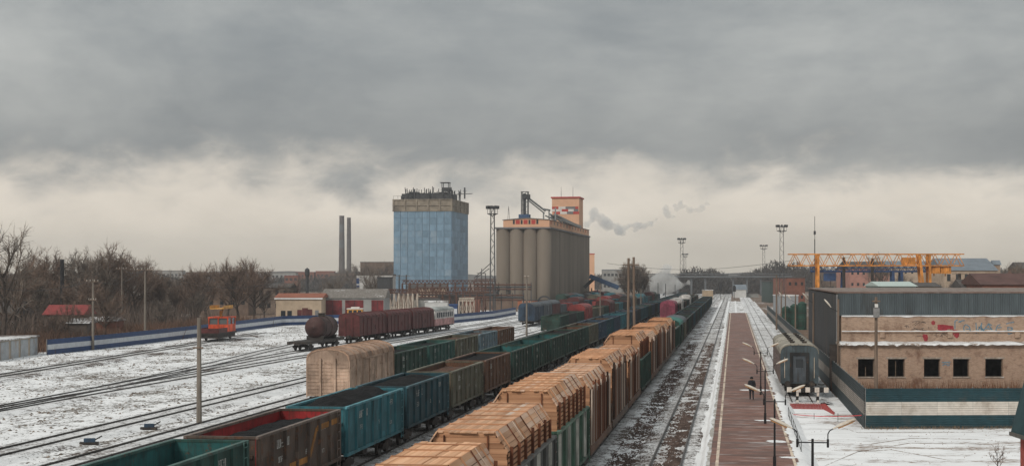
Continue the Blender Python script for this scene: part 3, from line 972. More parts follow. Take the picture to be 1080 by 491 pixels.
ORD = ['first', 'second', 'third', 'fourth', 'fifth', 'sixth', 'seventh', 'eighth', 'ninth', 'tenth', 'eleventh', 'twelfth', 'thirteenth']
T0, TP = 33.7, 13.92
xt = TX['timber']
for k in range(11):
    yc = T0 + 6.55 + TP * k
    near = k < 7
    if k <= 2 or k == 6:
        col = {0: P_tgrey, 1: P_tgrey, 2: P_tgreen, 6: P_dgreen}[k]
        lab = 'dark green gondola wagon with timber amid the rusty stake wagons' if k == 6 else ('grey gondola wagon under the timber stack nearest the camera', 'grey gondola wagon with pale ribs, just ahead of the green timber wagon', 'green gondola wagon with pale ribs carrying timber beside the main track')[k]
        w = gondola(xt, yc, col, lab, 'wagons of the timber train')
        for sw in w.children:
            if sw.name.startswith('side_wall'):
                for i, r in enumerate(sw.children):
                    if i % 2 == 0 and k < 6: r.material_slots[0].material = ribpale
        hw, zb = 1.38, GB + .07
    else:
        stake_wagon(xt, yc, P_rust if k % 2 else P_brown, '%s wagon of the timber train, rusty flat wagon hidden by upright stakes' % ORD[k], 'wagons of the timber train', near)
        hw, zb = 1.44, 1.33
    zt = (4.72, 4.80, 5.12, 4.78, 5.0, 4.68, 5.32, 4.82, 5.06, 4.66, 4.9)[k]
    lab = ('sawn timber stack with flat boarded top at the bottom edge of the picture', 'orange sawn timber stack with battened top and a pale strip at its far edge', 'tall sawn timber stack with a boarded front, on the green wagon')[k] if k < 3 else 'sawn timber stack behind rusty upright stakes, %s stack of the timber train' % ORD[k]
    timber_stack(xt, yc, zb, hw, zt - .64, zt, lab, near, dense=k > 2 and k != 6, seed=40 + k)
# then the mixed wagons ahead of the timber
gy = T0 + 11 * TP + 6.6
planks = MB()
w = gondola(xt, gy, P_dgreen, 'dark green gondola wagon with loose brown planks, ahead of the timber stacks', 'wagons ahead of the timber stacks', floor=M_scrap, mark=1)
s = thing('plank_load', 'loose brown planks lying in the dark green gondola wagon', 'timber', (xt, gy, 2.6))
rnd = random.Random(5)
for seg in range(3):
    for i in range(8):
        o = put('plank', BOARD, s, (-1.15 + i * .33 + rnd.uniform(-.05, .05), -4.1 + seg * 4.1 + rnd.uniform(-.3, .3), .62 + rnd.uniform(-.08, .12))); o.scale = (1.8, .68, 1.5)
        o.rotation_euler = (0, 0, rnd.uniform(-.04, .04)); o.material_slots[0].link = 'OBJECT'; o.material_slots[0].material = rnd.choice([W_end, W_end, W_top, W_rust])
mb = MB(); mb.box(-1.35, -6.0, -1.31, 1.35, 6.0, .52); mb.build('core', W_core, s)
gy += 13.92
w = boxcar(xt, gy, P_dgreen, paint('roof_teal', (.02, .16, .13), .15), 'green wagon with bright teal rounded roof in the timber train', 'wagons ahead of the timber stacks', L=12.6, eave=3.5, top=4.25, near=False)
gy += 13.92
w = boxcar(xt, gy, P_olive, P_slate, 'olive wagon with grey rounded roof behind the teal roofed wagon', 'wagons ahead of the timber stacks', L=12.6, eave=3.4, top=4.2, near=False)
for k in range(20):
    gy += 13.92
    gondola(xt, gy, (P_black, P_dgreen, P_black, P_dteal)[k % 4], 'dark gondola %s past the olive round roofed wagon of the timber train' % nth(k + 1), 'far gondolas of the timber train', near=False)
    coal(xt, gy, k % 3 + 1, 'coal in the dark gondola %s past the olive wagon of the timber train' % nth(k + 1), 'coal in the far timber train gondolas')

# ================================================================== WAGONS ON THE THIRD TRACK
yy = 332 + 7.4
boxcar(TX['third'], yy, P_magenta, P_magenta, 'magenta covered wagon standing between the timber and coal trains', L=14.7, near=False)
for k in range(15):
    yy += 14.6 if k == 0 else 13.92
    if k in (2, 7): boxcar(TX['third'], yy, P_white, P_white, ('pale covered wagon beyond the magenta wagon', 'farther pale covered wagon beyond the magenta wagon')[k == 7], L=12.8, near=False)
    else:
        gondola(TX['third'], yy, (P_black, P_brown, P_dgreen)[k % 3], 'dark gondola %s behind the magenta covered wagon' % nth(k + 1), 'gondolas beyond the magenta wagon', near=False)

# ================================================================== COAL TRAIN
xc_ = TX['coal']
spec = [  # outer, inner, load, label
    (P_green, P_inteal, None, 'empty green gondola wagon with teal inside in the bottom left corner'),
    (P_brown, P_inred, 2, 'brown gondola wagon with red inside and an orange zigzag stripe, half full of coal'),
    (P_teal, P_teal, 0, 'bright teal gondola wagon heaped with coal behind the brown striped wagon'),
    (P_dteal, P_dteal, 1, 'dark teal gondola wagon heaped with coal behind the bright teal one'),
    (P_olive, P_rust, 's', 'olive gondola wagon with rusty brown remains inside'),
    (P_rust, P_black, 3, 'patchy rust brown gondola wagon with black coal between olive and green wagons'),
    (P_dgreen, P_inteal, None, 'first of three empty green gondolas with teal insides in the coal train'),
    (P_dgreen, P_inteal, None, 'second of three empty green gondolas with teal insides in the coal train'),
    (P_dgreen, P_inteal, None, 'third of three empty green gondolas with teal insides in the coal train'),
    (P_dgreen, P_black, 3, 'dark green gondola with coal just past the three empty teal ones'),
    (P_dgreen, P_rust, 's', 'dark green gondola with rusty red inside in the coal train'),
    (P_olive, P_rust, 's', 'olive green gondola with rusty inside left of the paired wooden poles'),
    (P_blue, P_blue, 3, 'dark blue gondola of the coal train left of the paired wooden poles'),
    (P_dteal, P_rust, 's', 'dark slate blue gondola of the coal train just left of the paired wooden poles'),
    (P_blue, P_rust, 's', 'dark blue gondola of the coal train behind the paired wooden poles'),
    (P_teal, P_rust, 's', 'teal gondola of the coal train just right of the paired wooden poles'),
    (P_dteal, P_rust, 's', 'dark teal gondola right of the paired wooden poles, second past them'),
]
for k in range(42):
    yc = 44.1 + 6.4 + 13.92 * k
    if k < len(spec):
        o_, i_, ld, lab = spec[k]
        gondola(xc_, yc, o_, lab, 'gondolas of the coal train', inner=i_, near=k < 14, floor=P_black if ld is None else M_scrap, mark=k)
        if ld == 's': coal(xc_, yc, 3, 'rusty brown remains inside the gondola that is %s in the coal train' % nth(k + 1), 'rusty loads', -.12, M_scrap)
        elif ld is not None: coal(xc_, yc, ld, {1: 'coal lying low in the brown gondola with red inside', 2: 'mounded black coal filling the bright teal gondola', 3: 'black coal heap in the dark teal gondola', 5: 'black coal in the patchy rust brown gondola', 9: 'coal in the dark green gondola past the three empty ones', 12: 'coal in the dark blue gondola left of the paired poles'}[k], 'coal loads', -.22 if k == 1 else 0)
    else:
        gondola(xc_, yc, (P_dteal, P_dgreen, P_blue, P_black, P_dteal)[k % 5], 'gondola past the paired wooden poles, %s of the coal train' % nth(k + 1), 'far gondolas of the coal train', near=False)
        coal(xc_, yc, 2 + k % 2, 'load in the far gondola that is %s in the coal train' % nth(k + 1), 'coal in the far gondolas', 0, M_scrap if k % 3 else None)
# the orange zigzag on the brown wagon
mb = MB()
M_zig = paint('zigzag_orange', (.36, .16, .035), .35)
bw = [o for o in COL.objects if o.type == 'EMPTY' and o.name.startswith('gondola_wagon') and o.get('label', '').startswith('brown gondola wagon with red')][0]
for a, b in (((-1.9, 1.75), (1.2, 1.75)), ((1.25, 1.85), (2.3, 2.95)), ((2.4, 2.95), (6.2, 3.0))):
    n = max(1, int(abs(b[0] - a[0]) / .4))
    mb.bar((GW / 2 - .066, a[0], a[1]), (GW / 2 - .066, b[0], b[1]), .018, .26, up=(0, 0, 1))
mb.build('zigzag_stripe', M_zig, bw)

# ================================================================== BEIGE WAGON AND ITS TRAIN
xb = TX['beige']
boxcar(xb, 107.9 + 7.36, P_beige, P_beige_roof, 'rusty beige covered wagon with rounded ribbed roof and slatted end', L=14.7, eave=3.75, top=4.55)
yb = 107.9 + 14.7 + 1.2 + 6.4
gs = [(P_dgreen, 3, 'dark green gondola with coal coupled right behind the beige covered wagon'), (P_green, 3, 'worn green gondola, second behind the beige covered wagon'), (P_olive, 's', 'olive brown gondola, third behind the beige covered wagon'),
      (P_bluegrey, 's', 'pale blue grey gondola, fourth behind the beige covered wagon'), (P_rust, 's', 'rust brown gondola at the end of the beige wagon train')]
for k, (p, ld, lab) in enumerate(gs):
    gondola(xb, yb, p, lab, 'gondolas behind the beige wagon', near=True, mark=k + 1)
    coal(xb, yb, 3, ('black coal' if ld == 3 else 'rusty remains') + ' in the gondola %s behind the beige covered wagon' % nth(k + 1), 'loads behind the beige wagon', -.05, None if ld == 3 else M_scrap)
    yb += 13.92
yb = 244 + 6.4
gondola(xb, yb, P_dgreen, 'dark green gondola leading the wagons beyond the gap in the beige train', 'wagons beyond the gap'); yb += 13.92
gondola(xb, yb, P_black, 'black gondola between the dark green gondola and the red covered wagon', 'wagons beyond the gap', near=False); yb += 13.92
gondola(xb, yb, P_dgreen, 'dark gondola just in front of the red covered wagon', 'wagons beyond the gap', near=False); yb += 14.6
boxcar(xb, yb, P_red, P_red, 'red covered wagon standing in the middle of the yard', 'wagons beyond the gap', near=False); yb += 14.8
for k in range(3):
    gondola(xb, yb, (P_olive, P_olive, P_dgreen)[k], ('olive gondola right behind the red covered wagon', 'second olive gondola behind the red covered wagon', 'green gondola third behind the red covered wagon')[k], 'wagons beyond the gap', near=False); yb += 13.92
yb += .8
boxcar(xb, yb, P_maroon, P_maroon, 'maroon covered wagon with snow on its roof, beyond the red one', 'wagons beyond the gap', near=False); yb += 14.6
far_cols = [P_dgreen, P_maroon, P_teal, P_olive, P_dteal, P_brown, P_red, P_black, P_slate]
rnd = random.Random(3)
for k in range(16):
    c = rnd.choice(far_cols)
    if rnd.random() < .35: boxcar(xb, yb, c, c, 'far covered wagon, %s past the snowy roofed maroon wagon' % nth(k + 1), 'far covered wagons in the yard', L=13.0, near=False)
    else: gondola(xb, yb, c, 'far gondola, %s past the snowy roofed maroon wagon' % nth(k + 1), 'far gondolas in the yard', near=False)
    yb += 13.95
for x, ystart, n in ((TX['sixth'], 400, 14), (-47.0, 430, 12), (-52.6, 470, 9)):
    yf = ystart
    for k in range(n):
        c = rnd.choice(far_cols)
        wh = {TX['sixth']: 'just left of the beige train line', -47.0: 'left of the dark blue van line', -52.6: 'nearest the silos'}[x]
        if rnd.random() < .4: boxcar(x, yf, c, c, 'far covered wagon, %s in the row %s' % (nth(k + 1), wh), 'far covered wagons in the yard', L=13.0, near=False)
        else: gondola(x, yf, c, 'far gondola, %s in the row %s' % (nth(k + 1), wh), 'far gondolas in the yard', near=False)
        yf += 13.95
# blue and grey vans by the blue and white fence
xs_ = TX['seventh']
yv = 300 + 7.4
boxcar(xs_, yv, P_blue, P_slate, 'dark blue covered wagon beside the end of the blue white fence', 'vans in the middle of the yard', near=False); yv += 15.4
boxcar(xs_, yv, P_slate, P_slate, 'grey covered wagon coupled behind the dark blue one', 'vans in the middle of the yard', near=False); yv += 15.4
boxcar(xs_, yv, P_maroon, P_slate, 'maroon ended covered wagon, third behind the dark blue one', 'vans in the middle of the yard', near=False); yv += 15.4
for k in range(14):
    c = P_teal if k == 11 else rnd.choice(far_cols)
    if k in (3, 7, 11): boxcar(xs_, yv, c, c, 'far covered wagon, %s behind the dark blue covered wagon' % nth(k + 3), 'far covered wagons in the yard', L=13.0, near=False)
    else: gondola(xs_, yv, c, 'far gondola, %s behind the dark blue covered wagon' % nth(k + 3), 'far gondolas in the yard', near=False)
    yv += 13.95

# ================================================================== TANK WAGON, MAROON WAGONS, WHITE VAN
def on_line(y): 
    f = (y - 195) / 88
    return -57.4 + 3.9 * f
RZ = -math.atan2(3.9, 88)
# tank wagon with long open deck
y0 = 203.5
w = thing('tank_wagon', 'rusty tank on a flat wagon, in front of the maroon covered wagons', 'wagon', (on_line(y0), y0, 0), RZ)
mb = MB(); mb.box(-1.4, -8.2, 1.0, 1.4, 8.2, 1.22)
for sx in (-1, 1): mb.box(sx * 1.4 - .05, -8.2, .85, sx * 1.4 + .05, 8.2, 1.225)
mb.build('deck', M_steel_dark, w)
mb = MB()
rr = 1.5; zc_ = 1.35 + rr; N = 20
rings = [(-3.6, .05), (-3.55, .7), (-3.35, 1.2), (-3.0, 1.46), (-2.8, rr), (2.8, rr), (3.0, 1.46), (3.35, 1.2), (3.55, .7), (3.6, .05)]
V = []; F = []
for (yy, r_) in rings:
    for k in range(N): V.append((r_ * math.cos(2 * math.pi * k / N), yy + 2.2, zc_ + r_ * math.sin(2 * math.pi * k / N)))
for j in range(len(rings) - 1):
    for k in range(N): F.append((j * N + k, j * N + (k + 1) % N, (j + 1) * N + (k + 1) % N, (j + 1) * N + k))
F += [tuple(range(N)), tuple(range(len(rings) * N - 1, (len(rings) - 1) * N - 1, -1))]
mb.add(V, F)
tk = mb.build('tank', paint('tank_rust', (.055, .024, .022), .3), w); smooth(tk)
mb = MB(); mb.cyl((0, 2.2, zc_ + rr - .1), (0, 2.2, zc_ + rr + .35), .5, n=14); mb.cyl((0, 2.2, zc_ + rr + .35), (0, 2.2, zc_ + rr + .45), .56, n=14); mb.build('dome', M_steel_dark, tk)
for yy in (-.6, 5.0):
    mb = MB(); mb.box(-1.2, yy - .25, 1.22, 1.2, yy + .25, 1.75); mb.build('saddle', M_steel_dark, w)
for k, yy in enumerate((-.2, 2.2, 4.6)):
    mb = MB()
    for q in range(N):
        a0, a1 = 2 * math.pi * q / N, 2 * math.pi * (q + 1) / N
        mb.bar((1.515 * math.cos(a0), yy, zc_ + 1.515 * math.sin(a0)), (1.515 * math.cos(a1), yy, zc_ + 1.515 * math.sin(a1)), .1, .03, up=(0, 1, 0))
    mb.build('band', M_steel_dark, w)
put('underframe', frame_mesh(16.4), w); add_bogies(w, 5.8, True)
for k, yy in enumerate((226.0, 241.6, 257.2)):
    boxcar(on_line(yy), yy, P_maroon, P_maroon, ('maroon covered wagon next to the rusty tank', 'middle one of the three maroon covered wagons', 'maroon covered wagon coupled to the white and pink van')[k], 'maroon covered wagons', eave=3.75, top=4.45, rz=RZ)
yy = 273.5
w = thing('passenger_van', 'white and pink passenger van with a row of small windows at the train end', 'wagon', (on_line(yy), yy, 0), RZ)
mb = MB(); h = 1.52; L = 15
mb.box(-h, -L / 2, 1.1, h, L / 2, 2.3); mb.build('lower_body', P_pinkred, w)
mb = MB(); mb.box(-h + .01, -L / 2 + .01, 2.3, h - .01, L / 2 - .01, 3.75); up_ = mb.build('upper_body', P_white, w)
for k in range(9):
    for s in (-1, 1):
        mb = MB(); mb.box(-.02, -.38, 0, .02, .38, .85); mb.build('window', glass(), up_, (s * h, -L / 2 + 1.8 + k * 1.42, 2.55))
mb = MB(); a = arch(h + .03, 3.75, 4.35); mb.prism(a, -L / 2 - .03, L / 2 + .03); mb.build('roof', paint('van_roof', (.34, .36, .35), .3), w)
put('underframe', frame_mesh(15), w); add_bogies(w, 5.0, True)

# ================================================================== ORANGE TRACK MOTOR TROLLEY
p = onground(231, 357.5, 0)
M_orange = paint('trolley_orange', (.62, .085, .03), .12)
M_yel = paint('crane_yellow', (.66, .33, .07), .15)
tr = thing('track_trolley',  'orange railway motor trolley with a yellow crane on its cab roof', 'rail trolley', (p.x, p.y, 0), math.atan2(10.5, 100) )
mb = MB(); mb.box(-1.05, -4.4, .35, 1.05, 4.0, .85); mb.box(-1.25, -4.6, .85, 1.25, 4.2, 1.1); mb.box(-1.3, -4.6, 1.1, 1.3, -.6, 1.16); mb.build('deck', M_steel_dark, tr)
for s in (-1, 1):
    mb = MB(); mb.box(s * 1.28 - .04, -4.6, 1.1, s * 1.28 + .04, -.65, 1.75); mb.build('side_board', P_maroon, tr)
mb = MB(); mb.box(-1.25, -4.64, 1.1, 1.25, -4.56, 1.75); mb.build('tail_board', P_maroon, tr)
mb = MB(); mb.box(-1.3, -.4, 1.1, 1.3, 3.3, 2.15); cab = mb.build('cab', M_orange, tr)
mb = MB()
for (x, y) in ((-1.24, -.34), (1.24, -.34), (-1.24, 3.24), (1.24, 3.24), (-1.24, 1.5), (1.24, 1.5), (0, 3.24), (0, -.34)): mb.box(x - .07, y - .07, 2.15, x + .07, y + .07, 3.05)
mb.build('pillars', M_orange, cab)
mb = MB(); mb.box(-1.36, -.46, 3.05, 1.36, 3.36, 3.22); mb.build('cab_roof', M_orange, cab)
mb = MB(); mb.box(-1.22, -.3, 2.15, 1.22, 3.2, 3.05); mb.build('glazing', glass('cab_glass', (.10, .11, .11)), cab)
mb = MB(); mb.box(-.9, 3.3, 1.1, .9, 4.15, 1.75); mb.build('bonnet', M_orange, tr)
for s in (-1, 1):
    mb = MB(); mb.cyl((s * .7, 4.15, 1.4), (s * .7, 4.22, 1.4), .14, n=10); mb.build('headlamp', M_yel, tr)
cr = MB(); cr.cyl((0, .9, 3.22), (0, .9, 4.1), .22, .18, 8); cr.bar((0, .9, 3.3), (0, 2.0, 4.5), .18, .22); mm = cr.build('crane_post', M_yel, tr)
cr = MB(); cr.box(-.9, -1.0, 4.35, .9, 3.3, 4.45); cr.box(-.95, -1.0, 4.45, -.88, 3.3, 4.85); cr.box(.88, -1.0, 4.45, .95, 3.3, 4.85); cr.build('work_platform', M_yel, tr)
tr.scale = (1.2, 1.45, 1.1)
for y in (-3.2, 2.6):
    for s in (-1, 1): put('wheel', WHEEL, tr, (s * .79, y, .475), math.pi if s < 0 else 0)

# ================================================================== PASSENGER COACH BY THE PLATFORM
P_coach = paint('coach_grey', (.062, .082, .092), .12, .45)
P_coach_side = paint('coach_side', (.17, .13, .115), .3, .5)
P_coach_roof = paint('coach_roof', (.31, .285, .235), .2, .7)
yk = 127 + 12.0
w = thing('passenger_coach', 'grey passenger coach with dark end door standing at the buffer stop', 'coach', (TX['coach'], yk, 0))
CL = 23.6; h = 1.55
def coach_prof(h, b, e, tp, n=10): 
    return [(-h, b), (h, b)] + [(h * max(-1, min(1, math.copysign(abs(math.cos(math.pi * k / n)) ** .6, math.cos(math.pi * k / n)))), e + (tp - e) * math.sin(math.pi * k / n) ** .75) for k in range(n + 1)]
for s in (-1, 1):
    mb = MB(); a, b = sorted((s * h, s * (h - .08))); mb.box(a, -CL / 2 + .1, 1.05, b, CL / 2 - .1, 3.5)
    mb.build('side_wall', P_coach_side, w)
for s in (-1, 1):
    mb = MB(); y = s * CL / 2
    mb.prism(coach_prof(h - .005, 1.05, 3.5, 4.22), min(y, y - s * .1), max(y, y - s * .1)); ew = mb.build('end_wall', P_coach, w)
    mb = MB(); a, b = sorted((y, y + s * .12))
    mb.box(-.78, a, 1.15, -.52, b, 3.35); mb.box(.52, a, 1.15, .78, b, 3.35); mb.box(-.78, a, 3.35, .78, b, 3.6); mb.build('gangway_frame', P_black, ew)
    mb = MB(); a, b = sorted((y, y + s * .05)); mb.box(-.52, a, 1.15, .52, b, 3.35); dr = mb.build('end_door', P_slate, ew)
    mb = MB(); a, b = sorted((y + s * .051, y + s * .06)); mb.box(-.3, a, 2.35, .3, b, 3.05); mb.build('door_window', glass(), ew)
    for sx in (-1, 1):
        mb = MB(); mb.cyl((sx * .98, y, 1.05), (sx * .98, y + s * .55, 1.05), .12, n=10); mb.cyl((sx * .98, y + s * .55, 1.05), (sx * .98, y + s * .62, 1.05), .26, n=14); mb.build('buffer', M_steel_dark, w)
        mb = MB(); mb.cyl((sx * 1.2, y + s * .04, 1.5), (sx * 1.2, y + s * .04, 3.2), .025, n=5); mb.build('handrail', M_line, w)
pr = coach_prof(h + .04, 3.48, 3.5, 4.3)[2:]; pi_ = coach_prof(h - .03, 3.48, 3.5, 4.2)[2:]
mb = MB(); mb.prism(pr + pi_[::-1], -CL / 2 - .06, CL / 2 + .06); rf = mb.build('roof', P_coach_roof, w)
for k in range(6):
    for sx in (-.5, .5):
        mb = MB(); mb.box(-.18, -.25, 0, .18, .25, .2); mb.box(-.23, -.3, .2, .23, .3, .26); mb.build('roof_vent', M_steel_dark, rf, (sx, -9.5 + k * 3.8, 4.18))
for s in (-1, 1):
    for k in range(9):
        mb = MB(); mb.box(-.015, -.6, 0, .015, .6, .9); mb.build('window', glass(), w, (s * h, -8.6 + k * 2.15, 2.1))
mb = MB(); mb.box(-1.4, -CL / 2 + .2, .85, 1.4, CL / 2 - .2, 1.05)
for y in (-3, 0, 3): mb.box(-1.2, y - .9, .4, 1.2, y + .9, .85)
mb.build('underframe', M_steel_dark, w); add_bogies(w, 8.5, True)
# ================================================================== PLATFORM LAMPS
M_lampmetal = plain('lamp_post_black', (.022, .022, .024), .2, 5, .5, .3)
M_lamphead = plain('lamp_head_cream', (.58, .53, .46), .12, 6, .5, dirt=(.30, .20, .12), dirt_amt=.4)
M_amber = plain('lamp_lens_amber', (.42, .22, .09), .15, 6, .35)
def head_mesh():
    mb = MB(); n = 10
    st = [(0, .03, .03), (.12, .07, .06), (.35, .15, .10), (.62, .16, .10), (.85, .11, .07), (.95, .02, .02)]
    V = []; F = []
    for (x, w, t) in st:
        for k in range(n):
            a = 2 * math.pi * k / n
            V.append((x, w * math.cos(a), t * math.sin(a) * (1 if math.sin(a) > 0 else .45)))
    for j in range(len(st) - 1):
        for k in range(n): F.append((j * n + k, j * n + (k + 1) % n, (j + 1) * n + (k + 1) % n, (j + 1) * n + k))
    F += [tuple(range(n)), tuple(range(len(st) * n - 1, (len(st) - 1) * n - 1, -1))]
    mb.add(V, [f[::-1] for f in F])
    return mb.mesh('lamp_head', M_lamphead)
HEAD = head_mesh()
for p in HEAD.polygons: p.use_smooth = True
mb = MB(); mb.plate([(.2, -.09), (.45, -.12), (.75, -.11), (.88, 0), (.75, .11), (.45, .12), (.2, .09)], -.075, -.035); LENS = mb.mesh('lens', M_amber)
mb = MB(); mb.cyl((0, 0, 0), (0, 0, 3.55), .055, .045, 8); mb.cyl((0, 0, 0), (0, 0, .7), .085, .08, 8); POST = mb.mesh('post', M_lampmetal)
mb = MB(); mb.cyl((-.56, 0, 3.42), (.56, 0, 3.42), .025, n=6); CROSS = mb.mesh('crossbar', M_lampmetal)
mb = MB(); mb.cyl((0, 0, -.17), (0, 0, .12), .045, n=6); mb.cyl((0, 0, .12), (0, 0, .3), .022, n=6); mb.cyl((0, 0, .3), (.06, 0, .42), .022, n=6); mb.cyl((.06, 0, .42), (.2, 0, .5), .022, n=6); ARM = mb.mesh('arm', M_lampmetal)
def platform_lamp(x, y, z, label, rz=0, grp='twin lamps along the platform'):
    t = thing('platform_lamp', label, 'street lamp', (x, y, z), rz, grp)
    put('post', POST, t); put('crossbar', CROSS, t)
    for s in (-1, 1):
        a = put('arm', ARM, t, (s * .53, 0, 3.42), math.pi if s < 0 else 0)
        hd = put('lamp_head', HEAD, a, (.17, 0, .48)); hd.rotation_euler = (0, R(-24), 0); hd.scale = (.92, .8, .85)
        ln = put('lens', LENS, a, (.17, 0, .48)); ln.rotation_euler = (0, R(-24), 0); ln.scale = (.92, .8, .85)
p = spot(857, 466, 53.3)
platform_lamp(p.x, p.y, p.z - 3.42, 'twin headed lamp nearest the camera, its crossbar at the bottom edge', R(2))
for d, u, lab in ((75.5, 817, 'second twin headed platform lamp from the camera'), (99.7, 807, 'third twin headed platform lamp, its right head over the coach roof'), (124, 802.3, 'fourth twin headed platform lamp, beside the walking person')):
    p = spot(u, 400, d); platform_lamp(p.x, p.y, PZ, lab)

# ================================================================== PERSON
pp = onground(792.8, 421, PZ + .02)
per = thing('person', 'person in dark winter coat and trousers walking away along the platform', 'person', (pp.x, pp.y, PZ + .015), R(6))
J = {'pelvis': (0, 0, .95), 'waist': (0, .01, 1.12), 'chest': (0, .02, 1.36), 'neck': (0, .03, 1.52), 'head': (0, .05, 1.62), 'crown': (0, .05, 1.76),
     'hipL': (-.1, 0, .9), 'kneeL': (-.1, .12, .50), 'ankL': (-.1, .10, .09), 'toeL': (-.1, .26, .04),
     'hipR': (.1, 0, .9), 'kneeR': (.1, -.02, .50), 'ankR': (.1, -.22, .13), 'toeR': (.1, -.1, .03),
     'shL': (-.2, .02, 1.43), 'elL': (-.27, -.05, 1.16), 'wrL': (-.25, .06, .92), 'hdL': (-.25, .09, .83),
     'shR': (.2, .02, 1.43), 'elR': (.27, .03, 1.16), 'wrR': (.26, .12, .93), 'hdR': (.26, .15, .84)}
RAD = {'pelvis': .17, 'waist': .16, 'chest': .18, 'neck': .075, 'head': .105, 'crown': .07, 'hipL': .115, 'hipR': .115, 'kneeL': .08, 'kneeR': .08, 'ankL': .06, 'ankR': .06, 'toeL': .045, 'toeR': .045,
       'shL': .095, 'shR': .095, 'elL': .07, 'elR': .07, 'wrL': .05, 'wrR': .05, 'hdL': .045, 'hdR': .045}
E = [('pelvis', 'waist'), ('waist', 'chest'), ('chest', 'neck'), ('neck', 'head'), ('head', 'crown'), ('pelvis', 'hipL'), ('hipL', 'kneeL'), ('kneeL', 'ankL'), ('ankL', 'toeL'),
     ('pelvis', 'hipR'), ('hipR', 'kneeR'), ('kneeR', 'ankR'), ('ankR', 'toeR'), ('chest', 'shL'), ('shL', 'elL'), ('elL', 'wrL'), ('wrL', 'hdL'), ('chest', 'shR'), ('shR', 'elR'), ('elR', 'wrR'), ('wrR', 'hdR')]
names = list(J)
me = bpy.data.meshes.new('body'); me.from_pydata([J[n] for n in names], [(names.index(a), names.index(b)) for a, b in E], [])
def body_mat():
    m, t, b = _new('dark_clothes')
    g = nd(t, 'ShaderNodeTexCoord'); sx = nd(t, 'ShaderNodeSeparateXYZ'); t.links.new(g.outputs['Object'], sx.inputs[0])
    n = nnoise(t, g.outputs['Object'], 9, 4)
    cloth = mix(t, ramp(t, n, .3, .7), (.010, .011, .014), (.024, .025, .030))
    skin = mix(t, ramp(t, sx.outputs[2], 1.535, 1.545), cloth, (.34, .19, .13))
    hand = mix(t, ramp(t, sx.outputs[2], .87, .88, 0, 0), skin, (.3, .17, .12))
    t.links.new(hand, b.inputs['Base Color']); b.inputs['Roughness'].default_value = .85
    return m
me.materials.append(body_mat())
body = put('body', me, per)
sk = body.modifiers.new('skin', 'SKIN'); 
if not me.skin_vertices: me.skin_vertices.new() if hasattr(me.skin_vertices, 'new') else None
import bmesh
bm = bmesh.new(); bm.from_mesh(me); lay = bm.verts.layers.skin.verify()
for i, v in enumerate(bm.verts):
    r = RAD[names[i]]; v[lay].radius = (r, r * (.75 if names[i] in ('chest', 'waist', 'pelvis') else 1)); v[lay].use_root = names[i] == 'pelvis'
bm.to_mesh(me); bm.free()
sb = body.modifiers.new('sub', 'SUBSURF'); sb.levels = 2; sb.render_levels = 2
# coat skirt and cap
mb = MB(); n = 14; V = []; F = []
for (z, r_, ry) in ((.72, .235, .17), (.95, .21, .165), (1.12, .19, .15), (1.38, .215, .15), (1.47, .13, .11)):
    for k in range(n): a = 2 * math.pi * k / n; V.append((r_ * math.cos(a), .01 + ry * math.sin(a), z))
for j in range(4):
    for k in range(n): F.append((j * n + k, j * n + (k + 1) % n, (j + 1) * n + (k + 1) % n, (j + 1) * n + k))
mb.add(V, F); smooth(mb.build('coat', plain('coat_black', (.014, .015, .020), .3, 6, .9), per))
mb = MB(); V = []; F = []
for (z, r_) in ((1.63, .125), (1.70, .125), (1.77, .10), (1.81, .03)):
    for k in range(n): a = 2 * math.pi * k / n; V.append((r_ * math.cos(a), .05 + r_ * math.sin(a), z))
for j in range(3):
    for k in range(n): F.append((j * n + k, j * n + (k + 1) % n, (j + 1) * n + (k + 1) % n, (j + 1) * n + k))
F.append(tuple(range(3 * n, 4 * n))); mb.add(V, F); smooth(mb.build('cap', plain('cap_black', (.016, .016, .018), .3, 6, .9), per))

# ================================================================== BUFFER STOP, RED PICKETS, RAILING, TAPE
M_bw_w = plain('stop_white', (.62, .58, .52), .15, 5, .7, dirt=(.3, .25, .2), dirt_amt=.3)
M_bw_b = plain('stop_black', (.02, .02, .02), .2, 5, .7)
yb_ = 122.6
bs = thing('buffer_stop', 'black and white striped buffer stop beam in front of the grey coach', 'buffer stop', (TX['coach'] + .45, yb_, 0))
for k in range(9):
    mb = MB(); mb.box(-1.62 + k * .36, -.15, .68, -1.62 + (k + 1) * .36 - .002, .15, 1.06); mb.build('stripe_block', M_bw_w if k % 2 == 0 else M_bw_b, bs)
for sx in (-.8, .8):
    for k in range(3):
        mb = MB(); mb.box(sx - .09, -.1, -.25 + k * .31, sx + .09, .1, -.25 + (k + 1) * .31 - .002); mb.build('post', M_bw_w if k % 2 == 0 else M_bw_b, bs)
    mb = MB(); mb.bar((sx, .1, .66), (sx, 1.7, -.2), .14, .16); mb.build('brace', M_bw_b, bs)
M_redp = plain('picket_red', (.36, .055, .048), .25, 4, .7, dirt=(.22, .03, .03), dirt_amt=.4)
a0, a1 = onground(829, 422), onground(865, 422); b0, b1 = onground(825.5, 430.5), onground(868, 431.5)
rp = thing('red_picket_screen', 'red painted picket apron lying in the snow before the buffer stop', 'picket fence', ((b0.x + b1.x) / 2, b0.y, GZ))
org = Vector(rp.location)
N = 30
for k in range(N):
    f = (k + .5) / N
    a = a0.lerp(a1, f) - org; b = b0.lerp(b1, f) - org
    mb = MB(); mb.bar((b.x, b.y, .05 + .02 * (k % 2)), (a.x, a.y, .14 + .04 * (k % 2)), .07, .03); mb.build('slat', M_redp, rp)
t0, t1 = onground(868, 431.0), onground(879.5, 437)
u0 = onground(865, 422.5); u1 = onground(880.5, 435.8)
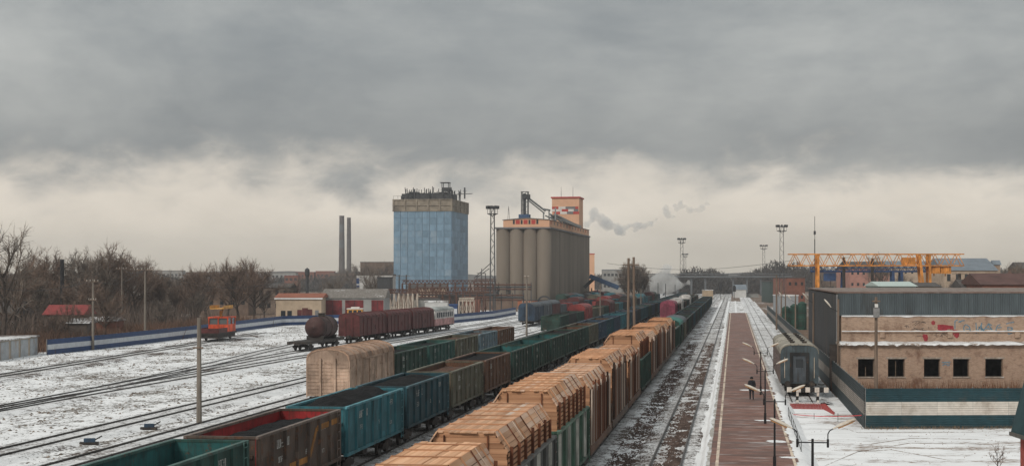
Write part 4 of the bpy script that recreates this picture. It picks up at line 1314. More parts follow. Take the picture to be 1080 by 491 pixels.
for k in range(12):
    f = (k + .5) / 12
    a = u0.lerp(u1, f) - org; b = t0.lerp(t1, f) - org
    mb = MB(); mb.bar((b.x, b.y, .05), (a.x, a.y, .16 - .08 * f), .1, .03); mb.build('slat', M_redp, rp)
for (a, b, za, zb_) in ((a0, a1, .11, .11), (b0, b1, .03, .03), (t0, t1, .03, .03)):
    mb = MB(); mb.bar((a.x - org.x, a.y - org.y, za), (b.x - org.x, b.y - org.y, zb_), .09, .05); mb.build('rail', M_redp, rp)
M_thin = plain('railing_steel', (.05, .05, .05), .2, 5, .6)
q0, q1 = onground(845, 486), onground(831.5, 446)
rl = thing('handrail', 'thin steel railing along the right edge of the platform', 'railing', (q0.x, q0.y, GZ))
for k in range(8):
    q = q0.lerp(q1, k / 7); mb = MB(); mb.cyl((q.x - q0.x, q.y - q0.y, 0), (q.x - q0.x, q.y - q0.y, 1.15), .022, n=5); mb.build('post', M_thin, rl)
for z in (.6, 1.12):
    mb = MB(); mb.cyl((0, 0, z), (q1.x - q0.x, q1.y - q0.y, z), .016, n=5); mb.build('rail', M_thin, rl)
M_tape = plain('tape_red', (.55, .06, .07), .2, 5, .6)
ta, tb = spot(836, 436.5, 110), spot(915, 437.0, 103)
tp = thing('barrier_tape', 'thin red barrier tape strung across the snow to the green fence', 'tape', (ta.x, ta.y, GZ))
mb = MB(); prev = None
for k in range(17):
    f = k / 16; q = ta.lerp(tb, f) - Vector((ta.x, ta.y, GZ)); q.z -= .12 * math.sin(f * math.pi)
    if prev is not None: mb.bar(prev, q, .012, .05)
    prev = q
mb.build('tape', M_tape, tp)
for f in (0, .3, .62):
    q = ta.lerp(tb, f) - Vector((ta.x, ta.y, GZ)); mb = MB(); mb.cyl((q.x, q.y, 0), (q.x, q.y, q.z + .1), .02, n=5); mb.build('stake', M_thin, tp)

# ================================================================== GREEN AND WHITE FENCE
M_fgreen = plain('fence_dark_green', (.016, .050, .062), .15, 2, .5, dirt=(.05, .06, .06), dirt_amt=.4, each=.14)
M_fwhite = plain('fence_white', (.56, .52, .47), .1, 2, .55, dirt=(.36, .31, .26), dirt_amt=.5, each=.08)
M_fpost = plain('fence_post_grey', (.20, .20, .20), .2, 4, .7)
def panel_mesh(L, bands, ridges, name='panel', mats=None, depth=.03):
    """profiled sheet: horizontal ribs, bands of colour by height"""
    mb = MB()
    H = bands[-1][1]; n = ridges
    V = []; F = []; mi = []
    for i in range(n):
        z0, z1 = H * i / n, H * (i + 1) / n
        zs = [z0, z0 + (z1 - z0) * .15, z0 + (z1 - z0) * .5, z0 + (z1 - z0) * .65, z1]
        ys = [0, -depth, -depth, 0, 0]
        mid = (z0 + z1) / 2
        m_ = next(b[2] for b in bands if b[0] <= mid <= b[1])
        for k in range(4):
            o = len(V)
            V += [(0, ys[k], zs[k]), (L, ys[k], zs[k]), (L, ys[k + 1], zs[k + 1]), (0, ys[k + 1], zs[k + 1])]; F.append((o, o + 1, o + 2, o + 3)); mi.append(m_)
    mb.add(V, F); mb.m = mi
    o = len(mb.v)
    mb.add([(0, .02, 0), (L, .02, 0), (L, .02, H), (0, .02, H)], [(3, 2, 1, 0)], bands[-1][2])
    mb.add([(0, .02, H), (L, .02, H), (L, -depth, H), (0, -depth, H)], [(3, 2, 1, 0)], bands[-1][2])
    return mb.mesh(name, mats)
PL = 2.5
GP = panel_mesh(PL - .01, [(0, .90, 0), (.90, 1.80, 1), (1.80, 2.70, 0)], 18, 'panel', [M_fgreen, M_fwhite])
mb = MB(); mb.box(-.04, .03, 0, .04, .11, 2.75); GPOST = mb.mesh('post', M_fpost)
fa = Vector((8.7, 103.4, GZ)); fb = Vector((30, 107.3, GZ))
fence = thing('corrugated_fence', 'dark green fence with white middle band in front of the brick building', 'fence', fa)
def run_panels(parent, org, a, b, me, post, L, flip=False, zoff=0):
    d = (b - a); n = max(1, round(d.length / L)); st = d.length / n; d.normalize(); rz = math.atan2(d.y, d.x)
    for k in range(n):
        q = a + d * (st * k) - org
        pnl = put('panel', me, parent, (q.x, q.y, zoff), rz); pnl.scale.x = st / L
        put('post', post, parent, (q.x, q.y, zoff), rz)
    return a + d * (L * n)
run_panels(fence, fa, fa, fb, GP, GPOST, PL)
# the long side of the same fence runs back along the coach track
fence2 = thing('corrugated_fence', 'long green and white striped fence running away beside the grey coach', 'fence', fa)
fs = Vector((8.65, 405, GZ))
M_fwhite2 = plain('fence_white_grimy_dim', (.25, .225, .20), .2, 1.5, .7, dirt=(.12, .11, .10), dirt_amt=.5)  # grime plus the darker look of this oblique side, put into the colour
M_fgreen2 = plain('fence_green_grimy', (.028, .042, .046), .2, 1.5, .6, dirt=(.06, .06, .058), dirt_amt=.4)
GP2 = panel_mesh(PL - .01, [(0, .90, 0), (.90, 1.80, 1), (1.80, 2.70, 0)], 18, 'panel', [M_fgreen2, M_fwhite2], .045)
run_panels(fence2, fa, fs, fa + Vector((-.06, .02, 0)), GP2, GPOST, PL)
# ================================================================== BRICK BUILDING
def brick_mat(name, c0, c1, mortar, stain):
    m, t, b = _new(name)
    v = coords(t, (1, 1, 1), rnd=False)
    br = nd(t, 'ShaderNodeTexBrick')
    # brick pattern in the wall's own plane: (along, up)
    sp = nd(t, 'ShaderNodeSeparateXYZ'); t.links.new(v, sp.inputs[0]); cb = nd(t, 'ShaderNodeCombineXYZ')
    t.links.new(sp.outputs[0], cb.inputs[0]); t.links.new(sp.outputs[2], cb.inputs[1])
    t.links.new(cb.outputs[0], br.inputs['Vector'])
    br.inputs['Scale'].default_value = 1.0; br.inputs['Brick Width'].default_value = .26; br.inputs['Row Height'].default_value = .077; br.inputs['Mortar Size'].default_value = .010
    br.inputs['Color1'].default_value = c0 + (1,); br.inputs['Color2'].default_value = c1 + (1,); br.inputs['Mortar'].default_value = mortar + (1,)
    n = nnoise(t, v, .5, 8, .65); n2 = nnoise(t, v, 6, 5, .6)
    c = mix(t, ramp(t, n, .50, .68), br.outputs[0], stain)
    n4 = nnoise(t, v, 2.2, 6, .7)
    c = mix(t, mathn(t, 'MULTIPLY', ramp(t, n4, .52, .66), .5), c, tuple(q * .55 for q in c0))
    c2 = mix(t, mathn(t, 'MULTIPLY', ramp(t, n2, .5, .75), .5), c, (.42, .34, .28))
    t.links.new(c2, b.inputs['Base Color']); b.inputs['Roughness'].default_value = .9; b.inputs['Specular IOR Level'].default_value = .15
    bump(t, b, br.outputs['Fac'], .4, .02)
    return m
M_brick = brick_mat('brick_pale', (.30, .195, .135), (.43, .295, .21), (.42, .34, .28), (.22, .14, .10))
M_brick_low = brick_mat('brick_stained', (.28, .18, .125), (.40, .265, .19), (.39, .31, .25), (.17, .095, .066))
M_clad = plain('clad_slate', (.085, .105, .115), .2, 1.2, .5, .2, stretch=(1, 1, .25), dirt=(.05, .04, .035), dirt_amt=.35)
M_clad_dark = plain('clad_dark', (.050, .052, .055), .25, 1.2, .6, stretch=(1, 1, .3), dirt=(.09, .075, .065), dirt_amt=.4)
M_rooftop = plain('roof_sheet_brown', (.17, .115, .095), .3, .6, .8, dirt=(.30, .28, .27), dirt_amt=.35)
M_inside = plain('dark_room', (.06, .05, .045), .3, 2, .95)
EA = R(9.0); ex = Vector((math.cos(EA), math.sin(EA), 0)); 
z_low, z_up = 130.0, 134.0
def corner(z, x=9.1):
    y = (z + x * sY) / cY
    return Vector((x, y, GZ))
OL = corner(z_low); OU = corner(z_up)
bld = thing('brick_building', 'pale brick building with empty window holes, graffiti and slate blue metal band', 'building', OL)
# each wall is its own mesh in a local frame whose x runs along the front
def wall_piece(name, mb, mat, org=OL, rz=EA, parent=None):
    q = org - OL
    return mb.build(name, mat, parent or bld, (q.x, q.y, 0), rz)
Wd = 30.0
H1 = 3.95 - GZ; H2a = 6.40 - GZ; H2b = 8.38 - GZ
wins = [(1.45, 2.86), (4.02, 5.48), (7.12, 8.52), (9.63, 11.02), (12.40, 13.92), (17.0, 18.4), (20.0, 21.4)]
WZ0, WZ1 = 1.27 - GZ, 2.80 - GZ
mb = MB(); T = .42
mb.box(0, 0, 0, Wd, T, WZ0); mb.box(0, 0, WZ1, Wd, T, H1)
x = 0
for (a, b) in wins:
    mb.box(x, 0, WZ0, a, T, WZ1); x = b
mb.box(x, 0, WZ0, Wd, T, WZ1)
lowwall = wall_piece('front_wall', mb, M_brick_low)
M_sill = plain('sill_concrete', (.30, .25, .21), .25, 4, .9, dirt=(.6, .6, .6), dirt_amt=.3)
M_snowcap = M_pure
for i, (a, b) in enumerate(wins):
    wn_ = thing('window', '', 'x'); del wn_['label']; del wn_['category']
    wn_.parent = bld; wn_.location = ex * ((a + b) / 2); wn_.rotation_euler = (0, 0, EA)
    hw_ = (b - a) / 2
    mb = MB(); mb.box(-hw_ - .06, -.07, WZ0 - .09, hw_ + .06, .22, WZ0 + .01); mb.build('sill', M_sill, wn_)
    mb = MB(); mb.box(-hw_ - .15, -.012, WZ1, hw_ + .15, .05, WZ1 + .15); mb.build('lintel', M_sill, wn_)
    mb = MB(); mb.box(-hw_, .26, WZ0, -hw_ + .06, .32, WZ1); mb.box(hw_ - .06, .26, WZ0, hw_, .32, WZ1)
    if i in (0, 1): mb.box(-.03, .26, WZ0, .03, .32, WZ1 - (.2 if i else .7))
    mb.build('broken_frame', plain('old_frame', (.12, .085, .06), .3, 5, .9), wn_)
# rooms behind the holes
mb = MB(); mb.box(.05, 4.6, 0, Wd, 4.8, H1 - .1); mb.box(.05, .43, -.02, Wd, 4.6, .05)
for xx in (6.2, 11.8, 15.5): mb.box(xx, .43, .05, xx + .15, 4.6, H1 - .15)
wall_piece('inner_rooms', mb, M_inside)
# side wall of the low part, its roof slab, snow on the ledge
side = (OU - OL)
mb = MB(); mb.box(0, .0, 0, .35, side.y, H1); q = mb.build('side_wall', M_brick_low, bld, (-.001, .07, 0), 0)
mb = MB(); mb.plate([(-.2, -.3), (Wd * ex.x, Wd * ex.y - .3), (Wd * ex.x, Wd * ex.y + side.y), (-.2, side.y)], H1, H1 + .16); mb.build('ledge_roof', M_sill, bld)
mb = MB(); V = []; F = []; n = 160
for i in range(n + 1):
    a = -.1 + Wd * i / n
    fr = -.36 + .10 * mnoise.noise(Vector((a * 1.7, 0, 0))) + .06 * mnoise.noise(Vector((a * 6, 2, 0)))
    th = .02 + .07 * mnoise.noise(Vector((a * 1.1, 5, 0)))
    bx, by = a * ex.x, a * ex.y
    drop = max(0, .20 * mnoise.noise(Vector((a * 2.2, 9, 0))) + .05)
    V += [(bx, by + fr, H1 + .10 - drop), (bx, by + fr, H1 + .163 + th * .5), (bx, by + fr + .5, H1 + .163 + th), (bx, by + side.y - .3, H1 + .163 + th), (bx, by + side.y - .01, H1 + .163)]
    if i:
        o = (i - 1) * 5
        for k in range(4): F.append((o + k, o + 5 + k, o + 6 + k, o + 1 + k))
mb.add(V, F); smooth(mb.build('ledge_snow', snow_mix('ledge_snow', (.28, .22, .18), .40, .50, stretch=(1, 1, 1), scale=.9, soil2=(.36, .29, .24)), bld))
# upper storey: brick wall and metal band, cornice of snow
mb = MB(); mb.box(.3, 0, H1 + .16, Wd, T, H2a)
upwall = wall_piece('upper_wall', mb, M_brick, OU)
mb = MB(); mb.box(.3, -.10, H1 + .95, Wd, 0, H1 + 1.05)
for a in (3.9, 9.9, 15.9): mb.box(a - .22, -.12, H1 + .5, a + .22, -.004, H1 + 1.25)
wall_piece('string_course', mb, M_brick, OU)
mb = MB(); V = []; F = []
for i in range(121):
    a = .3 + (Wd - .3) * i / 120; th = .07 + .05 * mnoise.noise(Vector((a * 1.5, 3, 1)))
    V += [(a, -.14, H1 + 1.052), (a, -.14, H1 + 1.052 + th), (a, -.004, H1 + 1.052 + th)]
    if i: o = 3 * (i - 1); F += [(o, o + 3, o + 4, o + 1), (o + 1, o + 4, o + 5, o + 2)]
mb.add(V, F); wall_piece('course_snow', mb, M_pure, OU)
mb = MB(); V = []; F = []
for i in range(161):
    a = .3 + (Wd - .3) * i / 160; th = max(.0, .14 * mnoise.noise(Vector((a * .9, 13, 1))) + .05)
    V += [(a, -.06, H2a - .04 - th), (a, -.10, H2a + .03), (a, -.002, H2a + .04)]
    if i: o = 3 * (i - 1); F += [(o, o + 3, o + 4, o + 1), (o + 1, o + 4, o + 5, o + 2)]
mb.add(V, F); wall_piece('cornice_snow', mb, M_pure, OU)
# corrugated metal band, one object for each sheet
def corr_mesh(L, z0, z1, pitch, depth, mat, name='metal_sheet'):
    mb = MB(); n = int(L / pitch * 4); V = []; F = []
    ph = [0, 0, 1, 1]
    for i in range(n + 1):
        x = L * i / n; y = -depth * ph[i % 4]
        V += [(x, y, z0), (x, y, z1)]
        if i: o = 2 * (i - 1); F.append((o, o + 2, o + 3, o + 1))
    mb.add(V, F)
    return mb.mesh(name, mat)
SHEET = corr_mesh(2.0, H2a + .02, H2b, .2, .05, M_clad)
for k in range(15):
    q = OU - OL + ex * (2.0 * k)
    put('metal_sheet', SHEET, bld, (q.x, q.y - .03, 0), EA)
DEP = 52.0
SHEET_S = corr_mesh(4.0, 0, H2b - .1, .25, .05, M_clad_dark, 'side_sheet')
for k in range(13):
    q = OU - OL
    put('side_sheet', SHEET_S, bld, (q.x - .02, q.y + 4.0 * (k + 1), 0), R(-90))
mb = MB(); q = OU - OL
mb.plate([(q.x - .15, q.y - .12), (q.x + Wd * ex.x, q.y + Wd * ex.y - .12), (q.x + Wd * ex.x, q.y + Wd * ex.y + DEP), (q.x - .15, q.y + DEP)], H2b, H2b + .12); rf = mb.build('roof', M_rooftop, bld)
mb = MB()
for k in range(9):
    yk_ = 3 + k * 5.6
    mb.plate([(q.x, q.y + yk_), (q.x + Wd * ex.x, q.y + Wd * ex.y + yk_), (q.x + Wd * ex.x, q.y + Wd * ex.y + yk_ + .5), (q.x, q.y + yk_ + .5)], H2b + .121, H2b + .15)
mb.build('roof_seams', plain('seam_grey', (.30, .27, .25), .2, 2, .8), rf)
mb = MB(); mb.plate([(q.x + .1, q.y + DEP - .3), (q.x + Wd, q.y + DEP + 4.4), (q.x + Wd, q.y + DEP + 4.7), (q.x + .1, q.y + DEP)], 0, H2b - .01); mb.build('rear_wall', M_brick, bld)
for k, (xx, zz_) in enumerate(((-.12, H2b), (24.3, H2b))):
    mb = MB(); mb.cyl((xx, -.16, H1 + .2), (xx, -.16, zz_ - .1), .07, n=6); wall_piece('drainpipe', mb, M_fpost, OU)
# graffiti on the upper wall: sprayed strokes a few millimetres proud
def spray(name, strokes, mat, w):
    mb = MB()
    for st in strokes:
        for a, b in zip(st, st[1:]):
            mb.bar((a[0], -.006, a[1]), (b[0], -.006, b[1]), .006, w, up=(0, 0, 1) if abs(b[0] - a[0]) > abs(b[1] - a[1]) else (1, 0, 0))
    return wall_piece(name, mb, mat, OU)
pxm = z_up / 1600
def gp(zx, zy):       # zoomed note -> along, up on the upper wall
    u = 945 + zx / 8.307; v = 325 + zy / 8.307
    return ((u - 882) * pxm, CAM_H - (v - 292) * pxm - GZ)
M_gb = plain('spray_blue', (.10, .20, .27), .3, 6, .8, dirt=(.30, .22, .17), dirt_amt=.35)
M_gk = plain('spray_black', (.09, .07, .06), .3, 6, .8, dirt=(.30, .20, .14), dirt_amt=.5)
M_gr = plain('spray_red', (.27, .035, .045), .25, 5, .8, dirt=(.33, .14, .11), dirt_amt=.25)
def S(*pts): return [gp(*p) for p in pts]
blue = [S((505, 180), (505, 110), (530, 100)), S((535, 120), (565, 108), (590, 105)), S((540, 112), (560, 120)),
        S((595, 140), (580, 170), (590, 205), (620, 215), (640, 195), (632, 160), (610, 145), (595, 140)), S((600, 180), (632, 180)),
        S((690, 125), (695, 215)), S((690, 220), (745, 130)), S((740, 125), (735, 215)), S((735, 165), (780, 215)), S((712, 160), (770, 205)),
        S((750, 200), (800, 135), (840, 205)), S((770, 175), (835, 180)), S((800, 130), (830, 150)),
        S((905, 140), (880, 150), (865, 185), (885, 215), (915, 210)), S((880, 170), (915, 165)), S((915, 205), (950, 195)),
        S((955, 135), (990, 125), (1025, 120)), S((965, 165), (1015, 170)), S((970, 165), (975, 225), (1010, 215)), S((975, 195), (1010, 190)), S((1000, 175), (1015, 185))]
spray('graffiti_blue', blue, M_gb, .085)
black = [S((125, 120), (165, 112), (245, 118)), S((130, 150), (170, 120)), S((150, 150), (200, 118)), S((190, 145), (215, 120), (250, 128)), S((60, 155), (90, 150), (100, 165)), S((75, 145), (80, 170)),
         S((125, 185), (160, 178), (200, 180), (235, 172)), S((140, 165), (180, 190)), S((200, 200), (230, 190), (265, 195)), S((215, 170), (225, 215)), S((270, 160), (275, 180)),
         S((340, 205), (338, 245), (350, 250)), S((345, 215), (380, 212), (430, 225)), S((375, 245), (400, 225), (440, 245)), S((385, 225), (395, 250)), S((170, 240), (225, 240)), S((325, 235), (345, 240))]
spray('graffiti_black', black, M_gk, .05)
def blot(poly):
    mb = MB(); P = [gp(*p) for p in poly]
    n = len(P)
    V = [(p[0], -.011, p[1]) for p in P] + [(p[0], -.003, p[1]) for p in P]
    # image rows run downwards, so walk the outline backwards
    mb.add(V, [tuple(range(n))] + [(k, k + n, (k + 1) % n + n, (k + 1) % n) for k in range(n)])
    wall_piece('graffiti_red', mb, M_gr, OU)
blot([(352, 142), (400, 140), (450, 148), (490, 152), (495, 178), (470, 205), (430, 205), (400, 200), (365, 202), (352, 175)][::-1])
blot([(495, 185), (525, 190), (545, 205), (540, 245), (522, 262), (500, 245), (485, 220), (470, 206), (482, 195)][::-1])
blot([(228, 225), (262, 228), (268, 258), (262, 285), (238, 288), (228, 262), (218, 240)][::-1])
blot([(300, 112), (318, 105), (332, 118), (330, 138), (312, 146), (296, 132)][::-1])
def gl(zx, zy):
    u = 940 + zx / 4.907; v = 300 + zy / 4.907; k = z_low / 1600
    return ((u - 887.5) * k, CAM_H - (v - 292) * k - GZ)
mb = MB()
for a, b in (((265, 402), (310, 400)), ((268, 418), (285, 408)), ((285, 408), (300, 420)), ((300, 402), (305, 418))):
    a, b = gl(*a), gl(*b); mb.bar((a[0], -.006, a[1]), (b[0], -.006, b[1]), .006, .08, up=(0, 0, 1))
wall_piece('graffiti_blue', mb, M_gb)
# dry weeds at the foot of the wall
def weeds(name, pts, n, h, mat, label, seed, spread=.6, lean=.35, wid=.018):
    rnd = random.Random(seed); mb = MB()
    o = Vector(pts[0])
    for k in range(n):
        f = rnd.random() * (len(pts) - 1); i = int(f); p = Vector(pts[i]).lerp(Vector(pts[min(i + 1, len(pts) - 1)]), f - i)
        x, y = p.x - o.x + rnd.gauss(0, spread), p.y - o.y + rnd.gauss(0, spread)
        hh = h * rnd.uniform(.35, 1.1); dx, dy = rnd.gauss(0, lean) * hh, rnd.gauss(0, lean) * hh
        a = rnd.random() * math.pi; wx, wy = math.cos(a) * wid, math.sin(a) * wid
        mb.add([(x - wx, y - wy, 0), (x + wx, y + wy, 0), (x + dx * .5 + wx * .7, y + dy * .5 + wy * .7, hh * .6), (x + dx * .5 - wx * .7, y + dy * .5 - wy * .7, hh * .6), (x + dx, y + dy, hh)], [(0, 1, 2, 3), (3, 2, 4)])
    w = mb.build(name, mat, None, o)
    return stuff(w, label, 'weeds')
M_weed = plain('dry_weed', (.16, .075, .040), .4, 3, .95)
weeds('dry_weeds', [OL + ex * .5 + Vector((0, -1.2, 0)), OL + ex * 16 + Vector((0, -1.2, 0))], 1500, 1.5, M_weed, 'reddish dry weeds along the foot of the brick wall', 3, .5, .15)
weeds('dry_grass', [fa + Vector((0, -.3, 0)), fb + Vector((0, -.3, 0))], 1800, .28, plain('dry_grass', (.20, .14, .09), .4, 3, .95), 'short dry grass along the foot of the green fence', 4, .22, .5, .012)

# ================================================================== POLES RIGHT
M_conc = plain('pole_concrete', (.185, .16, .135), .2, 2, .9, stretch=(1, 1, .3), dirt=(.13, .11, .09), dirt_amt=.4)
M_wood = plain('pole_wood', (.17, .125, .095), .3, 3, .9, stretch=(3, 3, .2))
def pole(x, y, h, label, r=.17, mat=None, arms=((.6, 1.0),), name='utility_pole', z=GZ, insul=True, grp=None, rz=0, taper=.75):
    t = thing(name, label, 'pole', (x, y, z), rz, grp)
    mb = MB(); mb.cyl((0, 0, 0), (0, 0, h), r, r * taper, 8); mb.build('shaft', mat or M_conc, t)
    for (below, w) in arms:
        mb = MB(); mb.box(-w, -r - .06, h - below - .05, w, -r + .03, h - below + .05); ar = mb.build('crossarm', M_wood, t)
        if insul:
            for f in (-.9, -.35, .35, .9):
                mb = MB(); mb.cyl((w * f, -r, h - below + .05), (w * f, -r, h - below + .25), .04, .05, 6); mb.build('insulator', M_fwhite, ar)
    return t
p = spot(924, 400, 112); h = CAM_H - (313 - 292) * 112 / 1600 - GZ
t = pole(p.x, p.y, h, 'concrete pole with a small box standing right behind the green fence', .14, M_wood, ((.3, .3),), insul=False)
mb = MB(); mb.box(-.22, -.36, h - 1.5, .22, -.2, h - .8); mb.build('switch_box', M_fpost, t)
mb = MB(); mb.box(-.12, -.3, h - .75, .12, -.19, h - .5); mb.build('lantern', plain('lantern_white', (.6, .6, .58), .1), t)
def fence_lamp(x, y, h, label):
    t = thing('fence_lamp', label, 'street lamp', (x, y, GZ), 0, 'lamp posts along the long fence')
    mb = MB(); mb.cyl((0, 0, 0), (0, 0, h), .12, .09, 8); mb.build('post', M_wood, t)
    mb = MB(); mb.cyl((0, 0, h - 1.1), (-.7, -.1, h - .7), .025, n=5); mb.build('arm', M_lampmetal, t)
    hd = put('lamp_head', HEAD, t, (-.62, -.1, h - .72)); hd.rotation_euler = (0, R(-50), math.pi); hd.scale = (1.0, 1.1, 1.1)
for k, (d, h, lab) in enumerate(((131, 8.2, 'lamp post at the left corner of the brick building'), (172, 8.3, 'lamp post midway along the dark left wall of the brick building'), (222, 7.5, 'lamp post beyond the brick building by the long fence'), (265, 7.5, 'farther lamp post along the long fence, past the brick building'))):
    y = (d + 8.95 * sY) / cY; fence_lamp(8.92, y, h, lab)
p = spot(819, 345, 290); pole(p.x, p.y, 10.5, 'dark wooden pole right of the platform end', .17, M_wood, ())
p = spot(824, 345, 310); pole(p.x, p.y, 9.0, 'second dark wooden pole right of the platform end', .16, M_wood, ())

# ================================================================== KIOSK AT THE RIGHT EDGE
M_kroof = plain('kiosk_green', (.016, .050, .058), .2, 2, .5)
M_kred = plain('kiosk_red_brick', (.30, .07, .055), .25, 6, .85)
M_kwood = plain('kiosk_board', (.45, .36, .27), .2, 4, .85, stretch=(6, 6, .5))
kp = spot(1066, 466, 60) + Vector((1.35, .2, 0))
ks = thing('kiosk', 'small hut with steep dark green roof at the right edge', 'hut', (kp.x, kp.y, GZ), R(8))
ez_ = kp.z - GZ; tz = spot(1073, 405, 60).z - GZ
wk = 4.2
mb = MB()
# steep roof: flat top smaller than the eaves
for (x0, x1, z, y0, y1) in (): pass
V = [(0, 0, ez_), (wk, 0, ez_), (wk, wk, ez_), (0, wk, ez_), (.42, .5, tz), (wk - .42, .5, tz), (wk - .42, wk - .5, tz), (.42, wk - .5, tz)]
mb.add(V, [(4, 5, 6, 7), (0, 1, 5, 4), (1, 2, 6, 5), (2, 3, 7, 6), (3, 0, 4, 7)]); kr = mb.build('roof', M_kroof, ks)
mb = MB(); mb.box(-.06, -.06, ez_ - .16, wk + .06, wk + .06, ez_); mb.build('eaves', plain('kiosk_soffit', (.10, .095, .085), .2), ks)
for k in range(9):
    x = .75 + k * .32
    mb = MB(); mb.bar((x - .1, -.03, ez_ + .35), (x + .0, .42, tz - .06), .27, .03); mb.build('gable_board', M_kwood, kr)
mb = MB(); mb.box(.3, .35, 0, wk - .3, wk - .3, ez_ - .16); mb.build('wall', M_kred, ks)
mb = MB(); mb.box(.24, .28, 0, .44, .48, ez_ - .16); mb.build('corner_post', M_kwood, ks)
# ================================================================== GANTRY CRANES
def lattice(mb, a, b, h, w, n, ch=.16, br=.09):
    """box truss from a to b: two top chords, two bottom chords and zigzag bracing"""
    a, b = Vector(a), Vector(b); d = (b - a).normalized(); r = Vector((d.y, -d.x, 0)) * w / 2; up = Vector((0, 0, h))
    for s in (-1, 1):
        mb.bar(a + r * s, b + r * s, ch, ch); mb.bar(a + r * s + up, b + r * s + up, ch, ch)
        for k in range(n):
            p0 = a.lerp(b, k / n) + r * s; p1 = a.lerp(b, (k + 1) / n) + r * s; pm = (p0 + p1) / 2 + up
            mb.bar(p0, pm, br, br); mb.bar(pm, p1, br, br)
    for k in range(n + 1):
        p0 = a.lerp(b, k / n); mb.bar(p0 - r, p0 + r, br, br); mb.bar(p0 - r + up, p0 + r + up, br, br)
M_crane = paint('gantry_yellow', (.62, .25, .05), .15)
zc2 = 350.0
A = spot(832, 280, zc2); B = spot(1015, 280, zc2); chz = spot(0, 267, zc2).z - A.z
gc = thing('gantry_crane', 'yellow lattice gantry crane spanning above the brick building roof', 'crane', (A.x, A.y, GZ))
O = Vector((A.x, A.y, GZ)); d = (B - A); d.z = 0
mb = MB(); lattice(mb, (0, 0, A.z - GZ), (d.x, d.y, A.z - GZ), chz - .2, 2.6, 15, .26, .13); mb.build('bridge_truss', M_crane, gc)
mb = MB(); 
mb.bar((0, 0, A.z - GZ), (d.x, d.y, A.z - GZ), .7, .28); mb.build('walkway', M_crane, gc)
def at_u(u, z): return (d * ((u - 832) / 183.0)) + Vector((0, 0, z))
top = A.z - GZ
nrm = Vector((-d.y, d.x, 0)).normalized()
for s in (-1, 1):
    mb = MB(); mb.bar(at_u(862, 0) + nrm * s * 1.6, at_u(862, top + chz - .3) + nrm * s * 1.1, .5, .5); mb.build('leg', M_crane, gc)
    mb = MB(); mb.bar(at_u(980, 0) + nrm * s * 1.6, at_u(979, top + chz - .3) + nrm * s * 1.1, .55, .55); mb.build('leg', M_crane, gc)
    mb = MB(); mb.bar(at_u(976, 0) + nrm * s * 1.6, at_u(968.5, top + chz - .3) + nrm * s * 1.1, .55, .55); mb.build('leg', M_crane, gc)
mb = MB(); q = at_u(958, top + 1.0); mb.box(q.x - 1.5, q.y - 1.2, q.z - .8, q.x + 1.5, q.y + 1.2, q.z + .9); mb.build('trolley', M_crane, gc)
for u in (985, 997):
    mb = MB(); q = at_u(u, top - .9); mb.box(q.x - 1.2, q.y - 1.0, q.z - .9, q.x + 1.2, q.y + 1.0, q.z + .7); mb.build('cab', M_crane, gc)
for u in (985, 997): 
    mb = MB(); q = at_u(u, top - 2.4); mb.bar(q, q + Vector((0, 0, 2.4)), .25, .25); mb.build('hanger', M_crane, gc)
M_bluec = paint('gantry_blue', (.025, .060, .15), .1)
zb2 = 415.0
A = spot(855, 286, zb2); B = spot(992, 286, zb2); d = B - A; d.z = 0
bc = thing('gantry_crane', 'blue gantry crane standing behind the yellow one', 'crane', (A.x, A.y, GZ))
topb = A.z - GZ
mb = MB(); mb.bar((0, 0, topb), (d.x, d.y, topb), .6, .5); mb.bar((0, 0, topb + 1.4), (d.x, d.y, topb + 1.4), .2, .2)
for k in range(20): q = d * (k / 19); mb.bar(q + Vector((0, 0, topb)), q + Vector((0, 0, topb + 1.4)), .12, .12)
lattice(mb, (0, 0, topb), (d.x, d.y, topb), 1.4, 1.6, 20, .2, .14)
mb.build('bridge_beam', M_bluec, bc)
nrm = Vector((-d.y, d.x, 0)).normalized()
for u in (889, 941, 950):
    for s in (-1, 1):
        q = d * ((u - 855) / 137); mb = MB(); mb.bar(q + nrm * s * 2.5, q + nrm * s * .8 + Vector((0, 0, topb)), .7, .7); mb.build('leg', M_bluec, bc)
q = d * (20 / 137); mb = MB(); mb.box(q.x - 1.6, q.y - 1.2, topb - 2.6, q.x + 1.6, q.y + 1.2, topb - .4); mb.build('cab', M_bluec, bc)
mb = MB(); q = d * (21 / 137); mb.bar(q + Vector((0, 0, topb - 7)), q + Vector((0, 0, topb - 2.6)), .15, .15); mb.box(q.x - 1.8, q.y - 1.8, topb - 8.6, q.x + 1.8, q.y + 1.8, topb - 7); mb.build('grab', M_steel_dark, bc)
# dark jib poles behind
for u, v0, d_ in ((890, 271, 380), (920, 272, 380), (1012, 288, 330)):
    p = spot(u, 300, d_); top_ = spot(u, v0, d_).z
    pole(p.x, p.y, top_ - GZ, {890: 'dark steel mast at the left of the crane yard', 920: 'dark steel mast in the middle of the crane yard', 1012: 'dark post at the right end of the yellow crane'}[u], .45, M_steel_dark, ((.1, 1.6),), insul=False)

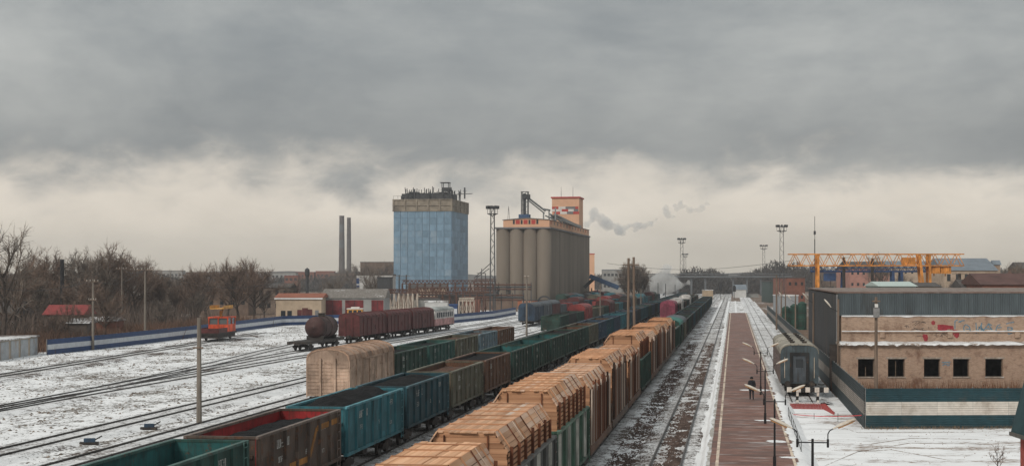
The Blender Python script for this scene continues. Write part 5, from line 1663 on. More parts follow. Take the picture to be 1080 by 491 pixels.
# ================================================================== FAR RIGHT BUILDINGS
def house(u0, u1, vtop, d, depth, wall, roof, label, ridge=1.5, name='house', cols=0, rows=0, wmat=None, flat=False, cat='building', rz=None, roofsnow=False, win=(.9, 1.2), base=None):
    """gabled or flat roofed block whose front spans columns u0..u1 at distance d, eaves at row vtop"""
    a = spot(u0, 300, d); b = spot(u1, 300, d); ev = spot(0, vtop, d).z
    W = (Vector((b.x, b.y)) - Vector((a.x, a.y))).length
    z0 = GZ if base is None else base
    t = thing(name, label, cat, (a.x, a.y, z0), YAW if rz is None else rz)
    H = ev - z0
    mb = MB(); mb.box(0, 0, 0, W, depth, H); wl_ = mb.build('wall', wall, t)
    if flat:
        mb = MB(); mb.box(-.15, -.15, H, W + .15, depth + .15, H + .35); mb.build('roof', roof, t)
    else:
        mb = MB(); o = .35
        mb.prism([(-o, H - .02), (depth + o, H - .02), (depth / 2, H + ridge)], -o, W + o, axis='x')
        # make the gable run along the front
        mb.build('roof', roof, t)
    for r in range(rows):
        for c in range(cols):
            ww, wh = win
            x = W * (c + .5) / cols; z = H * (r + .45) / rows
            mb = MB(); mb.box(-ww / 2, -.04, 0, ww / 2, .02, wh); mb.build('window', wmat or glass(), t, (x, 0, z))
    return t
W_pink = plain('plaster_pink', (.38, .20, .165), .15, .5, .9)
W_cream = plain('plaster_cream', (.42, .33, .25), .15, .5, .9, dirt=(.30, .21, .15), dirt_amt=.4)
W_ochre = plain('plaster_ochre', (.40, .30, .20), .15, .5, .9)
W_brickr = plain('brick_far_red', (.20, .085, .060), .2, .6, .9)
W_brickb = plain('brick_far_brown', (.15, .105, .08), .2, .6, .9)
W_grey = plain('concrete_far', (.27, .27, .26), .15, .4, .9)
R_blue = plain('roof_far_bluegrey', (.16, .19, .22), .15, .4, .7)
R_maroon = plain('roof_far_maroon', (.095, .050, .043), .25, .4, .8)
R_red = plain('roof_far_red', (.22, .036, .034), .15, .4, .7)
R_snow = snow_mix('roof_snowy', (.12, .10, .09), .40, .55, stretch=(1, 1, 1), scale=.25)
R_dark = plain('roof_far_dark', (.075, .068, .064), .25, .4, .85)
R_teal = plain('roof_far_teal', (.10, .17, .17), .2, .4, .8)
house(830, 849, 293, 560, 30, W_brickr, R_dark, 'red brick block left of the yellow crane leg', 2, flat=True, cols=3, rows=2)
house(812, 830, 297, 600, 20, plain('shed_green', (.05, .075, .07), .2), R_dark, 'dark green shed by the track throat on the right', 2, flat=True)
house(896, 938, 283, 620, 25, W_pink, R_dark, 'pink plastered block seen under the crane beams', 3, cols=7, rows=3)
house(938, 1000, 282, 660, 25, W_cream, R_blue, 'cream block behind the right crane legs', 3, cols=9, rows=3)
t = house(996, 1052, 285, 480, 24, W_cream, R_blue, 'big cream hall with blue grey roof at the right', 4, cols=6, rows=2, win=(1.1, 2.2))
house(1048, 1055, 279, 500, 3, W_cream, R_blue, 'small roof tower on the cream hall at the right', 1.5)
house(928, 966, 301.5, 300, 12, plain('shed_mint', (.42, .50, .47), .1), plain('roof_mint', (.45, .53, .50), .1), 'pale mint gabled shed just behind the brick building roof', .9)
house(970, 992, 302, 310, 10, W_cream, R_dark, 'low cream shed behind the brick building roof', .8)
house(1016, 1028, 303, 300, 8, W_ochre, R_dark, 'tiny ochre gabled house behind the brick building roof', 1.6)
house(1036, 1110, 300, 290, 14, W_brickr, R_maroon, 'long shed with maroon roof at the right edge', 2.2)
house(1075, 1130, 283, 700, 16, W_brickr, R_dark, 'dark block behind the trees at the right edge', 3)
house(822, 842, 312, 420, 10, plain('bus_grey', (.30, .32, .34), .1), R_snow, 'low grey depot hut right of the track throat', 1, flat=True)
# green tanks beyond the long fence
M_gtank = paint('tank_green', (.02, .06, .045), .3)
for k, (u, d_) in enumerate(((829, 300), (838, 296), (846, 292))):
    p = spot(u, 330, d_); t = thing('storage_tank', ('leftmost green upright tank beyond the long fence', 'middle green upright tank beyond the long fence', 'rightmost green upright tank, nearest the brick building')[k], 'tank', (p.x, p.y, GZ), 0, 'green tanks')
    mb = MB(); mb.cyl((0, 0, 0), (0, 0, 4.0 + k * .5), .85, n=14); mb.build('shell', M_gtank, t)
    mb = MB(); mb.cyl((0, 0, 4.0 + k * .5), (0, 0, 4.4 + k * .5), .85, .3, 14); mb.build('cap', M_gtank, t)
    for a in range(3):
        mb = MB()
        z = .8 + a * 1.2; N_ = 14
        for q in range(N_):
            a0_, a1_ = 2 * math.pi * q / N_, 2 * math.pi * (q + 1) / N_
            mb.bar((.87 * math.cos(a0_), .87 * math.sin(a0_), z), (.87 * math.cos(a1_), .87 * math.sin(a1_), z), .04, .1)
        mb.build('hoop', M_steel_dark, t)
# ================================================================== BLUE GRAIN BUILDING
M_bsheet = plain('blue_cladding', (.165, .265, .36), .16, .5, .55, .1, stretch=(1, 1, .4), dirt=(.25, .32, .38), dirt_amt=.45, each=.07)
M_bsheet2 = plain('blue_cladding_side_shaded', (.150, .245, .34), .16, .5, .55, .1, stretch=(1, 1, .4), dirt=(.12, .19, .26), dirt_amt=.4, each=.14)  # darker copy of the front cladding: the flank's shade is in the colour
M_raw = plain('raw_concrete', (.25, .215, .17), .25, .35, .9, dirt=(.14, .12, .10), dirt_amt=.5)
M_frame = plain('roof_steel', (.05, .052, .056), .25, 2, .7)
D1 = 620.0
a = spot(415, 300, D1); k1 = D1 / 1600
W1 = 62.5 * k1; H1b = (CAM_H + (292 - 210) * k1) - GZ; Hb = (CAM_H + (292 - 223) * k1) - GZ
# turned so that its right flank shows
RZ1 = R(8.3 - 9.5)
bt = thing('grain_tower', 'tall windowless tower clad in blue panels with a cluttered roof', 'building', (a.x, a.y, GZ), RZ1)
DP1 = 34.0
mb = MB(); mb.box(.1, .1, 0, W1 - .1, DP1 - .1, H1b - .3); mb.build('core', plain('seam_blue', (.26, .36, .45), .1), bt)
NP = 8; NR = 14
pw = W1 / NP; ph_ = Hb / NR
mb = MB(); mb.box(.10, -.12, .04, pw - .10, .1, ph_ - .04); PAN = mb.mesh('blue_panel', M_bsheet)
pw2 = DP1 / 6
mb = MB(); mb.box(-.1, .05, .03, .12, pw2 - .05, ph_ - .03); PANS = mb.mesh('blue_panel', M_bsheet2)
for c in range(NP):
    for r in range(NR): put('blue_panel', PAN, bt, (c * pw, 0, r * ph_))
for c in range(6):
    for r in range(NR): put('blue_panel', PANS, bt, (W1, c * pw2, r * ph_))
# raw top storey with slabs and posts
mb = MB()
for z in (Hb + .25, (Hb + H1b) / 2, H1b - .2): mb.box(-.35, -.35, z - .22, W1 + .35, DP1 + .35, z + .12)
for c in range(6): x = W1 * c / 5; mb.box(x - .3, -.4, Hb, x + .3, .2, H1b)
for c in range(5): y = DP1 * c / 4; mb.box(W1 - .2, y - .3, Hb, W1 + .4, y + .3, H1b)
mb.box(-.02, -.05, Hb + .01, W1 + .04, DP1 + .02, H1b - .25)
mb.build('top_storey', M_raw, bt)
mb = MB(); rnd = random.Random(11)
zt = H1b + .1
for k in range(12):
    x = W1 * (.16 + .78 * k / 11); mb.box(x - 1.4, 4, zt, x + 1.2, 12, zt + rnd.uniform(1.6, 3.2))
mb.box(W1 * .16, 3.4, zt, W1 * .98, 14, zt + 1.9)
mb.build('roof_sheds', M_frame, bt)
mb = MB()
for k in range(90):
    x = rnd.uniform(W1 * .14, W1); y = rnd.uniform(1, 18); h = rnd.uniform(1.5, 5.2); mb.bar((x, y, zt), (x + rnd.uniform(-.5, .5), y, zt + h), .26, .26)
    if k % 2: mb.bar((x, y, zt + h * .8), (x + rnd.uniform(-3, 3), y, zt + h * rnd.uniform(.4, .9)), .12, .12)
mb.build('roof_clutter', M_frame, bt)
def roof_mast(u, v, w=.55):
    x = (u - 415) * k1; h = CAM_H + (292 - v) * k1 - GZ
    mb = MB(); mb.bar((x, 3, zt), (x, 3, h), w, w); mb.bar((x - .7, 3, h - 1.5), (x + .7, 3, h - 1.5), .2, .2); mb.build('roof_mast', M_frame, bt)
for (u, v) in ((422, 206), (436, 199), (416.5, 212), (433, 204), (490, 198), (452, 203), (475, 204)): roof_mast(u, v)
# bucket elevator head
mb = MB(); x0 = (465 - 415) * k1; x1 = (472 - 415) * k1; zh = CAM_H + (292 - 192) * k1 - GZ; zm = CAM_H + (292 - 197) * k1 - GZ
for x in (x0, x1):
    for y in (4, 7): mb.bar((x, y, zt), (x, y, zh), .25, .25)
mb.box(x0 - .8, 3.5, zh - .25, x1 + .3, 7.5, zh); mb.box(x0 + .1, 4, zm - 1.8, x1 + .6, 7, zm - .2); mb.bar((x0, 5, zm - 2), (x0 - 4.5, 5, zt + .8), .5, .5); mb.bar((x0, 5.5, zm - 4), (x0 - 8, 5.5, zt + .5), .3, .3)
mb.build('hoist_head', M_frame, bt)
mb = MB(); q = (497 - 415) * k1; zz_ = CAM_H + (292 - 205) * k1 - GZ; mb.bar((W1 * .85, 6, zz_), (q, 6, zz_ + .4), .25, .25); mb.build('jib', M_frame, bt)
mb = MB(); z = zt + 1.2
for y in (-.2,): 
    mb.bar((0, y, z), (W1, y, z), .08, .08)
    for k in range(14): mb.bar((W1 * k / 13, y, zt), (W1 * k / 13, y, z), .08, .08)
mb.build('railing', M_frame, bt)

# ================================================================== CONCRETE SILOS
M_silo = plain('silo_concrete', (.180, .151, .122), .12, .12, .9, stretch=(1, 1, .25), dirt=(.145, .118, .095), dirt_amt=.5, each=.09)
M_peach = plain('peach_render', (.62, .365, .235), .08, .3, .85, dirt=(.48, .28, .18), dirt_amt=.2)
M_ored = plain('band_red', (.42, .055, .045), .1, .5, .8)
M_obase = plain('base_orange', (.50, .175, .085), .15, .5, .85, dirt=(.35, .12, .07), dirt_amt=.3)
M_bandg = plain('band_grey', (.16, .16, .165), .1, .5, .8)
M_bandw = plain('band_white', (.62, .58, .54), .1, .5, .8)
D2 = 480.0; k2 = D2 / 1600
a = spot(522, 300, D2)
RZ2 = R(-1.2)
sl = thing('silo_block', 'row of tall grey concrete silos with a peach gallery on top', 'silo', (a.x, a.y, GZ), RZ2)
HS = CAM_H + (292 - 240) * k2 - GZ
rS = 15.6 * k2 / 2
def half_silo_mesh(r, h, n=18):
    mb = MB(); V = []; F = []
    for z in (0, h):
        for k in range(n): V.append((r * math.cos(2 * math.pi * k / n), r * math.sin(2 * math.pi * k / n), z))
    F = [(k, (k + 1) % n, (k + 1) % n + n, k + n) for k in range(n)] + [tuple(range(n, 2 * n))]
    mb.add(V, F); me = mb.mesh('silo', M_silo)
    for p in me.polygons: p.use_smooth = len(p.vertices) == 4
    return me
SILO = half_silo_mesh(rS, HS)
NX, NY = 4, 25
SP = 2 * rS * .93
for i in range(NX):
    for j in range(NY):
        if i in (0, NX - 1) or j in (0, NY - 1): put('silo', SILO, sl, (rS + i * SP, rS + j * SP, 0))
Wb = (NX - 1) * SP + 2 * rS; Lb = (NY - 1) * SP + 2 * rS
mb = MB(); mb.box(rS, rS, 0, Wb - rS, Lb - rS, HS - .5); mb.build('core', M_silo, sl)
mb = MB(); mb.box(-.1, -.1, HS - .35, Wb + .1, Lb + .1, HS + .15); mb.build('silo_deck', M_bandg, sl)
zg0 = HS + .15; zg1 = CAM_H + (292 - 232) * k2 - GZ
mb = MB(); gx0, gx1 = 2.6, Wb - .4
mb.prism([(gx0, zg0), (gx1, zg0), (gx1, zg1), ((gx0 + gx1) / 2, zg1 + .55), (gx0, zg1)], .4, Lb - .4); g_ = mb.build('gallery', M_peach, sl)
mb = MB(); mb.prism([(gx0 - .25, zg1), ((gx0 + gx1) / 2, zg1 + .56), (gx1 + .25, zg1), (gx1 + .25, zg1 + .15), ((gx0 + gx1) / 2, zg1 + .75), (gx0 - .25, zg1 + .15)], .1, Lb - .2); mb.build('gallery_roof', M_bandg, sl)
gw = gx1 - gx0
for i, f in enumerate((.23, .315, .40, .485, .57, .655, .74)):
    mb = MB(); w = .62 if i % 2 == 0 else 1.3
    mb.box(-w / 2, -.06, 0, w / 2, .02, 1.35); mb.build('window' if i % 2 == 0 else 'red_panel', glass() if i % 2 == 0 else M_ored, g_, (gx0 + gw * f, .4, zg0 + .95))
for j in range(14):
    mb = MB(); mb.box(-.02, -.7, 0, .06, .7, 1.0); mb.build('window', M_bandg if j % 3 else M_ored, g_, (gx1, 4 + j * (Lb - 8) / 13, zg0 + 1.0))
# orange base course with arch doors
mb = MB(); mb.box(-1.2, -2.6, 0, Wb + 1.5, -.1, 2.7); bs_ = mb.build('base_course', M_obase, sl)
mb = MB(); mb.box(-1.4, -2.8, 2.7, Wb + 1.7, 0, 3.0); mb.build('base_roof', R_dark, sl)
for k in range(6):
    mb = MB(); mb.box(-1.0, -.05, 0, 1.0, .05, 1.9); mb.build('door', M_bandg, bs_, (2 + k * 3.8, -2.6, 0))
mb = MB()
for q in range(13):
    t_ = math.pi * q / 12; t2 = math.pi * (q + 1) / 12
    if q < 12: mb.bar((2.0 * math.cos(t_), 0, 2.2 + 1.9 * math.sin(t_)), (2.0 * math.cos(t2), 0, 2.2 + 1.9 * math.sin(t2)), .3, .5)
mb.box(-2, -.1, 0, 2, .1, 2.2); mb.build('arched_porch', M_frame, sl, (Wb - 1.5, -2.9, 0))
# work tower behind
tw0 = (584 - 522) * k2
TWF = 1.185
TWH = CAM_H + (292 - 208) * (k2 * TWF) - GZ
M_t = M_peach
tx, ty, tW = Wb - 13.2, Lb - 12.0, 10.4
mb = MB(); mb.box(tx, ty, HS - 1, tx + tW, ty + 12, TWH); tow = mb.build('work_tower', M_peach, sl)
mb = MB(); mb.box(tx - .4, ty - .4, TWH, tx + tW + .4, ty + 12.4, TWH + .5); mb.build('tower_roof', M_ored, sl)
zb0 = CAM_H + (292 - 225.0) * (k2 * TWF) - GZ
rows = [[M_ored, M_bandw, M_bandg, M_ored], [M_bandw, M_ored, M_bandw, M_bandg], [M_ored, M_bandw, M_bandg, M_ored]]
fr = [[0, .24, .5, .86, .97], [0, .36, .6, .8, .97], [.06, .30, .55, .78, 1.0]]
for r in range(3):
    for c in range(4):
        x0_, x1_ = tx + tW * fr[r][c], tx + tW * fr[r][c + 1]
        mb = MB(); mb.box(x0_ + .01, ty - .10, zb0 + (2 - r) * .95, x1_ - .01, ty + .02, zb0 + (2 - r) * .95 + .93); mb.build('checker_block', rows[r][c], tow)
mb = MB(); mb.box(tx + 4.2, ty - .08, zb0 - 4.6, tx + 5.6, ty + .02, zb0 - 2.0); mb.build('window', glass(), tow)
for x in (tx + 3, tx + 7.5):
    mb = MB(); mb.cyl((x, ty + 4, TWH + .5), (x, ty + 4, TWH + 4.5), .09, .04, 5); mb.build('aerial', M_frame, tow)
# conveyor head and sloping legs on the gallery roof
mb = MB(); x0 = (547 - 522) * k2; zt2 = CAM_H + (292 - 201) * k2 - GZ
for x in (x0, x0 + 2.0):
    for y in (6, 8): mb.bar((x, y, zg1), (x, y, zt2), .22, .22)
for k in range(6):
    z = zg1 + (zt2 - zg1) * k / 6; z2 = zg1 + (zt2 - zg1) * (k + 1) / 6
    mb.bar((x0, 6, z), (x0 + 2, 6, z2), .12, .12)
mb.box(x0 + .5, 6.3, zg1, x0 + 1.3, 7.5, zt2 - .6); mb.box(x0 + .2, 6, zt2 - 2.4, x0 + 2.6, 8, zt2 - .9); mb.box(x0 - .2, 5.8, zt2 - .1, x0 + 2.2, 8.2, zt2)
mb.build('elevator_leg', M_frame, sl)
mb = MB(); mb.box(x0 - .8, 5.4, zg1 + .3, x0 + 2.6, 8.6, zg1 + 2.0); mb.build('elevator_boot', plain('boot_blue', (.05, .09, .17), .2), sl)
mb = MB()
def px(u, y, v): return ((u - 522) * k2, y, CAM_H + (292 - v) * k2 - GZ)
for (a_, b_, w) in ((px(553, 7, 207), px(570, 12, 221), .45), (px(553, 7, 209.5), px(569, 12, 223.5), .3), (px(568, 12, 222), px(568, 12, 231), .4), (px(573, 14, 219), px(573, 14, 231), .35), (px(579, 16, 217), px(579, 16, 231), .4),
                    (px(568, 12, 219), px(574, 14, 220), .5), (px(575, 16, 226), px(588, 60, 233), .9), (px(578, 16, 224), px(584, 50, 230), .5), (px(570, 12, 226), px(580, 16, 231), .35), (px(552, 6, 224), px(558, 6, 231), .25), (px(574, 14, 224), px(584, 20, 232), .4)):
    mb.bar(a_, b_, w, w)
mb.build('conveyors', M_bandw if False else plain('galvanised', (.26, .27, .27), .15, 2, .5, .5), sl)
mb = MB()
for u in (534, 536): mb.bar(px(u, 3, 232), px(535, 3, 217), .1, .1)
mb.build('aerial', M_frame, sl)
# low peach annexe with chute on the right of the silos
an = house(616, 627, 268, 640, 12, M_peach, M_ored, 'small peach annexe with red roof edge right of the silos', 1, flat=True)
mb = MB(); mb.box(0, -.1, 0, 1.2, 0, 8); mb.build('red_panel', M_ored, an, (.2, 0, 5))
cs = thing('conveyor_shed', 'blue sloping conveyor shed on struts right of the silos', 'shed', spot(624, 300, 560) * 1.0, 0)
cs.location.z = GZ
o = spot(624, 300, 560); o.z = GZ
mb = MB(); a_ = spot(622, 291, 560) - o; b_ = spot(652, 303, 560) - o
mb.bar(a_, b_, 5.0, 1.6); mb.build('blue_cover', plain('cover_blue', (.045, .09, .17), .2, .6, .6), cs)
for u in (624, 630, 637, 645):
    q = spot(u, 300, 560) - o; mb = MB(); mb.bar((q.x, q.y, 0), (q.x, q.y, 4.5 + (640 - u) * .1), .4, .4); mb.build('strut', M_frame, cs)
mb = MB(); a_ = spot(616, 303, 560) - o; b_ = spot(628, 292, 560) - o; mb.bar(a_, b_, 1.2, 1.2); mb.build('chute', M_frame, cs)

# ================================================================== FLOODLIGHT MASTS
def mast(u, vtop, d, label, hw=.55, ring=1.9, head=True, n=18):
    p = spot(u, 300, d); h = spot(u, vtop, d).z - GZ
    t = thing('floodlight_mast', label, 'mast', (p.x, p.y, GZ), 0, 'lattice floodlight masts')
    mb = MB()
    for sx in (-1, 1):
        for sy in (-1, 1): mb.bar((sx * hw * 1.25, sy * hw * 1.25, 0), (sx * hw * .8, sy * hw * .8, h), .13, .13)
    for k in range(n):
        z0, z1 = h * k / n, h * (k + 1) / n; w = hw * (1.25 - .45 * k / n); w1 = hw * (1.25 - .45 * (k + 1) / n)
        s = 1 if k % 2 else -1
        for (a_, b_) in (((-w * s, -w, z0), (w1 * s, -w1, z1)), ((-w * s, w, z0), (w1 * s, w1, z1)), ((-w, -w * s, z0), (-w1, w1 * s, z1)), ((w, -w * s, z0), (w1, w1 * s, z1))): mb.bar(a_, b_, .07, .07)
    mb.build('lattice', M_frame, t)
    mb = MB()
    for zz in (h, h - 1.6):
        for q in range(12):
            a0, a1 = 2 * math.pi * q / 12, 2 * math.pi * (q + 1) / 12
            mb.bar((ring * math.cos(a0), ring * math.sin(a0), zz), (ring * math.cos(a1), ring * math.sin(a1), zz), .14, .14)
    for q in range(6): a0 = math.pi * q / 3; mb.bar((0, 0, h - 2.2), (ring * math.cos(a0), ring * math.sin(a0), h - 1.6), .12, .12); mb.bar((ring * math.cos(a0), ring * math.sin(a0), h - 1.6), (ring * math.cos(a0), ring * math.sin(a0), h), .1, .1)
    mb.build('lamp_ring', M_frame, t)
    for q in range(8):
        a0 = 2 * math.pi * q / 8
        mb = MB(); mb.box(-.42, -.3, -.4, .42, .3, .4); mb.build('floodlight', M_frame, t, (ring * math.cos(a0), ring * math.sin(a0), h + .1), a0)
    return t
mast(519.5, 219, 400, 'tall floodlight mast standing just left of the silos', .55, 1.35)
mast(719, 252, 690, 'floodlight mast right of the round bare tree', .7, 1.6)
mast(722.5, 268, 1050, 'faint farther floodlight mast close behind the one by the round tree', .7, 1.8)
mast(824.5, 238.5, 530, 'floodlight mast left of the yellow gantry crane', .7, 1.7)
mast(805.5, 259, 830, 'smaller floodlight mast above the track throat', .7, 1.8)
# thin radio mast
p = spot(859.3, 300, 500); h = spot(859, 228, 500).z - GZ
t = thing('radio_mast', 'very thin tall radio mast above the yellow gantry crane', 'mast', (p.x, p.y, GZ))
mb = MB(); mb.bar((0, 0, 0), (0, 0, h * .75), .30, .30); mb.bar((0, 0, h * .75), (0, 0, h), .16, .16); mb.build('shaft', M_frame, t)
mb = MB(); mb.box(-.35, -.35, h * .80, .35, .35, h * .84); mb.build('antenna', M_frame, t)

# ================================================================== POLES LEFT AND CENTRE
def polepx(u, vtop, vbase, label, r=.17, mat=None, arms=(), taper=.7, **kw):
    p = onground(u, vbase); d = 1600 * (CAM_H - GZ) / (vbase - 292)
    return pole(p.x, p.y, spot(u, vtop, d).z - GZ, label, r, mat, arms, taper=taper, **kw)
polepx(210, 335, 449, 'bare concrete pole standing beside the empty green gondola', .20, M_conc, ((2.0, .35),), insul=False)
polepx(98, 294, 369, 'concrete pole nearest the left end of the blue white fence', .20, M_conc, ((.35, .9), (2.9, .55)))
polepx(128.5, 281, 350, 'slim concrete pole behind the blue white fence', .18, M_conc, ((.4, 1.0),))
polepx(153, 281, 362, 'tall concrete pole in front of the blue white fence', .20, M_conc, ((.5, 1.3),))
t = polepx(555.5, 290, 355, 'pole with crossarms and lamps beside the dark blue covered wagon', .17, M_conc, ((.3, .4), (4.6, .8)))
polepx(633, 300, 345, 'thin pole with a small white lamp amid the far wagons', .15, M_conc, ((2.8, .7),), insul=False)
polepx(676, 304, 335, 'thin pole amid the far wagons right of the paired poles', .15, M_conc, ((2.2, .7),), insul=False)
for k, (u, vt, vb) in enumerate(((694, 298, 325), (702, 299, 324), (712, 300, 323))):
    polepx(u, vt, vb, ('thin pole in the steam, leftmost of three', 'thin pole in the steam, middle of three', 'thin pole in the steam, rightmost of three')[k], .14, M_frame, ())
# paired wooden pole
z_ = 170; p = spot(665.5, 300, z_)
t = thing('paired_wooden_pole', 'two tall wooden poles standing close together behind the timber stacks', 'pole', (p.x, p.y, GZ))
for dx, vt in ((-.27, 272), (.30, 271)):
    mb = MB(); mb.cyl((dx * 1.3, 0, 0), (dx, 0, spot(0, vt, z_).z - GZ), .17, .13, 8); mb.build('shaft', M_wood, t)
mb = MB(); zz = spot(0, 279, z_).z - GZ; mb.box(-.9, -.2, zz - .06, .9, -.1, zz + .06); mb.build('crossarm', M_wood, t)
for x in (-.8, .8): 
    mb = MB(); mb.cyl((x, -.15, zz + .06), (x, -.15, zz + .3), .05, .06, 6); mb.build('insulator', M_fwhite, t)
# iron flue on the left
p = spot(65.5, 320, 265); t = thing('iron_flue', 'thick black iron flue rising above the red roofed house', 'chimney', (p.x, p.y, GZ))
hh = spot(0, 275, 265).z - GZ; mb = MB(); mb.cyl((0, 0, 0), (0, 0, hh), .34, .32, 12); mb.build('pipe', plain('flue_black', (.018, .018, .02), .2), t)
mb = MB(); mb.cyl((0, 0, hh), (0, 0, hh + .25), .40, .40, 12); mb.build('collar', M_frame, t)
# cable across the yard
pA, pB = spot(640, 279, 520), spot(838, 276, 420)
t = thing('overhead_cable', 'thin overhead cable crossing the tracks below the horizon trees', 'cable', (pA.x, pA.y, GZ))
mb = MB(); prev = None
for k in range(25):
    f = k / 24; q = pA.lerp(pB, f) - Vector((pA.x, pA.y, GZ)); q.z -= 2.4 * math.sin(math.pi * f) - .5
    if prev is not None: mb.bar(prev, q, .09, .09)
    prev = q
mb.build('wire', M_frame, t)
# small switch stands between the left tracks
for k, (u, v) in enumerate(((94, 469), (157, 453))):
    p = onground(u, v); t = thing('switch_stand', ('small dark switch stand lying nearest the left bottom corner', 'small dark switch stand near the concrete pole')[k], 'switch stand', (p.x, p.y, GZ), .3, 'switch stands')
    mb = MB(); mb.box(-.55, -.2, .02, .55, .2, .2); mb.build('base', M_steel_dark, t)
    mb = MB(); mb.box(-.3, -.17, .2, .35, .17, .42); mb.build('housing', P_blue, t)
    mb = MB(); mb.bar((.3, 0, .3), (.75, .1, .55), .07, .07); mb.build('lever', M_steel_dark, t)

# ================================================================== BLUE WHITE FENCE
M_fb = plain('fence_blue', (.022, .055, .150), .15, 1.5, .6, dirt=(.05, .07, .12), dirt_amt=.3)
M_fw2 = plain('fence_pale', (.52, .54, .57), .1, 1.5, .6)
BP = panel_mesh(2.49, [(0, .66, 0), (.66, 1.34, 1), (1.34, 2.0, 0)], 12, 'panel', [M_fb, M_fw2], .025)
mb = MB(); mb.box(-.05, .03, 0, .05, .12, 2.05); BPOST = mb.mesh('post', M_fpost)
fence_pts = [onground(u, v) for (u, v) in ((50, 374), (110, 367.5), (172, 360.0), (232, 352), (298, 343.0), (352, 341.5), (402, 341.2), (474, 341), (520, 336.2), (544, 331.5))]
labs = ['blue and white striped fence at the far left by the garages', None]
f0 = thing('striped_fence', 'long blue and white striped fence along the left side of the yard', 'fence', fence_pts[0])
for i in range(4): 
    e_ = run_panels(f0, fence_pts[0], fence_pts[i], fence_pts[i + 1], BP, BPOST, 2.5)
f1 = thing('striped_fence', 'blue and white striped fence in front of the red garage doors', 'fence', fence_pts[4])
for i in range(4, 7): run_panels(f1, fence_pts[4], fence_pts[i], fence_pts[i + 1], BP, BPOST, 2.5)
f2 = thing('striped_fence', 'blue and white striped fence below the silos, climbing to the right', 'fence', fence_pts[7])
for i in range(7, 9): run_panels(f2, fence_pts[7], fence_pts[i], fence_pts[i + 1], BP, BPOST, 2.5)

# ================================================================== GARAGES AND SHEDS, LEFT EDGE
M_gar = plain('garage_zinc', (.38, .40, .42), .12, 1.5, .6, dirt=(.34, .25, .18), dirt_amt=.45)
M_gar_p = plain('garage_post', (.40, .33, .26), .15, 2, .8)
ga, gb = onground(-12, 382), onground(40, 373.5)
gd = gb - ga; gl_ = gd.length; grz = math.atan2(gd.y, gd.x)
gt = thing('garage_row', 'row of pale zinc garages with snowy flat roof at the left edge', 'garage', (ga.x, ga.y, GZ), grz)
mb = MB(); mb.box(0, 0, 0, gl_, 4.5, 2.35); mb.build('wall', M_gar_p, gt)
mb = MB(); mb.box(-.2, -.25, 2.35, gl_ + .2, 4.7, 2.5); grf = mb.build('roof', R_snow, gt)
n = 5
for k in range(n):
    x0 = gl_ * (k + .12) / n; x1 = gl_ * (k + .88) / n
    mb = MB(); mb.box(x0, -.06, .05, x1, 0, 2.2)
    mb.box((x0 + x1) / 2 - .02, -.075, .05, (x0 + x1) / 2 + .02, -.06, 2.2); mb.build('door', M_gar, gt)

# ================================================================== HOUSES BEHIND THE FENCE
W_log = plain('dark_timber_wall', (.11, .085, .07), .25, 1, .9)
house(47, 87, 331.5, 240, 7, W_log, R_red, 'low house with a bright red roof behind the garages', 1.5, cols=3, rows=1)
house(-5, 17, 331, 240, 8, W_log, R_dark, 'dark timber house with a pale window at the left edge', 2.0, cols=2, rows=1, wmat=M_fw2)
house(28, 60, 307, 300, 9, W_log, R_snow, 'dark house with a snow lined roof among the trees', 1.4)
house(72, 92, 340.5, 225, 4, W_log, R_snow, 'small shed with snow on its roof behind the fence', .7)
house(93, 122, 338, 240, 5, W_brickr, R_snow, 'low brick outhouse with patchy snow roof behind the fence', .6)
house(132, 160, 312, 330, 9, W_brickb, R_snow, 'grey gabled house with snowy roof behind the tall poles', 2.6)
house(160, 200, 306, 420, 10, W_brickb, R_dark, 'brown house half hidden in the bare trees', 2.2)
house(206, 262, 307, 400, 12, W_brickb, R_dark, 'long brown house behind the orange trolley trees', 2.4, cols=5, rows=1)
house(262, 305, 303, 420, 14, plain('brown_block', (.19, .145, .115), .2), R_dark, 'brown two storey block left of the cream station building', 1.2, cols=5, rows=2)
# station building and garages with red doors
D3 = 335.0; k3 = D3 / 1600
W_station = plain('station_cream', (.43, .34, .25), .12, .8, .9, dirt=(.33, .25, .18), dirt_amt=.3)
R_rust = plain('roof_rust', (.27, .095, .055), .2, .6, .8)
st_ = house(291, 339, 313.5, D3, 12, W_station, R_rust, 'cream station building with rust red roof edge and snow', .9, flat=False)
Wst = 48 * k3
for (f, w, z0, z1, m_) in ((.16, 1.0, 1.3, 2.7, glass()), (.30, 1.0, 1.3, 2.7, glass()), (.52, 1.0, 0, 2.9, P_maroon), (.64, 1.3, 0, 3.3, P_maroon), (.75, 1.0, 0, 3.0, P_maroon), (.90, .8, 1.0, 2.8, M_bandg)):
    mb = MB(); mb.box(-w / 2, -.06, z0, w / 2, .02, z1); mb.build('door' if z0 == 0 else 'window', m_, st_, (Wst * f, 0, 0))
mb = MB(); mb.box(-.3, -.35, 5.25, Wst + .3, -.2, 5.5); mb.build('snow_on_eaves', M_pure, st_)
gd_ = house(339, 405, 314, D3 + 8, 16, W_grey, snow_mix('garage_roof', (.13, .115, .10), .52, .66, stretch=(1, 1, 1), scale=.35, soil2=(.24, .22, .20)), 'grey garage hall with tall dark red doors behind the fence', 2.0)
Wg = 66 * (D3 + 8) / 1600
for (f0_, f1_) in ((.03, .33), (.38, .67), (.80, .99)):
    mb = MB(); mb.box(Wg * f0_, -.07, .1, Wg * f1_, .02, 4.9); q = mb.build('red_door', paint('garage_door_red', (.145, .020, .023), .2), gd_)
    mb = MB(); x = Wg * (f0_ + f1_) / 2; mb.box(x - .04, -.09, .1, x + .04, -.07, 4.9); mb.build('door_seam', P_black, q)
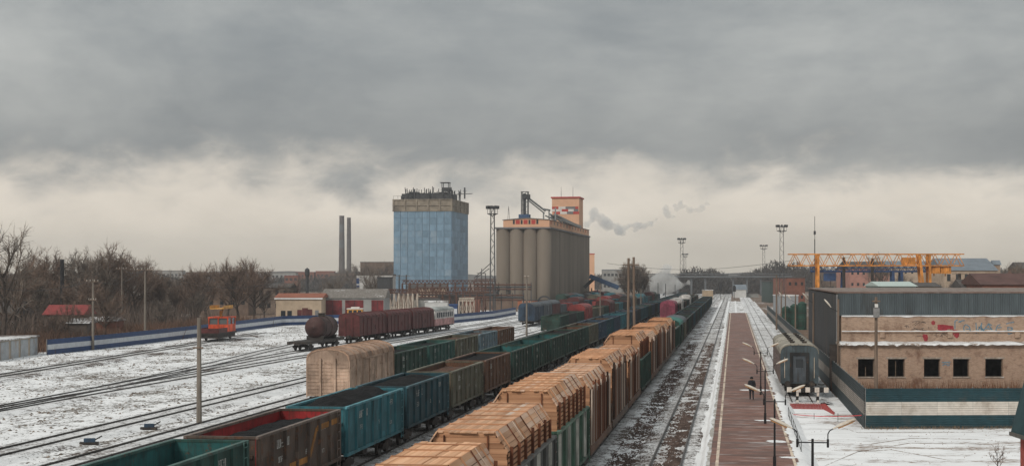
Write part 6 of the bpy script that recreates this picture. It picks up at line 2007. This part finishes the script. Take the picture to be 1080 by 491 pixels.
# yellow and red rail bus behind the fence
D4 = 331; p = spot(366, 331, D4)
rb = thing('rail_bus', 'small yellow and red rail vehicle in front of the red garage doors', 'rail vehicle', (p.x, p.y, GZ), YAW)
mb = MB(); mb.box(0, 0, .8, 3.3, 2.6, 2.0); mb.build('lower_body', P_red, rb)
mb = MB(); mb.box(.03, .03, 2.0, 3.27, 2.57, 3.1); ub = mb.build('upper_body', M_yel, rb)
for x in (.35, 1.35, 2.35):
    mb = MB(); mb.box(x, -.03, 2.1, x + .75, .02, 2.9); mb.build('window', glass(), ub)
mb = MB(); mb.box(-.1, -.1, 3.1, 3.4, 2.7, 3.3); mb.box(.8, .5, 3.3, 2.6, 2.0, 3.6); mb.build('roof', M_bandw, rb)
mb = MB(); mb.box(.2, .2, 0, 3.1, 2.4, .8); mb.build('underframe', M_steel_dark, rb)
# water tower
p = spot(324, 315, 430); t = thing('water_tower', 'small black water tower on a thin stem above the station roof', 'water tower', (p.x, p.y, GZ))
zt_ = spot(0, 284, 430).z - GZ; zb_ = spot(0, 289.5, 430).z - GZ
mb = MB(); mb.cyl((0, 0, 0), (0, 0, zb_), .42, .42, 10); mb.build('stem', M_frame, t)
mb = MB(); mb.cyl((0, 0, zb_ - .6), (0, 0, zb_), .42, .72, 12); mb.cyl((0, 0, zb_), (0, 0, zt_), .72, .68, 12); mb.cyl((0, 0, zt_), (0, 0, zt_ + .5), .68, .1, 12); mb.build('tank', M_frame, t)
# white and blue block behind
W_wb = plain('plaster_white', (.50, .50, .49), .1, .6, .85)
t = house(376, 414, 290, 520, 14, W_wb, R_dark, 'white block with blue corner panels left of the blue tower', 1, flat=True)
kk = 520 / 1600
for (u0, u1, v0, v1) in ((376, 379, 293, 299), (376, 379, 300.5, 303), (401.5, 411, 293, 300), (401.5, 409, 301, 304)):
    mb = MB(); mb.box((u0 - 376) * kk, -.1, CAM_H - (v1 - 292) * kk - GZ, (u1 - 376) * kk, .02, CAM_H - (v0 - 292) * kk - GZ); mb.build('blue_panel', M_fb, t)
house(380, 415, 276.5, 900, 30, W_brickb, R_dark, 'dark far block behind the white one', 2, flat=True)
# ================================================================== STEEL TRESTLES BELOW THE TOWERS
M_rusty = plain('rusty_steel', (.095, .048, .036), .3, 1, .85)
M_trest = plain('whitewashed_steel', (.42, .36, .30), .25, 1, .9, dirt=(.14, .07, .05), dirt_amt=.5)
def trestle(u0, u1, vtop, vlow, d, n, mat, label, legs=None):
    a = spot(u0, 300, d); b = spot(u1, 300, d); zt = spot(0, vtop, d).z - GZ; zl = spot(0, vlow, d).z - GZ
    t = thing('steel_trestle', label, 'trestle', (a.x, a.y, GZ)); dd = Vector((b.x - a.x, b.y - a.y, 0)); nr = Vector((-dd.y, dd.x, 0)).normalized() * 2.5
    mb = MB()
    lattice(mb, (nr.x / 2, nr.y / 2, zl), (dd.x + nr.x / 2, dd.y + nr.y / 2, zl), zt - zl, 2.5, n * 2, .22, .12)
    mb.build('lattice_girder', mat, t)
    for k in range(n + 1):
        q = dd * (k / n)
        mb = MB()
        mb.bar(q, q + Vector((0, 0, zl)), .28, .28); mb.bar(q + nr, q + nr + Vector((0, 0, zl)), .28, .28)
        if k < n: q2 = dd * ((k + 1) / n); mb.bar(q + Vector((0, 0, .3)), q2 + Vector((0, 0, zl)), .12, .12); mb.bar(q2 + Vector((0, 0, .3)), q + Vector((0, 0, zl)), .12, .12)
        mb.build('leg_frame', legs or mat, t)
trestle(406, 440, 305, 309, 372, 7, M_rusty, 'rusty trestle with whitewashed legs below the blue tower', M_trest)
trestle(424, 520, 295.5, 299, 430, 12, M_rusty, 'long thin rusty lattice gantry across the foot of the blue tower')
trestle(438, 510, 303, 310, 410, 10, M_rusty, 'dense rusty trestle in front of the grain tower')
trestle(484, 500, 314, 317, 385, 4, M_trest, 'short whitewashed trestle at the middle of the yard fence')
trestle(510, 566, 303.5, 306, 480, 8, M_frame, 'dark pipe gantry in front of the silos')
trestle(500, 545, 294, 296, 520, 6, M_rusty, 'upper rusty gantry between the two towers')
# pipes, low sheds and clutter among the trestles
house(432, 462, 316, 395, 8, W_grey, R_dark, 'low grey shed under the rusty trestles', .8, flat=True)
house(448, 472, 318.5, 385, 8, W_wb, R_snow, 'low white shed behind the white and pink van', .8, flat=True)
house(430, 470, 303.5, 440, 10, W_cream, R_dark, 'pale long shed roof behind the rusty trestle', 1.2)
house(505, 526, 312, 460, 8, W_brickb, R_dark, 'brown shed left of the silo base', 1, flat=True)
house(474, 482, 322, 352, 3, M_fb, M_fb, 'small blue cabin with white windows at the fence', .5, flat=True, cols=2, rows=1, wmat=M_fw2)
bk = house(398, 412, 293, 460, 8, M_frame, M_frame, 'dark bunker block at the left foot of the blue tower', .5, flat=True)
for u in (421, 428.5):
    p = spot(u, 300, 440); pole(p.x, p.y, spot(u, 289.5, 440).z - GZ, {421: 'left one of two dark crossarm poles before the blue tower', 428.5: 'right one of two dark crossarm poles before the blue tower'}[u], .25, M_frame, ((.3, 1.1), (1.4, .8)), insul=False)
for k, (u0, u1, vt, d_, mt, lab) in enumerate(((418, 436, 311, 392, W_brickb, 'dark brick shed left under the rusty trestles'), (462, 486, 312.5, 415, R_dark, 'dark shed at the middle of the trestles'), (486, 506, 315, 425, W_brickr, 'red brown shed right under the trestles'), (524, 546, 314, 445, W_brickb, 'brown shed in front of the silo foot'), (490, 516, 308, 470, R_dark, 'dark bunker between the two towers'))):
    house(u0, u1, vt, d_, 7, mt, R_dark, lab, .8, flat=True)
for k, (u0, u1, v0, d_) in enumerate(((436, 520, 308, 418), (470, 552, 311, 436), (500, 560, 300, 470))):
    a_, b_ = spot(u0, v0, d_), spot(u1, v0, d_); t = thing('pipe_rack', ('upper rusty pipe run in front of the blue tower', 'lower rusty pipe run between tower and silos', 'dark pipe run in front of the silos')[k], 'pipes', (a_.x, a_.y, GZ))
    dd = Vector((b_.x - a_.x, b_.y - a_.y, 0)); zz = a_.z - GZ
    for q in range(3):
        mb = MB(); mb.cyl((0, 0, zz - q * .7), (dd.x, dd.y, zz - q * .7), .22, .22, 8); mb.build('pipe', (M_rusty, M_frame, M_rusty)[q], t)
    for q in range(8):
        c_ = dd * (q / 7); mb = MB(); mb.bar(c_ + Vector((0, .4, 0)), c_ + Vector((0, .4, zz + .6)), .25, .25); mb.build('post', M_frame, t)
# antenna dish frame left of silos
p = spot(508, 300, 520); t = thing('guyed_frame', 'pale slanting frame between the blue tower and the silos', 'frame', (p.x, p.y, GZ))
mb = MB()
for (u0, v0, u1, v1) in ((500, 293, 519, 276), (503, 292, 516, 283), (503, 288, 512, 288), (508, 283, 508, 300), (503, 290, 503, 302), (512, 288, 512, 300)):
    a_ = spot(u0, v0, 520) - Vector((p.x, p.y, GZ)); b_ = spot(u1, v1, 520) - Vector((p.x, p.y, GZ)); mb.bar(a_, b_, .25, .25)
mb.build('struts', M_frame, t)

# ================================================================== SIGNALS AND THE FAR THROAT
def signal(u, vt, vb, label, d):
    p = spot(u, vb, d); h = spot(u, vt, d).z - GZ
    t = thing('railway_signal', label, 'signal', (p.x, p.y, GZ))
    mb = MB(); mb.cyl((0, 0, 0), (0, 0, h), .1, .1, 6); mb.build('post', M_lampmetal, t)
    mb = MB(); mb.box(-.75, -.12, h - 3.0, .75, .05, h - .6); mb.box(-.45, -.12, h - .6, .45, .05, h); bd = mb.build('backboard', M_lampmetal, t)
    for z in (h - .9, h - 1.7, h - 2.5):
        mb = MB(); mb.cyl((0, -.3, z), (0, -.12, z), .16, .16, 8); mb.build('lens', M_frame, bd)
signal(760, 299, 312, 'large black railway signal over the far end of the tracks', 690)
signal(774.5, 300.5, 312, 'slim black railway signal right of the large one', 700)
# small house with blue roof
sh = house(775, 787, 305, 740, 5, W_wb, R_blue, 'small white gabled hut in the track throat', 2.4)
house(788, 800, 309.5, 745, 6, W_grey, R_dark, 'low grey hut beside the white one in the track throat', .5, flat=True)
house(742, 752, 306, 720, 5, W_ochre, R_snow, 'small ochre hut in the track throat', .5, flat=True)
# ================================================================== OVERPASS
D5 = 830; a = spot(700, 292, D5); b = spot(822, 294, D5)
ov = thing('road_overpass', 'long grey road overpass crossing the far end of the yard', 'bridge', (a.x, a.y, GZ))
dd = b - a; dd.z = 0
za = spot(0, 291.5, D5).z - GZ
M_over = plain('overpass_grey', (.12, .13, .14), .15, .2, .85)
mb = MB(); mb.bar((-dd.x * .1, -dd.y * .1, za), (dd.x * 1.1, dd.y * 1.1, za), 9, .9); mb.build('deck', M_over, ov)
mb = MB(); mb.bar((-dd.x * .1, -dd.y * .1 - 4, za + 1.5), (dd.x * 1.1, dd.y * 1.1 - 4, za + 1.5), .12, .4); mb.build('parapet', M_over, ov)
for f in (0, .12, .24, .36, .6, .72, .84, 1.0):
    mb = MB(); q = dd * f; mb.box(q.x - .5, q.y - 3, 0, q.x + .5, q.y + 3, za - .86); mb.build('pier', M_over, ov)
# ================================================================== CHIMNEYS, FAR BLOCKS
for (u, vt, r_, lab) in ((360.5, 228, 2.4, 'striped tall power station chimney, taller and left of the pair'), (368, 230, 1.9, 'dark tall power station chimney, right one of the pair')):
    D6 = 1500; p = spot(u, 300, D6); h = spot(u, vt, D6).z - GZ
    t = thing('factory_chimney', lab, 'chimney', (p.x, p.y, GZ))
    nb = 9
    for k in range(nb):
        mb = MB(); z0, z1 = h * k / nb, h * (k + 1) / nb; mb.cyl((0, 0, z0), (0, 0, z1), r_ * (1.35 - .35 * k / nb), r_ * (1.35 - .35 * (k + 1) / nb), 16)
        mb.build('band', M_over if (k in (5, 7) and u < 364) else plain('chimney_dark', (.10, .09, .088), .2, .1, .9), t)
    mb = MB(); mb.cyl((0, 0, h), (0, 0, h + .6), r_ * 1.05, r_ * 1.05, 16); mb.build('rim', M_frame, t)
rnd = random.Random(21)
for k, (u0, u1, vt, d, w_, r_, lab) in enumerate((
        (125, 192, 285.5, 1300, W_grey, R_dark, 'very long grey far block left of the trolley trees'), (196, 232, 287, 1400, W_brickb, R_dark, 'brown far block above the bare trees'), (286, 312, 287.5, 1300, W_grey, R_dark, 'grey far block left of the water tower'),
        (312, 331, 287, 1350, W_brickr, R_red, 'far block with a red roof behind the water tower'), (333, 352, 286, 1350, W_brickr, R_red, 'far red roofed block left of the chimneys'), (300, 314, 291, 1000, W_brickr, R_red, 'lower far red roof left of the water tower'),
        (348, 384, 288, 1250, W_brickb, R_dark, 'dark factory hall at the foot of the chimneys'), (636, 664, 284.5, 1000, W_grey, R_blue, 'far blue grey hall behind the round bare tree'), (655, 690, 289, 1000, W_grey, R_dark, 'far grey hall in the steam'),
        (862, 885, 287, 900, W_brickb, R_dark, 'far brown block behind the left crane leg'), (1028, 1046, 284, 900, W_brickb, R_dark, 'far brown block right of the cream hall'), (0, 60, 289, 1200, W_brickb, R_dark, 'far brown block behind the leftmost trees'))):
    house(u0, u1, vt, d, 14, w_, r_, lab, 1.5, flat=True, name='far_block', cols=int((u1 - u0) / 4), rows=2, win=(1.6, 1.7))

# wires strung between the left poles
def wire(a, b, sag, label):
    a, b = Vector(a), Vector(b); t = thing('overhead_wire', label, 'wire', (a.x, a.y, GZ)); o = Vector((a.x, a.y, GZ)); mb = MB(); prev = None
    for k in range(13):
        f = k / 12; q = a.lerp(b, f) - o; q.z -= sag * math.sin(math.pi * f)
        if prev is not None: mb.bar(prev, q, .045, .045)
        prev = q
    mb.build('strand', M_frame, t)
def ptop(u, vt, vb, dz): p = spot(u, vt, 1600 * (CAM_H - GZ) / (vb - 292)); return Vector((p.x, p.y, p.z - dz))
wire(ptop(98, 294, 369, .2), ptop(153, 281, 362, .4), 1.2, 'sagging wire between the nearest and the tall concrete pole')
wire(ptop(-30, 296, 380, .2), ptop(98, 294, 369, .2), 1.2, 'sagging wire from the left edge to the nearest concrete pole')
wire(ptop(128.5, 281, 350, .3), ptop(153, 281, 362, .4), .8, 'short wire between the slim and the tall concrete pole')
wire(ptop(153, 281, 362, .4), ptop(300, 290, 352, 1.0), 2.0, 'long wire from the tall concrete pole towards the station')
# ================================================================== TREES
M_bark = plain('bark', (.075, .058, .048), .3, 1.5, .95)
M_twig = plain('twigs', (.165, .115, .088), .3, .8, .95)
M_twig2 = plain('twigs_grey', (.165, .135, .112), .3, .8, .95)
def tree_meshes(seed, h, spread, n1=9, n2=8, n3=9, up=.55, twig=.028, droop=0):
    """trunk with limbs, and a crown of branches and twigs"""
    rnd = random.Random(seed)
    tr, cr = MB(), MB()
    def rv(s): return Vector((rnd.gauss(0, s), rnd.gauss(0, s), rnd.gauss(0, s)))
    def limb(mb, a, d, L, r, segs, bend, sides):
        pts = [a]; p = a.copy(); dd = d.normalized()
        for i in range(segs):
            q = p + dd * (L / segs); mb.cyl(p, q, r * (1 - .75 * i / segs), r * (1 - .75 * (i + 1) / segs), sides, caps=False)
            p = q; pts.append(p.copy()); dd = (dd + rv(bend) + Vector((0, 0, .08 - droop))).normalized()
        return pts, dd
    trunk, _ = limb(tr, Vector((0, 0, 0)), Vector((rnd.gauss(0, .05), rnd.gauss(0, .05), 1)), h * .62, h * .022, 5, .06, 7)
    for i in range(n1):
        f = .28 + .72 * (i + rnd.random() * .6) / n1; f = min(f, .99)
        k = f * (len(trunk) - 1); a = trunk[int(k)].lerp(trunk[min(int(k) + 1, len(trunk) - 1)], k - int(k))
        an = i * 2.4 + rnd.gauss(0, .4); d = Vector((math.cos(an) * spread, math.sin(an) * spread, up + .5 * f))
        L = h * (.50 - .20 * f) * rnd.uniform(.8, 1.15)
        p1, d1 = limb(tr, a, d, L, h * .010, 4, .14, 5)
        for j in range(n2):
            g = .2 + .8 * (j + rnd.random()) / n2; k = min(g, .99) * (len(p1) - 1); b = p1[int(k)].lerp(p1[int(k) + 1], k - int(k))
            d2 = (d1 + rv(.55) + Vector((0, 0, .25 - droop))).normalized(); L2 = L * rnd.uniform(.30, .55)
            p2, d22 = limb(cr, b, d2, L2, h * .0040, 3, .18, 3)
            for q in range(n3):
                g2 = rnd.random(); k2_ = min(g2, .99) * (len(p2) - 1); c = p2[int(k2_)].lerp(p2[int(k2_) + 1], k2_ - int(k2_))
                d3 = (d22 + rv(.6) + Vector((0, 0, .2 - droop * 1.5))).normalized(); L3 = h * rnd.uniform(.05, .13)
                e = c + d3 * L3; s = d3.cross(Vector((rnd.random() - .5, rnd.random() - .5, rnd.random() - .5))).normalized() * twig
                m_ = c + d3 * L3 * .55 + rv(.05 * L3)
                cr.add([c - s, c + s, m_ + s * .7, m_ - s * .7, e], [(0, 1, 2, 3), (3, 2, 4)])
                for _ in range(2):
                    c2 = c.lerp(e, rnd.uniform(.2, .8)); e2 = c2 + (d3 + rv(.7)).normalized() * L3 * .6; cr.add([c2 - s * .6, c2 + s * .6, e2], [(0, 1, 2)])
    return tr.mesh('trunk', M_bark), cr.mesh('crown', M_twig)
TREES = [tree_meshes(1, 12, .75), tree_meshes(2, 13, .6, up=.8), tree_meshes(3, 11, .9, n1=11), tree_meshes(4, 12, .8, n1=12, droop=.06), tree_meshes(5, 10, 1.0, n1=12, n2=9)]
WILLOW = tree_meshes(8, 13, 1.05, n1=16, n2=11, n3=12, up=.75, droop=.04)
FULL = [tree_meshes(21, 12, .7, n1=15, n2=10, n3=11, up=.7), tree_meshes(22, 12, .85, n1=16, n2=9, n3=12, up=.6), tree_meshes(23, 12, .6, n1=14, n2=10, n3=12, up=.85)]
ROUND = tree_meshes(9, 12, .62, n1=20, n2=11, n3=12, up=.9, twig=.04)
def tree(x, y, k, sc, label, group, rz=0, mat=None, me=None, z=GZ):
    t = thing('bare_tree', label, 'tree', (x, y, z), rz, group)
    a, b = me or TREES[k]
    q = put('trunk', a, t); q.scale = (sc,) * 3
    q = put('crown', b, t, mats=[mat] if mat else None); q.scale = (sc,) * 3
rnd = random.Random(31)
# along the left behind the fence: hand placed, the tall ones first (column, distance, crown top row)
named = [(2, 205, 243, 1, 'tallest bare tree cut by the left edge of the picture'), (14, 215, 262, 0, 'bare tree with spreading crown second from the left edge'), (38, 290, 263, 2, 'round crowned bare tree left of the iron flue'), (52, 300, 262, 0, 'bare tree just left of the iron flue'),
         (75, 300, 262, 1, 'bare tree just right of the iron flue'), (92, 290, 261, 3, 'bare tree above the nearest concrete pole'), (105, 295, 259, 2, 'bare tree between the two left concrete poles'), (116, 300, 261, 0, 'bare tree left of the slim concrete pole'),
         (132, 320, 268, 1, 'bare tree between the slim and the tall concrete pole'), (143, 310, 265, 4, 'bare tree left of the tall crossarm pole'), (163, 330, 278, 2, 'low bare tree right of the tall crossarm pole'), (182, 330, 285, 3, 'low bare tree left of the orange trolley'),
         (205, 320, 279, 0, 'bare tree above the orange trolley'), (218, 330, 277, 4, 'bare tree right above the trolley crane')]
for (u, d, vt, k, lab) in named:
    p = spot(u, 300, d); h = spot(u, vt, d).z - GZ
    tree(p.x, p.y, k, h / 12.4, lab, 'named bare trees behind the fence', rnd.random() * 6.3, M_twig2 if k % 2 else None, FULL[k % 3] if u > 20 else None)
for (u, d, vt, lab) in ((252, 340, 265, 'big dense willow like bare tree left of the station building'), (240, 350, 271, 'dense bare tree left behind the big willow like one'), (268, 352, 268, 'dense bare tree right behind the big willow like one')):
    p = spot(u, 300, d); h = spot(u, vt, d).z - GZ
    tree(p.x, p.y, 0, h / 13.6, lab, 'dense bare trees by the station', rnd.random() * 6.3, None, WILLOW)
for (u, d, vt, w) in ((668, 520, 271, 1.0), (661, 530, 275, .9), (676, 525, 276, .9)):
    p = spot(u, 300, d); h = spot(u, vt, d).z - GZ
    tree(p.x, p.y, 0, h / 13.2, {668: 'round dense bare tree behind the paired wooden poles', 661: 'dense bare tree just left of the round one at the paired poles', 676: 'dense bare tree just right of the round one at the paired poles'}[u], 'bare trees behind the paired poles', rnd.random() * 6.3, M_twig2, ROUND)
for k in range(50):
    while True:
        u = rnd.uniform(-20, 292); d = rnd.uniform(225, 430); p = spot(u, 300, d)
        if p.x < -97 - max(0, (p.y - 300) * -.0) and not (p.y > 300 and p.x > -97): break
    h = rnd.uniform(6.0, 11.0)
    tree(p.x, p.y, rnd.randrange(5), h / 12.4, 'smaller bare tree in the thicket behind the blue white fence', 'thicket trees on the left', rnd.random() * 6.3, M_twig2 if k % 3 == 0 else None, FULL[k % 3])
for k, (u, d, vt) in enumerate(((300, 420, 292), (312, 430, 293), (345, 430, 287), (352, 430, 289), (385, 480, 281), (391, 480, 278), (397, 470, 282), (372, 900, 275), (380, 900, 272), (391.5, 900, 270), (401, 900, 274), (410, 900, 278), (360, 900, 278))):
    p = spot(u, 300, d); h = spot(u, vt, d).z - GZ
    tree(p.x, p.y, k % 5, h / 12.4, '%s bare tree from the left between the station and the blue tower' % nth(1 + sorted([300, 312, 345, 352, 385, 391, 397, 372, 380, 391.5, 401, 410, 360]).index(u)), 'trees left of the blue tower', rnd.random() * 6.3, M_twig2)
for k, (u, d, vt) in enumerate(((930, 560, 268), (925, 560, 271), (1000, 420, 290), (955, 520, 284), (1062, 420, 275), (1070, 400, 268), (1077, 430, 277), (1085, 420, 270), (1055, 430, 281), (1094, 430, 276), (905, 640, 281), (1073, 330, 283), (1060, 330, 288), (868, 700, 283), (985, 600, 286))):
    p = spot(u, 300, d); h = spot(u, vt, d).z - GZ
    tree(p.x, p.y, k % 5, h / 12.4, ('%s bare tree from the left behind the crane yard' % nth(1 + [868, 905, 925, 930, 955, 985, 1000].index(u))) if u < 1050 else ('%s bare tree from the left in the clump at the right edge' % nth(1 + [1055, 1060, 1062, 1070, 1073, 1077, 1085, 1094].index(u))), 'trees behind the crane yard' if u < 1050 else 'trees at the right edge', rnd.random() * 6.3, M_twig2)
for (u, d, h) in ((49, 226, 5.2), (57, 222, 6.0), (62, 228, 4.6), (71, 225, 6.4), (79, 229, 5.0), (86, 226, 5.6)):
    p = spot(u, 300, d)
    tree(p.x, p.y, u % 5, h / 12.4, 'slim bare sapling in front of the red roofed house', 'saplings before the red roofed house', u * 1.0)
# shrub at bottom right
p = onground(1053, 500); sh_m = tree_meshes(17, 1.7, 1.1, 8, 4, 4, .8, .010)
t = thing('bare_shrub', 'small bare shrub in the snow at the bottom right by the hut', 'shrub', (p.x, p.y, GZ)); put('trunk', sh_m[0], t); put('crown', sh_m[1], t)

# brushwood: reddish brown undergrowth behind the fence
def brush(pts, n, h, mat, label, seed, spread, wid=.05):
    return weeds('undergrowth', pts, n, h, mat, label, seed, spread, .25, wid)
M_brush = plain('brush_brown', (.135, .078, .053), .35, .3, .95)
M_brush2 = plain('brush_grey', (.115, .086, .070), .35, .3, .95)
line = [fence_pts[i] for i in range(5)]
back = lambda q, m: Vector((q.x - m, q.y, GZ))
brush([Vector((-118, 168, GZ)), Vector((-108, 184, GZ))] + [back(q, 9) for q in line], 18000, 2.5, M_brush, 'reddish brown undergrowth right behind the blue white fence', 5, 2.6)
brush([Vector((-140, 190, GZ))] + [back(q, 30) for q in line], 26000, 5.2, M_brush2, 'grey brown thicket between the houses on the left', 6, 7.0, .06)
brush([Vector((-190, 230, GZ))] + [back(q, 85) for q in line], 18000, 6.0, M_brush2, 'dense bare wood far behind the left fence', 7, 20.0, .09)

# far woods along the horizon: twiggy crowns massed together
def wood(label, humps, n, seed, mat, wid):
    rnd = random.Random(seed); mb = MB()
    o = spot(humps[0][0], 300, humps[0][2]); o.z = GZ
    tot = sum(hp[1] for hp in humps)
    for (u, w, d, vt) in humps:
        c = spot(u, 300, d); k = d / 1600; h = spot(0, vt, d).z - GZ; hw = w * k
        m = int(n * w / tot)
        for i in range(m):
            a = rnd.random() * 2 * math.pi; rr = math.sqrt(rnd.random())
            x = c.x + hw * rr * math.cos(a); y = c.y + hw * .8 * rr * math.sin(a)
            hh = h * math.sqrt(max(.02, 1 - rr * rr)) * rnd.uniform(.45, 1.0)
            dx, dy, dz = rnd.gauss(0, 1.4), rnd.gauss(0, 1.4), rnd.uniform(1.2, 4)
            aa = rnd.random() * math.pi; wx, wy = math.cos(aa) * wid, math.sin(aa) * wid
            z0 = max(0, hh - dz)
            mb.add([(x - wx - o.x, y - wy - o.y, z0), (x + wx - o.x, y + wy - o.y, z0), (x + dx - o.x, y + dy - o.y, hh)], [(0, 1, 2)])
    return stuff(mb.build('far_wood', mat, None, o), label, 'wood')
M_far = plain('far_twigs', (.07, .062, .056), .3, .05, .95)
wood('dark wood on the horizon right of the track throat', [(785, 14, 1150, 285), (800, 20, 1100, 281), (818, 22, 1050, 272), (838, 24, 1050, 274), (858, 24, 1050, 277), (880, 24, 1100, 281), (905, 26, 1150, 282), (930, 26, 1150, 280)], 15000, 1, M_far, .42)
wood('low dark brush behind the road overpass', [(700, 20, 900, 289), (725, 20, 900, 288), (750, 20, 900, 288.5), (775, 16, 920, 289.5), (800, 20, 900, 288), (822, 16, 900, 288)], 9000, 8, M_far, .4)
wood('dark wood on the horizon left of the track throat', [(722, 10, 1000, 281), (735, 16, 1000, 279), (750, 14, 1050, 280), (700, 18, 1150, 285), (762, 10, 1100, 284), (680, 22, 1200, 286), (650, 26, 1250, 285), (625, 22, 1300, 286)], 12000, 2, M_far, .42)
wood('long wooded skyline behind the left bare trees', [(20, 60, 900, 284), (90, 60, 950, 285), (160, 60, 1000, 287), (230, 50, 1000, 288), (290, 50, 1050, 289), (340, 40, 1100, 288)], 16000, 3, M_far, .42)
wood('wooded skyline behind the far right buildings', [(965, 30, 1150, 283), (1010, 34, 1150, 283), (1055, 34, 1150, 281), (1095, 34, 1150, 281)], 9000, 4, M_far, .42)
# low hill line closing the horizon
mb = MB(); V = []; F = []
n = 120
for i in range(n + 1):
    x = -2300 + 4600 * i / n; h = 16 + 10 * mnoise.noise(Vector((x * .0022, 0, 0))) + 4 * mnoise.noise(Vector((x * .012, 3, 0)))
    V += [(x, 2150, GZ - .3), (x, 2300, h), (x, 2900, h * .6)]
    if i: o = 3 * (i - 1); F += [(o, o + 3, o + 4, o + 1), (o + 1, o + 4, o + 5, o + 2)]
mb.add(V, F); structure(mb.build('hills', plain('far_hill', (.075, .068, .060), .3, .01, .95)))

# ================================================================== SMOKE AND STEAM
def smoke_mat(name, col, dens):
    m = bpy.data.materials.new(name); m.use_nodes = True; t = m.node_tree
    t.nodes.remove(t.nodes['Principled BSDF'])
    v = t.nodes.new('ShaderNodeVolumePrincipled'); v.inputs['Color'].default_value = col + (1,); v.inputs['Density'].default_value = dens
    t.links.new(v.outputs[0], t.nodes['Material Output'].inputs['Volume'])
    MATS[name] = m
    return m
def smoke(name, blobs, d, mat, label, voxel):
    """puffs merged into one closed cloud"""
    o = spot(blobs[0][0], blobs[0][1], d); k = d / 1600
    mb = MB(); rnd = random.Random(int(blobs[0][0]))
    for (u, v, r) in blobs:
        for _ in range(3):
            c = spot(u + rnd.gauss(0, r * .4), v + rnd.gauss(0, r * .4), d) - o; c.y += rnd.gauss(0, r * k * .4); rad = r * k * rnd.uniform(.45, .85)
            nu, nv = 10, 7; V = []; F = []
            for j in range(1, nv):
                for i in range(nu):
                    th, ph = math.pi * j / nv, 2 * math.pi * i / nu
                    V.append(c + Vector((math.sin(th) * math.cos(ph), math.sin(th) * math.sin(ph), math.cos(th))) * rad)
            V += [c + Vector((0, 0, rad)), c - Vector((0, 0, rad))]
            for j in range(nv - 2):
                for i in range(nu): F.append((j * nu + i, (j + 1) * nu + i, (j + 1) * nu + (i + 1) % nu, j * nu + (i + 1) % nu))
            for i in range(nu): F.append((len(V) - 2, i, (i + 1) % nu)); F.append((len(V) - 1, (nv - 2) * nu + (i + 1) % nu, (nv - 2) * nu + i))
            mb.add(V, F)
    ob = mb.build(name, mat, None, o)
    rm = ob.modifiers.new('join', 'REMESH'); rm.mode = 'VOXEL'; rm.voxel_size = voxel
    tx = bpy.data.textures.new(name + '_billow', 'CLOUDS'); tx.noise_scale = voxel * 3.2
    dm = ob.modifiers.new('billow', 'DISPLACE'); dm.texture = tx; dm.strength = voxel * 2.4; dm.mid_level = .55; dm.texture_coords = 'LOCAL'
    return stuff(ob, label, 'smoke')
M_smoke = smoke_mat('smoke_grey', (.70, .76, .82), .11)
smoke('smoke_plume', [(619, 237, 5), (624, 232, 6), (629, 225, 7), (634, 228, 6), (640, 233, 8), (646, 238, 8), (652, 243, 7), (657, 245, 6), (662, 241, 6), (668, 240, 6), (674, 238, 6), (680, 237, 5), (685, 236, 4), (689, 234.5, 3)], 1000, M_smoke, 'thick grey smoke plume drifting right from the peach tower', 1.1)
M_smoke2 = smoke_mat('smoke_thin', (.70, .76, .82), .10)
smoke('smoke_plume', [(693, 233, 3), (702, 226, 5), (706, 223, 5), (709, 229, 3), (714, 218, 4), (719, 214, 4), (722, 218, 4), (730, 222, 4), (736, 222, 4), (742, 218, 4), (745, 215, 3)], 1000, M_smoke2, 'thin torn smoke wisps farther right in the sky', .8)
M_steam = smoke_mat('steam_white', (.97, .97, .96), .28)
smoke('steam_cloud', [(690, 302, 8), (697, 296, 9), (704, 300, 9), (712, 296, 9), (700, 288, 8), (708, 287, 7), (716, 304, 8), (722, 299, 6), (700, 281, 5)], 640, M_steam, 'white steam rising behind the far wagons right of the round tree', 1.3)

# ================================================================== HAZE
mb = MB(); mb.box(-2450, -350, -1.4, 2450, 3050, 88)
hz = mb.build('haze', None)
hz.data.materials.clear()
mh = bpy.data.materials.new('haze_air'); mh.use_nodes = True
t = mh.node_tree; t.nodes.remove(t.nodes['Principled BSDF'])
v = t.nodes.new('ShaderNodeVolumePrincipled'); v.inputs['Color'].default_value = (.86, .89, .93, 1); v.inputs['Density'].default_value = .00016; v.inputs['Anisotropy'].default_value = .2
t.links.new(v.outputs[0], t.nodes['Material Output'].inputs['Volume'])
hz.data.materials.append(mh)
stuff(hz, 'thin winter haze over the whole yard', 'haze')
